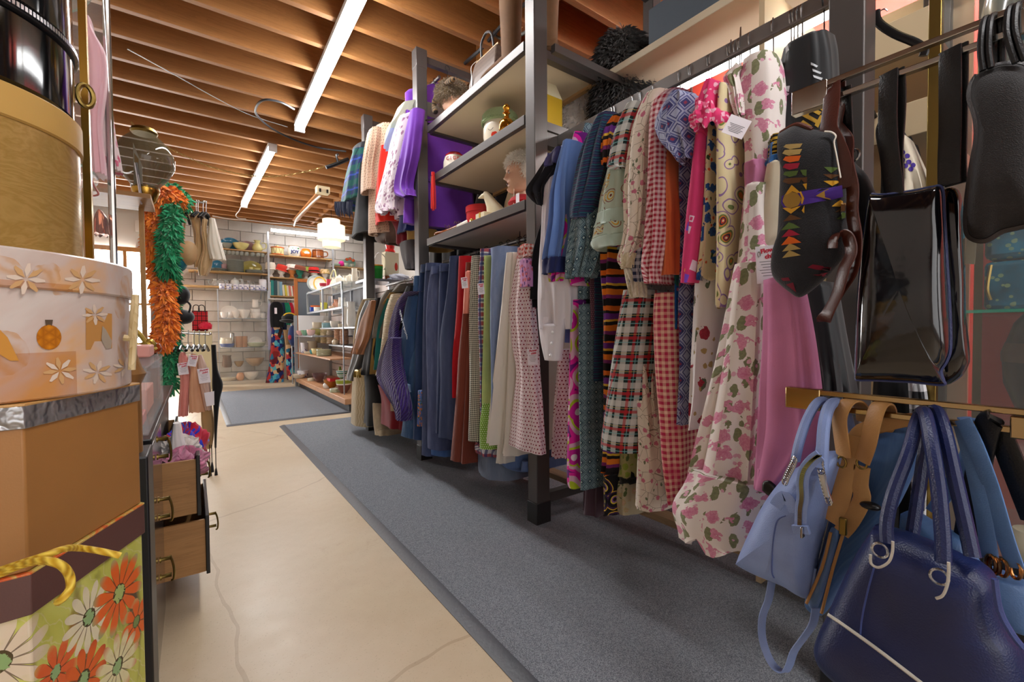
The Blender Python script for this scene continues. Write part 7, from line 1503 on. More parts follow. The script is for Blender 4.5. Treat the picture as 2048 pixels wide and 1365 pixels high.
# third shelf
z = .935
gpot('bowl', 'pink shell shaped bowl at the far end of the upper steel shelf', 600, 668, 12, 8, 'bowl', ceramic('d9a9a4'), 1.56, z); gpot('bowl', 'green leaf bowl beside the pink shell bowl', 610, 669, 13, 9, 'bowl', ceramic('7aa88a'), 1.58, z); gpot('cups', 'pink flowered cups on the upper steel shelf', 622, 669, 14, 10, 'cup', ceramic('e0b8ae'), 1.62, z); gpot('bowl', 'wide yellow green salad bowl on the upper steel shelf', 641, 671, 30, 11, 'bowl', ceramic('b5a85a'), 1.85, z); gpot('saucer_cup', 'white cup at the far back of the upper steel shelf', 617, 662, 9, 8, 'cup', wht, 1.7, z)
z = 1.06
gpot('planter', 'white planter printed with red scroll lettering on the top steel shelf', 634, 655, 15, 10, 'mug', ceramic('d9cdb8'), 1.8, z); gpot('tin', 'pale blue tin on the top steel shelf', 653, 653, 15, 9, 'canister', ceramic('8fb8c0'), 1.8, z); gpot('tureen', 'white oval tureen at the back of the top steel shelf', 660, 640, 22, 12, 'urn', wht, 1.98, z); gpot('basin', 'white square dish on the top steel shelf', 670, 652, 16, 11, 'dish', wht, 1.78, z); gpot('plates', 'cream plates at the near end of the top steel shelf', 688, 652, 20, 6, 'plate_stack', crm, 1.84, z)
gpot('vase', 'tall white vase beside the metal stand', 693, 648, 14, 42, 'pitcher', wht, 1.72, z); gpot('thermos', 'tall grey white pitcher nearest on the top steel shelf', 703, 650, 15, 42, 'pitcher', ceramic('c9c6be'), 1.74, z)
# inside the metal cubes
z = 1.342
gpot('cup', 'blue and white cup at the far end inside the metal cube', 624, 625, 7, 9, 'mug', ceramic('2f4fb0'), 1.72, z); gpot('cup', 'plain white cups inside the metal cube', 634, 625, 10, 8, 'mug', wht, 1.74, z); gpot('orange_dish', 'orange glass dish on the cups inside the metal cube', 631, 616, 16, 5, 'dish', ceramic('d9662a'), 1.82, z+.08); gpot('glass', 'yellow printed glass inside the metal cube', 648, 623, 11, 14, 'tumbler', ceramic('d9cf4a'), 1.76, z); gpot('vase', 'green olive glass vase at the back of the metal cube', 651, 612, 9, 14, 'pitcher', glassm('6a7a3a', .6), 1.95, z)
gpot('teapot', 'coral pink pot inside the nearer metal cube', 672, 618, 13, 17, 'jug', ceramic('e0a080'), 1.82, z); gpot('jug', 'white flowered jug inside the nearer metal cube', 684, 618, 13, 19, 'pitcher', wht, 1.84, z); gpot('dish', 'small peach dish inside the nearer metal cube', 664, 620, 11, 5, 'dish', ceramic('e0b490'), 1.72, z)
# on the glass tops
z = 1.681
gpot('plate', 'grey rimmed plate lying at the far end of the glass top', 632, 578, 26, 4, 'dish', ceramic('c9cfcf'), 1.84, z)
platter('plate', 'large grey rimmed white plate standing on the glass top', 'plate', 634, 580, 36, 34, wht, 8.05, z, rim=ceramic('a9b5b5')); platter('plate', 'white plate painted with yellow chicks standing before the grey one', 'plate', 641, 581, 26, 30, ceramic('e9e0d0'), 7.9, z, rim=ceramic('d8a83a'))
gpot('mug', 'red and white mug on the glass top', 647, 572, 13, 11, 'bowl', stripes(((0, 'e9e2dc'), (.5, 'b03040')), .1, 'v'), 1.72, z); gpot('mug', 'tall crimson mug on the glass top', 657, 568, 7, 16, 'mug', ceramic('b02a3c'), 1.76, z)
for i, (u, v, w, h, pf, lb) in enumerate(((668, 566, 14, 18, 'jug', 'white flowered jug beside the crimson mug on the glass top'), (679, 563, 16, 20, 'teapot', 'white flowered teapot on the glass top'), (690, 560, 12, 15, 'jug', 'small white flowered creamer on the glass top'), (700, 558, 15, 16, 'teapot', 'white teapot close to the far rack post'), (709, 555, 10, 22, 'pitcher', 'tall white pitcher next to the far rack post'))):
    gpot('china_'+pf, lb, u, v, w, h, pf, ceramic('e6ddca'), 1.8, z, handle=1)
MB().tube(smoothpath([tuple(px(u, v, x=1.95)) for u, v in ((658, 580), (662, 552), (668, 540), (672, 552), (672, 579))], 4), .012, 6).build('basket', ceramic('d9cf9a'), None, 'pale looped basket handle behind the china on the glass top', 'basket')
# closer stand seen under the upper clothes: glasses, sugar tin
t = thing('glass_stand', 'mirror edged stand shelf of tumblers seen between the far posts', 'stand', (1.9, 5.3, 0))
zs_ = px(735, 560, y=5.25).z
MB().box(1.62, 2.25, 5.05, 5.5, zs_-.03, zs_).build('shelf', plain('b5b8c2', .2, .6, name='mirror_edge'), t, bevel=.002)
for x in (1.66, 2.21): MB().box(x-.015, x+.015, 5.25, 5.28, 0, zs_-.03).build('leg', zinc, t)
grn = stripes(((0, '1f7a2a'), (.7, '2f9a3a'), (.88, 'e08a2a'), (.95, 'e9e4da')), .185, 'v', .0)
for i, (u, lb) in enumerate(((740, 'left green tumbler with orange and white rim'), (755, 'right green tumbler with orange and white rim'))):
    c = px(u, 556, y=5.22); MB().lathe([(.05, 0), (.058, .01), (.066, .18), (.062, .18), (.052, .012), (0, .01)], (c.x, c.y, zs_+.001), 20).build('tumbler', grn, None, lb+' on the stand', 'tumbler', smooth=40)
c = px(781, 545, y=5.3); t = thing('syrup_jug', 'cream square jug with a red top and handle on the stand', 'jug', (c.x, c.y, zs_+.06)); MB().box(c.x-.09, c.x+.09, c.y-.06, c.y+.06, zs_+.06, zs_+.36).build('body', ceramic('d9cdae'), t, bevel=.01); MB().lathe([(.07, 0), (.05, .04), (.06, .1), (.03, .14), (0, .14)], (c.x, c.y, zs_+.36), 14).build('red_top', ceramic('d92a2a'), t); MB().ball((c.x+.05, c.y-.062, zs_+.18), .02, .004, .05, 8, 6).build('red_motif', ceramic('c83a2a'), t)
MB().box(c.x-.1, c.x+.1, c.y-.08, c.y+.08, zs_+.001, zs_+.058).build('amber_box', plain('8a4a1a', .2, name='amber_box'), None, 'amber brown box under the cream jug', 'box', bevel=.004)
MB().tube(smoothpath([tuple(px(u, v, y=5.25)) for u, v in ((748, 525), (752, 510), (760, 506), (770, 515), (772, 530), (768, 540))], 4), .006, 6).build('white_handle', plain('e6e2da', .4), None, 'white looped cord handle above the tumblers', 'handle')
c = px(797, 551, y=5.2); heap('linen', 'folded white linen beside the cream jug', 'linen', (c.x, c.y, zs_+.0), .12, .08, .05, cloth('d5d8e4', .05), 4)
# pendant lamp of stacked drums
LYp = 8.2; kx = (px(665, 470, y=LYp)-CAM).dot(_F)/FPX; c = px(663, 468, y=LYp)
lampm = Mat('shell_shade', .5); n = lampm.noise(lampm.coord('Object', scale=(1, 1, 1)), 14, 3); lcol = lampm.mix(n, 'f6dfae', 'fff4dc'); lampm.color(lcol); lampm.link(lcol, lampm.b.inputs['Emission Color']); lampm.b.inputs['Emission Strength'].default_value = .26
t = thing('pendant_lamp', 'glowing cream pendant lamp of three stacked drum shades', 'pendant lamp', (c.x, c.y, c.z-.28))
for r_, z0, z1, dx in ((16.5, 17, 28, -2), (25.5, -13, 16, 0), (17, -27, -14, 2)): MB().lathe([(r_*kx-.006, z0*kx), (r_*kx, z0*kx), (r_*kx, z1*kx), (r_*kx-.006, z1*kx)], tuple(c), 28).build('drum_shade', lampm.m, t, smooth=50)
MB().tube([(c.x, c.y, c.z+.2), (c.x, c.y, 3.15)], .004, 6).build('cord', blackplastic, t); MB().bar((c.x-.25, c.y, c.z+.16), (c.x+.25, c.y, c.z+.16), .008, .008).build('spreader', oldbrass, t)
# ================================================================== things on the rack's shelves
Z1, Z2, Z3 = 2.488, 2.113, 1.678
skin = Mat('painted_skin', .45); skin.color('e0b296'); skin.b.inputs['Subsurface Weight'].default_value = .08
def bust(name, label, c, s, yaw, mat, neck=True, lift=.42):
    "mannequin head: slices with brow, nose, lips and chin; s = head height"
    t = thing(name, label, 'mannequin head', c); rings = []; N = 46; n = 40
    for i in range(N):
        q = i/(N-1)         # 0 chin bottom .. 1 crown
        w_ = lin([(0, .16), (.06, .22), (.2, .285), (.4, .325), (.6, .345), (.8, .32), (.93, .2), (1, .03)], q)[0]
        back_ = lin([(0, .12), (.1, .22), (.3, .36), (.55, .44), (.75, .42), (.92, .26), (1, .03)], q)[0]
        frt = lin([(0, .26), (.05, .33), (.1, .345), (.17, .33), (.3, .345), (.5, .355), (.62, .375), (.8, .34), (.93, .2), (1, .03)], q)[0]
        ring = []
        for k in range(n):
            a = 2*pi*k/n; ca, sa = cos(a), sin(a); r = ca*(frt if ca > 0 else back_); y = sa*w_; f = max(0, ca)
            g = lambda m, sd: math.exp(-((a if a < pi else a-2*pi)-m)**2/(2*sd*sd))
            nose = g(0, .13)*(.095*math.exp(-((q-.36)/.045)**2)+.07*math.exp(-((q-.45)/.08)**2))
            lips = g(0, .2)*(.025*math.exp(-((q-.245)/.018)**2)+.028*math.exp(-((q-.205)/.02)**2)); chin = g(0, .25)*.03*math.exp(-((q-.08)/.05)**2)
            eye = -(g(.36, .16)+g(-.36, .16))*.035*math.exp(-((q-.50)/.04)**2); brow = g(0, .5)*.015*math.exp(-((q-.585)/.03)**2); chk = (g(.6, .25)+g(-.6, .25))*.018*math.exp(-((q-.35)/.09)**2)
            ring.append(((r+nose+lips+chin+eye+brow+chk)*s, y*s, q*s))
        rings.append(ring)
    M4 = Matrix.Translation(Vector(c)+Vector((0, 0, lift*s))) @ Matrix.Rotation(yaw, 4, 'Z')
    tr = lambda L: [[tuple(M4 @ Vector(p)) for p in r] for r in L]
    MB().loft(tr(rings)).build('head', mat, t, smooth=85)
    if neck:
        nk = [[((.02+ox+rx*cos(a))*s, ry*s*sin(a), z*s*(lift/.42 if z < 0 else 1)) for a in [2*pi*k/24 for k in range(24)]] for z, rx, ry, ox in ((.16, .19, .17, -.06), (0, .17, .16, -.07), (-.18, .19, .2, -.07), (-.26, .26, .42, -.06), (-.34, .28, .5, -.05), (-.42, .27, .5, -.05))]
        MB().loft(tr(nk[::-1])).build('neck_and_shoulders', mat, t, smooth=80)
    for sg in (1, -1):
        e_ = MB().ball((.335, .115, .5), .02, .05, .022, 10, 6); e_.v = [tuple(M4 @ Vector((p[0]*s, p[1]*sg*s, p[2]*s))) for p in e_.v]; ey = e_.build('eye', plain('efe9e4', .2, name='eye_white'), t)
        e_ = MB().ball((.352, .118, .5), .008, .02, .02, 10, 6); e_.v = [tuple(M4 @ Vector((p[0]*s, p[1]*sg*s, p[2]*s))) for p in e_.v]; e_.build('iris', plain('2a3f5a', .2, name='iris'), ey)
        e_ = MB().tube([(.35, .06, .535), (.358, .12, .552), (.335, .19, .535)], .008, 5); e_.v = [tuple(M4 @ Vector((p[0]*s, p[1]*sg*s, p[2]*s))) for p in e_.v]; e_.build('eyebrow', plain('5a3a28', .6, name='brow'), t)
        e_ = MB().ball((-.03, .335, .44), .05, .02, .09, 10, 8); e_.v = [tuple(M4 @ Vector((p[0]*s, p[1]*sg*s, p[2]*s))) for p in e_.v]; e_.build('ear', mat, t)
    e_ = MB().ball((.362, 0, .226), .018, .075, .028, 12, 6); e_.v = [tuple(M4 @ Vector((p[0]*s, p[1]*s, p[2]*s))) for p in e_.v]; e_.build('lips', plain('5a1f30', .3, name='lip_paint'), t)
    return t, M4
def fur(mat, pts_fn, n, L, seed, par, droop=.4, name='fur_pile', w=.0018):
    rnd = random.Random(seed); m = MB()
    for i in range(n):
        c, nn = pts_fn(rnd); d = (nn+Vector((rnd.uniform(-.6, .6), rnd.uniform(-.6, .6), rnd.uniform(-.6, .3)-droop*.5))).normalized(); l = L*rnd.uniform(.5, 1.2); sd = d.cross(Vector((rnd.uniform(-1, 1), rnd.uniform(-1, 1), rnd.uniform(-1, 1)))).normalized()*w
        m.add([c-sd, c+sd, c+d*l*.6+sd*.6-Vector((0, 0, droop*l*.1)), c+d*l-Vector((0, 0, droop*l*.4))], [(0, 1, 2), (0, 2, 3)])
    return m.build(name, mat, par, kind='stuff', smooth=0)
def ellip(c, r):
    c = Vector(c)
    def f(rnd):
        while True:
            v = Vector((rnd.gauss(0, 1), rnd.gauss(0, 1), rnd.gauss(0, 1)))
            if v.length > .1: break
        v.normalize(); return c+Vector((v.x*r[0], v.y*r[1], v.z*r[2])), Vector((v.x/r[0], v.y/r[1], v.z/r[2])).normalized()
    return f
def furmat(a, b, sc=30): m = Mat('fur', .95); m.color(m.mix(m.noise(m.coord('Object'), sc, 3), a, b)); m.sheen(.5); return m.m
# bottom shelf
c = px(1030, 400, x=1.57); t, M4 = bust('mannequin_bust', 'painted mannequin bust facing the aisle at the near end of the bottom shelf', (1.60, c.y-.015, Z3), .222, radians(155), skin.m, True, .62)
hw = furmat('eee8dd', 'fffcf6')
h = thing('fur_hat', 'white fluffy fur hat with hanging ties on the mannequin bust', 'hat', tuple(M4 @ Vector((-.01, 0, .17)))); hc = M4 @ Vector((-.012, 0, .178))
MB().ball(tuple(hc), .085, .085, .058, 18, 10).build('crown', hw, h); fur(hw, ellip(hc, (.09, .09, .06)), 3500, .028, 5, h)
e1 = M4 @ Vector((-.02, .08, .12)); MB().ball(tuple(e1), .03, .03, .045).build('ear_flap', hw, h); fur(hw, ellip(e1, (.03, .03, .045)), 600, .02, 7, h)
for a, b_ in (((1.575, c.y+.045), -.0), ((1.545, c.y-.03), -.0)): MB().tube([(a[0], a[1], hc.z-.05), (a[0]-.005, a[1]+.005, Z3+.04)], .0025, 6).build('tie', cloth('e2d9c6', .1), h)
rc = MB(); rc.lathe([(.075, 0), (.09, .01), (.075, .035), (.055, .05)], (1.6+.012, c.y-.02, Z3+.07), 24).build('scarf', cloth('b81e2a', .1), None, 'red scarf round the neck of the mannequin bust', 'scarf')
MB().box(c.x-.06, c.x-.058, c.y-.12, c.y-.09, Z3+.045, Z3+.10).build('price_tag', paper, None, 'white price tag hanging on the mannequin bust', 'tag')
ivory = plain('ded3b4', .4, name='ivory_plaster')
d0 = px(990, 418, x=1.56); t = thing('dove_figure', 'ivory dove shaped hat stand with a pointed beak on the bottom shelf', 'figurine', (1.58, d0.y, Z3))
b = MB(); prof = [(.0, 0, .05), (.03, 0, .06), (.07, .005, .062), (.10, .012, .052), (.13, .025, .04), (.155, .035, .033), (.175, .042, .026), (.19, .046, .014), (.195, .047, .002)]
dirx, diry = -.81, .59; b.loft([[(1.58+dirx*o*1.6+r*cos(a)*1.0, d0.y+diry*o*1.6+r*sin(a), Z3+z*1.05) for a in [2*pi*k/22 for k in range(22)]] for z, o, r in prof]).build('body', ivory, t, smooth=80)
hd = Vector((1.58+dirx*.095, d0.y+diry*.095, Z3+.172)); MB().tube([hd-Vector((dirx*.02, diry*.02, -.004)), hd, hd+Vector((dirx*.028, diry*.028, -.012))], [.02, .016, .002], 12).build('beak', ivory, t)
fw = furmat('d9d0c2', 'f6f1ea'); f0 = Vector((1.55, d0.y-.03, Z3+.03)); f_ = thing('fur_collar', 'white fur collar at the foot of the ivory dove', 'fur collar', tuple(f0-Vector((0, 0, .03)))); MB().ball(tuple(f0), .03, .07, .022).build('core', fw, f_); fur(fw, ellip(f0, (.032, .075, .024)), 1500, .024, 9, f_)
d1 = px(1023, 410, x=1.66); vase('gourd_figure', 'tall ivory gourd shaped figure behind the mannequin bust', 'figurine', [(.04, 0), (.06, .03), (.07, .08), (.06, .14), (.04, .2), (.03, .25), (.034, .28), (.02, .3), (0, .305)], 1.68, d1.y, Z3, ivory)
r0 = px(957, 428, x=1.60); redm = plain('c4242a', .35, name='red_lacquer_paper'); t = thing('hat_box', 'bright red round hat box on the bottom shelf of the rack', 'hat box', (1.62, r0.y, Z3)); MB().lathe([(.098, 0), (.1, .002), (.1, .16)], (1.62, r0.y, Z3), 36).build('body', redm, t); MB().lathe([(.1, .125), (.105, .125), (.105, .165), (.1, .168), (0, .168)], (1.62, r0.y, Z3), 36).build('lid', redm, t)
g0 = px(965, 437, x=1.47); t = thing('gift_box', 'small cream gift box with a gold bow in front of the red hat box', 'box', (1.48, g0.y, Z3)); MB().box(1.45, 1.51, g0.y-.05, g0.y+.05, Z3, Z3+.05).build('body', plain('e6d9b4', .5), t, bevel=.002); MB().box(1.448, 1.512, g0.y-.008, g0.y+.008, Z3-.0, Z3+.052).build('ribbon', plain('d8a93a', .3), t)
MB().tube(smoothpath([(1.46, g0.y+.08, Z3+.012), (1.45, g0.y+.1, Z3+.03), (1.46, g0.y+.12, Z3+.015), (1.47, g0.y+.1, Z3+.008), (1.46, g0.y+.085, Z3+.014)], 4), .008, 8).build('gilt_leaf_ornament', brass, None, 'small gilt leaf ornament before the red hat box', 'ornament')
brn, wls = leather('8a4a22', .25, 200, .1), leather('e6ddd2', .3, 300, .1)
for i, (u, v, yaw) in enumerate(((893, 460, .5), (912, 449, -.2))):
    s0 = px(u, v, x=1.48); t = thing('saddle_shoe', ('white and brown lace up heel nearest the shelf end' if i == 0 else 'second white and brown lace up heel behind the first'), 'shoe', (1.48, s0.y, Z3), 'pair of two tone lace up heels'); M5 = Matrix.Translation((1.50, s0.y, Z3)) @ Matrix.Rotation(yaw+pi*.75, 4, 'Z')
    rg_ = []
    for x_, w_, h_, zb in ((-.10, .022, .055, .03), (-.085, .03, .06, .028), (-.05, .03, .055, .02), (0, .034, .05, .006), (.05, .04, .036, 0), (.085, .034, .026, 0), (.105, .016, .016, 0)): rg_.append([tuple(M5 @ Vector((x_, w_*cos(a), zb+max(0, h_*(.5+.5*sin(a)))))) for a in [2*pi*k/16 for k in range(16)]])
    MB().loft(rg_[:4]).build('heel_quarter', wls, t, smooth=80); MB().loft(rg_[3:]).build('toe_cap', brn, t, smooth=80)
    b = MB().lathe([(.014, 0), (.012, .02), (.02, .032)], (-.085, 0, 0), 10); b.v = [tuple(M5 @ Vector(p)) for p in b.v]; b.build('heel', brn, t)
    for k in range(4):
        b = MB().tube(smoothpath([(-.02+.012*k, -.02, .055-.004*k), (-.015+.014*k, -.005, .075+.006*(k % 2)), (-.02+.016*k, .012, .06)], 3), .0018, 5); b.v = [tuple(M5 @ Vector(p)) for p in b.v]; b.build('shoelace', cloth('6a4a30', .2), t)
# middle shelf
h0 = px(995, 262, x=1.60); t = thing('head_jar', 'white egg shaped lady head jar with rosy cheek and green curled hat', 'jar', (1.62, h0.y, Z2)); wg = ceramic('ece2cf')
MB().lathe([(.05, 0), (.075, .02), (.098, .07), (.108, .12), (.108, .17), (.1, .2), (.095, .205)], (1.62, h0.y, Z2), 32).build('face', wg, t, smooth=60)
gc_ = ceramic('9db48a', .35); MB().lathe([(.1, .2), (.112, .205), (.115, .25), (.1, .27), (0, .275)], (1.62, h0.y, Z2), 32).build('hat', gc_, t)
for k in range(70):
    a = 2*pi*k/35+.1*(k//35); zz = Z2+.212+.03*(k//35); r_ = .118-.006*(k//35); cc = Vector((1.62+r_*cos(a), h0.y+r_*sin(a), zz)); tx = Vector((-sin(a), cos(a), 0))
    MB().tube([cc+tx*(.011*q*cos(q*7))+Vector((0, 0, .011*q*sin(q*7)+.0)) for q in [j/12 for j in range(2, 13)]], .0032, 5).build('curl', gc_, t)
hb = ceramic('0f0e10'); fa = radians(150)
hr = [[(1.62+(r_+.002)*cos(a), h0.y+(r_+.002)*sin(a), Z2+z) for a in [fa-.0+1.9-3.1*k/16 for k in range(17)]] for r_, z in ((.098, .205), (.108, .185))]
b = MB(); a0, a1 = fa-2.6, fa+.2; rows_ = []
for j in range(9):
    q = j/8; rows_.append([(1.62+(.1105-.004*q*q)*cos(a), h0.y+(.1105-.004*q*q)*sin(a), Z2+.205-(.205-.09)*q*max(0, min(1, (abs(a-(fa-.1)))/1.3))) for a in [a0+(a1-a0)*k/30 for k in range(31)]])
b.loft(rows_, False, False, False).build('black_hair', hb, t, smooth=80)
def oncyl(a, z, r): return Vector((1.62+r*cos(a), h0.y+r*sin(a), Z2+z))
va = atan2(-h0.y, -1.62)
for a, z, r_, mt, nm in ((va-.35, .10, .021, ceramic('d8402f'), 'rosy_cheek'), (va-.95, .045, .012, ceramic('c83028'), 'red_lips')):
    rr_ = .107 if z > .08 else .094; o_ = [oncyl(a+r_/rr_*cos(q), z+r_*sin(q), rr_) for q in [2*pi*k/18 for k in range(18)]]; MB().add([oncyl(a, z, rr_+.002)]+o_, [(0, 1+k, 1+(k+1) % 18) for k in range(18)]).build(nm, mt, t)
MB().tube([oncyl(va-.75+q*.35, .142-.012*sin(pi*q), .110) for q in [k/8 for k in range(9)]], .0012, 5).build('closed_eye', plain('3a2a22', .5), t)
g0 = px(1016, 258, x=1.50); goldg = plain('c98a2a', .12, .9, name='gold_glass')
vase('perfume_bottle', 'gilt glass perfume bottle with ball stopper at the near end of the middle shelf', 'bottle', [(.03, 0), (.04, .01), (.045, .05), (.044, .085), (.03, .1), (.016, .11), (.014, .135), (.022, .14), (.012, .15), (.02, .165), (.02, .175), (.01, .19), (0, .192)], 1.49, g0.y, Z2, goldg)
c0 = px(904, 332, x=1.56); t = thing('cigar_jar', 'white jar lettered CIGAR with red lid at the far end of the middle shelf', 'jar', (1.58, c0.y, Z2)); MB().lathe([(.075, 0), (.08, .01), (.082, .06), (.08, .12), (.07, .155), (.06, .165), (0, .168)], (1.58, c0.y, Z2), 30).build('body', ceramic('e6ded0'), t, smooth=50)
MB().lathe([(.064, .162), (.066, .17), (.05, .185), (0, .19)], (1.58, c0.y, Z2), 24).build('red_lid', ceramic('b8242c'), t)
rl = plain('c06058', .5, name='faded_red_paint'); aa = atan2(-c0.y, -1.58)
for k, chh in enumerate('CIGAR'):
    a = aa+.62-.31*k*1.0; a = aa-(.62-.31*k); R_ = .0825; p = Vector((1.58+R_*cos(a), c0.y+R_*sin(a), Z2+.125)); text_mesh(chh, .034, 'letter', rl, t, Matrix.Translation(p) @ Matrix.Rotation(a+pi/2, 4, 'Z') @ Matrix.Rotation(radians(90), 4, 'X'), bold=.0012, depth=.001)
a = aa+.45; MB().ball((1.58+.082*cos(a), c0.y+.082*sin(a), Z2+.045), .022, .022, .012, 10, 6).build('brown_leaf', ceramic('7a5638'), t)
fz = px(940, 292, x=1.7); MB().tube(smoothpath([(1.72, fz.y+.06, Z2+.012), (1.70, fz.y, Z2+.03), (1.69, fz.y-.08, Z2+.02)], 4), [.004, .012, .014, .014, .012, .012, .010, .008, .004][:9], 8).build('brown_feather', cloth('6a4c34', .3), None, 'brown quill feather lying between the two jars', 'feather')
t = thing('red_tassel', 'long scarlet tassel hanging from the far end of the middle shelf', 'tassel', tuple(px(867, 415, x=1.39))); q0 = px(866, 348, x=1.392)
MB().tube([q0+Vector((0, 0, .012)), q0, q0-Vector((0, 0, .012))], .013, 8).build('knot', cloth('c81e1e', .1), t); b = MB()
for k in range(40):
    dx, dy = R.uniform(-.012, .012), R.uniform(-.022, .022); b.tube([q0+Vector((dx*.6, dy*.6, -.01)), q0+Vector((dx, dy, -.12)), q0+Vector((dx, dy*1.05, -.235-R.uniform(0, .02)))], .0022, 4)
b.build('threads', cloth('dc2a22', .15), t, kind='stuff')
# box seen beyond the near post
y0 = px(1105, 190, x=1.75); t = thing('gable_box', 'yellow and cream gable topped paper box seen just beyond the near post', 'box', (1.74, y0.y, Z2)); yl = plain('c9a428', .4, name='yellow_foil'); b = MB()
b.loft([[(1.66, y0.y-.03, z), (1.80, y0.y-.03, z), (1.80, y0.y+.07, z), (1.66, y0.y+.07, z)] for z in (Z2+.001, Z2+.25)]); b.build('body', yl, t, bevel=.002)
MB().loft([[(1.66, y0.y-.03, Z2+.25), (1.80, y0.y-.03, Z2+.25), (1.80, y0.y+.07, Z2+.25), (1.66, y0.y+.07, Z2+.25)], [(1.69, y0.y+.01, Z2+.37), (1.77, y0.y+.01, Z2+.37), (1.77, y0.y+.02, Z2+.37), (1.69, y0.y+.02, Z2+.37)]]).build('gable', plain('d9cfae', .5, name='cream_card'), t)
# top shelf
k0 = px(905, 200, x=1.58); t, M4 = bust('mannequin_bust', 'peach mannequin head turned away under the racoon cap on the top shelf', (1.60, k0.y, Z1-.02), .25, radians(-35), skin.m)
cm = furmat('4a3a28', '9a8462', 60); hc = M4 @ Vector((-.02, 0, .17)); h = thing('fur_hat', 'brown racoon fur cap with striped tail on the top shelf', 'hat', tuple(hc)); MB().ball(tuple(hc), .115, .115, .085, 18, 10).build('crown', cm, h); fur(cm, ellip(hc, (.115, .115, .088)), 5000, .03, 3, h)
tail = smoothpath([tuple(px(u, v, x=1.50)) for u, v in ((908, 158), (890, 170), (874, 192), (868, 212), (872, 226))], 6); st_ = stripes(((0, '6a5236'), (.62, '1f1812')), .028, 'v', .1, name='striped_fur')
rr_ = [.008]+[.019+.003*sin(i) for i in range(len(tail)-2)]+[.006]; MB().tube(tail, rr_, 12).build('striped_tail', st_, h, smooth=80); e_ = M4 @ Vector((.0, .1, .10)); MB().ball(tuple(e_), .03, .025, .05).build('ear_flap', cm, h)
bb = px(922, 190, x=1.72)
t = thing('flat_box', 'flat cream cardboard box with a blue edge line at the back of the top shelf', 'box', (1.8, 2.7, Z1)); MB().box(1.68, 1.9, 1.95, 2.93, Z1, Z1+.10).build('body', plain('cbb89a', .6, name='cream_card'), t, bevel=.003); MB().box(1.676, 1.68, 1.95, 2.93, Z1+.07, Z1+.085).build('blue_line', plain('26408a', .5, name='blue_tape'), t)
g0 = px(968, 140, x=1.50); pm = Mat('perforated_leather', .45); pm.color(pm.mix(pm.voro(pm.coord('Object'), 130, 0).lt(.3), '6a5a50', '3a2f2a'))
t = thing('handbag', 'brown perforated leather frame handbag on the top shelf', 'handbag', (1.53, g0.y, Z1))
MB().loft([[(1.53-a, g0.y-w_, z), (1.53+a, g0.y-w_, z), (1.53+a, g0.y+w_, z), (1.53-a, g0.y+w_, z)] for z, a, w_ in ((Z1+.001, .055, .155), (Z1+.10, .052, .15), (Z1+.23, .022, .125), (Z1+.24, .012, .12))]).build('body', pm.m, t, bevel=.006)
MB().bar((1.53, g0.y-.125, Z1+.243), (1.53, g0.y+.125, Z1+.243), .02, .012).build('frame', plain('b89a78', .3, .8, name='rose_frame'), t)
MB().tube(smoothpath([(1.53, g0.y-.07, Z1+.24), (1.52, g0.y-.06, Z1+.33), (1.52, g0.y, Z1+.37), (1.52, g0.y+.06, Z1+.33), (1.53, g0.y+.07, Z1+.24)], 5), .008, 8).build('handle', leather('2a2422', .4), t)
MB().tube(smoothpath([(1.51, g0.y+.09, Z1+.24), (1.475, g0.y+.11, Z1+.2), (1.473, g0.y+.105, Z1+.13)], 4), .002, 5).build('price_string', string, t); MB().ball((1.472, g0.y+.105, Z1+.10), .003, .008, .035).build('price_ticket', paper, t)
sdm = leather('6b4a2c', .8, 600, .3, name='brown_suede')
for i, (yy, xx) in enumerate(((2.06, 1.50), (1.86, 1.60))):
    t = thing('suede_boot', ('brown suede boot on the top shelf left of the near post' if i == 0 else 'brown suede boot on the top shelf partly behind the near post'), 'boot', (xx, yy, Z1), 'pair of brown suede boots'); dx, dy = (-.25, .97)
    MB().loft([[(xx+dx*o+(.05*s_)*cos(a)*1.1, yy+dy*o+.065*s_*sin(a), Z1+z) for a in [2*pi*k/20 for k in range(20)]] for z, s_, o in ((.03, .95, .0), (.10, .95, 0), (.2, 1.0, 0), (.34, 1.12, 0), (.42, 1.15, 0))]).build('shaft', sdm, t, smooth=80)
    MB().loft([[(xx+dx*o+w_*cos(a)*dy, yy+dy*o-w_*cos(a)*dx, Z1+.006+h_*(.5+.5*sin(a))) for a in [2*pi*k/16 for k in range(16)]] for o, w_, h_ in ((-.06, .03, .07), (-.04, .045, .09), (.02, .048, .09), (.1, .045, .065), (.16, .042, .045), (.21, .03, .03), (.235, .01, .012))]).build('foot', sdm, t, smooth=80)
    MB().loft([[(xx+dx*o+w_*dy, yy+dy*o-w_*dx, Z1+z), (xx+dx*o-w_*dy, yy+dy*o+w_*dx, Z1+z)] for o, w_, z in ((-.07, .03, .004), (.02, .05, .004), (.12, .047, .004), (.24, .012, .004))], False, False, False).build('sole', leather('2a1f18', .5), t)
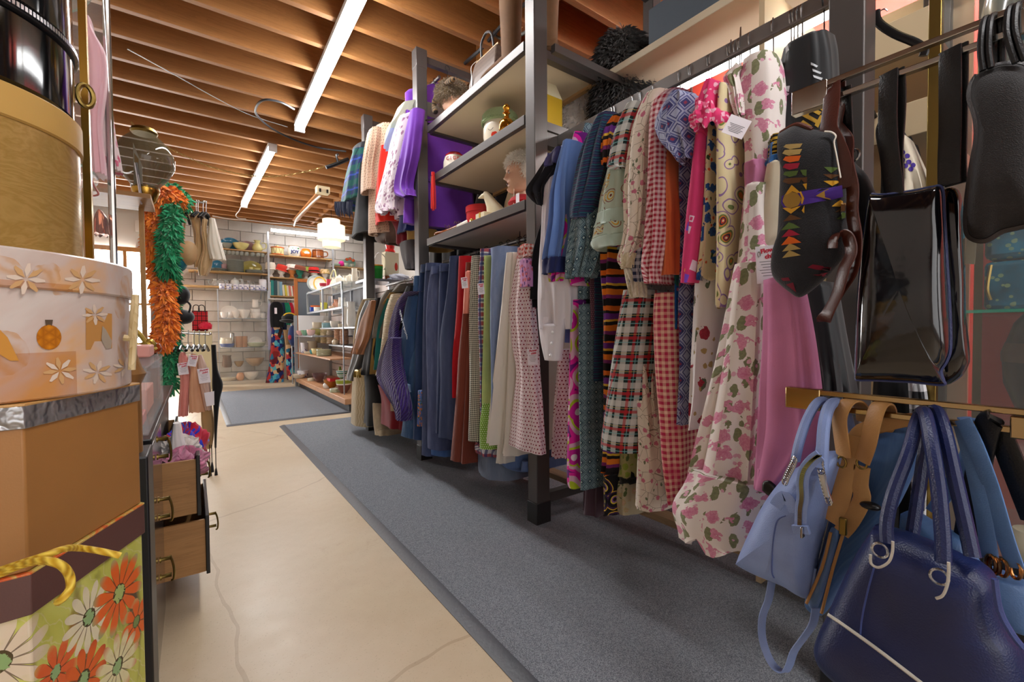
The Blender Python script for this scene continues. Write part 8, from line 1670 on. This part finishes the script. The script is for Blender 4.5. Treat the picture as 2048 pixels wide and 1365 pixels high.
# plank shelf over the dress rail, and the furs behind
t = thing('plank_shelf', 'long cream plank shelf high over the dress rail', 'shelf', (2.1, .6, 2.44)); MB().box(1.95, 2.33, -.8, 1.76, 2.44, 2.48).build('plank', plain('d9cbb0', .5, name='cream_laminate'), t, bevel=.003)
for y in (.43, 1.70): MB().box(1.50, 2.37, y-.015, y+.015, 2.40, 2.44).build('support_bar', steel, t)
t = MB().box(2.0, 2.3, .2, 1.50, 2.481, 2.70).build('storage_box', plain('5a6672', .6, name='slate_card'), None, 'slate blue long box lying on the plank shelf over the dresses', 'box', bevel=.004)
MB().box(1.45, 2.3, 1.80, 1.86, 2.80, 2.92).build('joist_end', pine, None, 'pale timber length laid across the rack by the near post', 'timber') if False else None
def coat(name, label, c, rx, ry, h, ma, mb, L, n, seed, cat='fur coat'):
    m_ = furmat(ma, mb, 18); t = thing(name, label, cat, (c[0], c[1], c[2]-h)); rings = []
    for i in range(16):
        q = i/15; s_ = lin([(0, .3), (.08, .7), (.2, .95), (.6, 1.0), (1, 1.08)], q)[0]; rings.append([(c[0]+rx*s_*cos(a)*(1+.08*sin(5*a+seed)), c[1]+ry*s_*sin(a)*(1+.1*sin(4*a+seed)), c[2]-h*q) for a in [2*pi*k/28 for k in range(28)]])
    MB().loft(rings).build('body', m_, t, smooth=80)
    if n:
        def f(rnd):
            q = rnd.random()**1.6; i = min(14, int(q*15)); a = rnd.uniform(0, 2*pi); k = int(a/(2*pi)*28) % 28; p = Vector(rings[i][k]).lerp(Vector(rings[i+1][k]), rnd.random()); return p, Vector((cos(a), sin(a), .3 if i < 3 else 0)).normalized()
        fur(m_, f, n, L, seed, t, .9, w=.0022)
    return t
coat('fur_coat', 'white fluffy fur coat hanging on the far side beyond the near post', (2.13, 2.12, 2.72), .15, .12, 1.1, 'e2dad4', 'fbf7f4', .05, 9000, 4)
coat('fur_coat', 'black long haired fur coat hanging behind the cream plank shelf', (2.17, 1.80, 2.80), .2, .14, 1.2, '0a090a', '1a1618', .075, 14000, 6)
coat('fur_coat', 'russet brown fur coat squeezed between the white and black ones', (2.2, 1.98, 2.58), .15, .06, 1.0, '5a2c12', '9a5526', .04, 2500, 8)
for k, y in enumerate((1.10, 1.34, 2.45, 2.7, 2.95, 3.25, 3.55, 3.85, 4.15)):
    t = coat('dark_coat', 'dark coat hanging in the row on the far side of the rack', (2.19, y, 1.93 if y < 1.6 else 2.42), .21, .165, 1.35 if y < 1.6 else 1.75, '0e0d0f', '1b191b', 0, 0, k, 'coat'); t['group'] = 'dark coats on the far side'
MB().tube([(2.19, 2.3, 2.45), (2.19, 4.36, 2.45)], .013, 10).build('hanging_rail', steel, rack)
# ------------------------------------------------------------------ ceiling cables, chain, junction box
def cable_(name, label, pts, r, mat): return MB().tube(smoothpath(pts, 8), r, 6).build(name, mat, None, label, 'cable')
gcab = plain('8d8a84', .4, .4, name='grey_cable')
cable_('ceiling_cable', 'thin grey wire slanting across the joists to the nearest batten', [tuple(px(u, v, z=3.12)) for u, v in ((255, 98), (350, 150), (430, 195), (500, 230), (575, 254))], .004, gcab)
cable_('ceiling_cable', 'looped black flexible conduit between the two ceiling battens', [tuple(px(u, v, z=z)) for u, v, z in ((588, 218, 3.11), (560, 204, 3.05), (528, 200, 3.02), (512, 215, 3.02), (515, 232, 3.06), (545, 258, 3.1), (590, 280, 3.1), (640, 296, 3.1), (692, 303, 3.1))], .010, plain('26262a', .5, name='black_conduit'))
cable_('ceiling_cable', 'black hose running up to the joists over the rack top shelf', [tuple(px(u, v, x=1.85)) for u, v in ((905, 150), (935, 122), (965, 95), (990, 66), (1015, 38), (1040, 15), (1055, 6))], .014, plain('26262a', .5, name='black_conduit'))
cable_('ceiling_cable', 'coiled grey flexible conduit hanging beside the top shelf handbag', [tuple(px(u, v, x=1.9)) for u, v in ((986, 30), (985, 55), (992, 72), (1010, 78), (1035, 72), (1060, 60))], .011, plain('55534f', .45, .5, name='flex_conduit'))
jb = px(645, 384, z=3.08); t = thing('junction_box', 'pale junction box on the joists with a white cable, above the pendant lamp', 'junction box', tuple(jb)); MB().box(jb.x-.09, jb.x+.09, jb.y-.07, jb.y+.07, 3.05, 3.15).build('box', plain('d9c9a4', .5, name='bakelite'), t, bevel=.008)
for dx in (-.05, .05): MB().box(jb.x+dx-.012, jb.x+dx+.012, jb.y-.09, jb.y-.07, 3.05, 3.10).build('plug', blackplastic, t)
cable_('ceiling_cable', 'white cable running from the junction box down to the back wall batten', [tuple(px(u, v, z=3.11)) for u, v in ((640, 392), (625, 405), (612, 418), (600, 430), (592, 440), (588, 452))], .016, plain('d6d2ca', .5, name='white_cable'))
cable_('ceiling_cable', 'white cable strung along the joists above the wall shelves', [tuple(px(u, v, z=3.11)) for u, v in ((425, 432), (460, 438), (500, 441), (540, 446), (580, 449), (620, 455), (650, 458))], .010, plain('d6d2ca', .5, name='white_cable'))
cable_('ceiling_cable', 'short white cable dropping from the second batten', [tuple(px(u, v, z=3.09)) for u, v in ((483, 411), (478, 422), (472, 430), (476, 436), (492, 438))], .008, plain('d6d2ca', .5, name='white_cable'))
MB().bar((1.62, 7.15, 3.13), (1.62, 9.3, 3.13), .09, .03).build('ceiling_cleat', wood('c08040', '9a6028', 'Y', .6, 1, name='fir_cleat'), None, 'wooden cleat fixed along the underside of the joists carrying the white cable', 'timber')
ch = smoothpath([tuple(px(u, v, y=5.1)) for u, v in ((262, 244), (290, 268), (330, 292), (370, 312), (410, 330), (450, 342), (490, 350), (520, 353), (560, 352), (600, 346), (640, 336), (690, 318))], 5)
t = thing('hanging_chain', 'fine gold chain swagged across the aisle under the joists', 'chain', ch[30]); b = MB()
for i in range(len(ch)-1):
    a, c_ = Vector(ch[i]), Vector(ch[i+1]); n_ = max(1, int((c_-a).length/.03))
    for j in range(n_):
        p = a.lerp(c_, j/n_); q = a.lerp(c_, (j+1.25)/n_); d = (q-p)/2; s_ = d.cross(Vector((0, 0, 1))).normalized() if (i+j) % 2 else Vector((0, 0, 1)); m = (p+q)/2
        b.tube([m+d*cos(z_)+s_*.008*sin(z_) for z_ in [2*pi*k/8 for k in range(9)]], .003, 4, False)
b.build('links', plain('b59a62', .3, .9, name='dull_gold'), t, kind='stuff')
c = px(680, 335, y=4.75); t = thing('clothes_hanger', 'empty black plastic hanger at the end of the upper rail by the tartan shawl', 'hanger', tuple(c)); MB().tube(smoothpath([tuple(px(u, v, y=4.75)) for u, v in ((652, 335), (668, 330), (688, 322), (697, 318))], 4), .016, 8, flat=1.2).build('hanger_bar', blackplastic, t); MB().tube(smoothpath([tuple(px(u, v, y=4.75)) for u, v in ((676, 326), (674, 318), (673, 312), (676, 308))], 4), .012, 8).build('hanger_hook', blackplastic, t)
# embroidery on the black satin robe
rb = [o for o in COL.objects if o.name.split('.')[0] == 'body' and o.parent and o.parent.name.split('.')[0] == 'robe'][0]
gth, sth = satin('b8912e', .4), satin('c9cdd2', .4)
ring = [(1621+25*cos(a), 232+30*sin(a)) for a in [2*pi*k/16 for k in range(16)]]
decal(rb, [[(1606, 214), (1612, 208), (1640, 222), (1636, 229)], [(1600, 230), (1606, 224), (1636, 240), (1632, 247)], [(1600, 246), (1606, 240), (1624, 252), (1618, 258)], [(1622, 206), (1628, 202), (1644, 214), (1642, 220)], [(1612, 228), (1617, 212), (1622, 213), (1617, 232)], [(1628, 250), (1638, 228), (1643, 230), (1634, 254)]], gth, 'gold_medallion', K0, 1.20, rb)
decal(rb, [[(1567, 90), (1574, 86), (1578, 100), (1568, 106)], [(1572, 172), (1580, 172), (1578, 184), (1570, 182)], [(1548, 212), (1556, 196), (1572, 184), (1579, 188), (1562, 200), (1554, 212)], [(1622, 125), (1634, 130), (1632, 134), (1622, 130)], [(1625, 138), (1640, 142), (1638, 146), (1626, 143)], [(1626, 150), (1642, 153), (1640, 158), (1628, 155)]], sth, 'silver_dragon', K0, 1.20, rb)
# shelving and garments glimpsed beyond the near post
t = thing('rear_shelving', 'cream laminate shelves glimpsed between the near post and the brass show case', 'shelves', (2.05, .57, 0)); lam = plain('d3bd98', .5, name='cream_laminate_board')
for z in (1.84, 1.58): MB().box(1.75, 2.36, .335, .8, z, z+.05).build('shelf', lam, t, bevel=.002); MB().box(1.74, 1.75, .335, .8, z-.01, z+.09).build('fascia', lam, t, bevel=.002)
MB().box(2.36, 2.38, .335, .8, 0, 2.3).build('back_board', lam, t); MB().box(1.76, 2.36, .8, .82, 0, 2.3).build('side_board', lam, t)
o = hang([(272, 1800, 1812), (330, 1796, 1836), (384, 1794, 1852), (392, 1800, 1848)], K0, 1.60, .1, satin('d8cdb8', .4), 'sleeve'); props(o, 'cream satin sleeve embroidered with purple grapes beyond the tote straps', 'blouse'); o.name = 'blouse'; W['blouse'] = o.location
W[o.name] = Vector(o.location)
decal(o, [[(u+5*cos(a), v+5*sin(a)) for a in [2*pi*k/8 for k in range(8)]] for u, v in ((1806, 305), (1815, 312), (1806, 320), (1818, 324), (1826, 330), (1812, 332), (1822, 338))], cloth('4f3a9a', .1), 'embroidered_grapes', K0, 1.6, o)
hang([(752, 1812, 1840), (830, 1816, 1852), (1000, 1818, 1846), (1150, 1820, 1846)], K0, 1.56, .05, gingham('d5d5d8', '141418', .05, name='chequered_cloth'), 'garment'); _o = bpy.data.objects['garment'] if 'garment' in bpy.data.objects and 'label' not in bpy.data.objects['garment'] else [q for q in COL.objects if q.name.startswith('garment') and 'label' not in q][0]
props(_o, 'black and white chequered garment seen under the patent tote', 'garment'); W[_o.name] = Vector(_o.location)
hang([(765, 1736, 1812), (850, 1732, 1816), (1100, 1730, 1816)], K0, 1.60, .2, cloth('111114', .1), 'skirt'); _o = [q for q in COL.objects if q.name.startswith('skirt') and q.parent is None and 'label' not in q][0]; props(_o, 'black skirt hanging behind the lower bag arm', 'skirt')
rbt = [o for o in COL.objects if o.name.split('.')[0] == 'robe'][0]
paper_tag(rbt, px(1537, 529, x=1.06), .05, .085, -.95, roll=.05)
for lab, u, v, x_ in (('lime green trousers', 962, 578, 1.24), ('rust brown corduroy', 929, 566, 1.22)):
    g_ = [o for o in COL.objects if str(o.get('label', '')).startswith(lab)][0]; paper_tag(g_, px(u, v, x=x_), .035, .06, -.75, roll=.1)
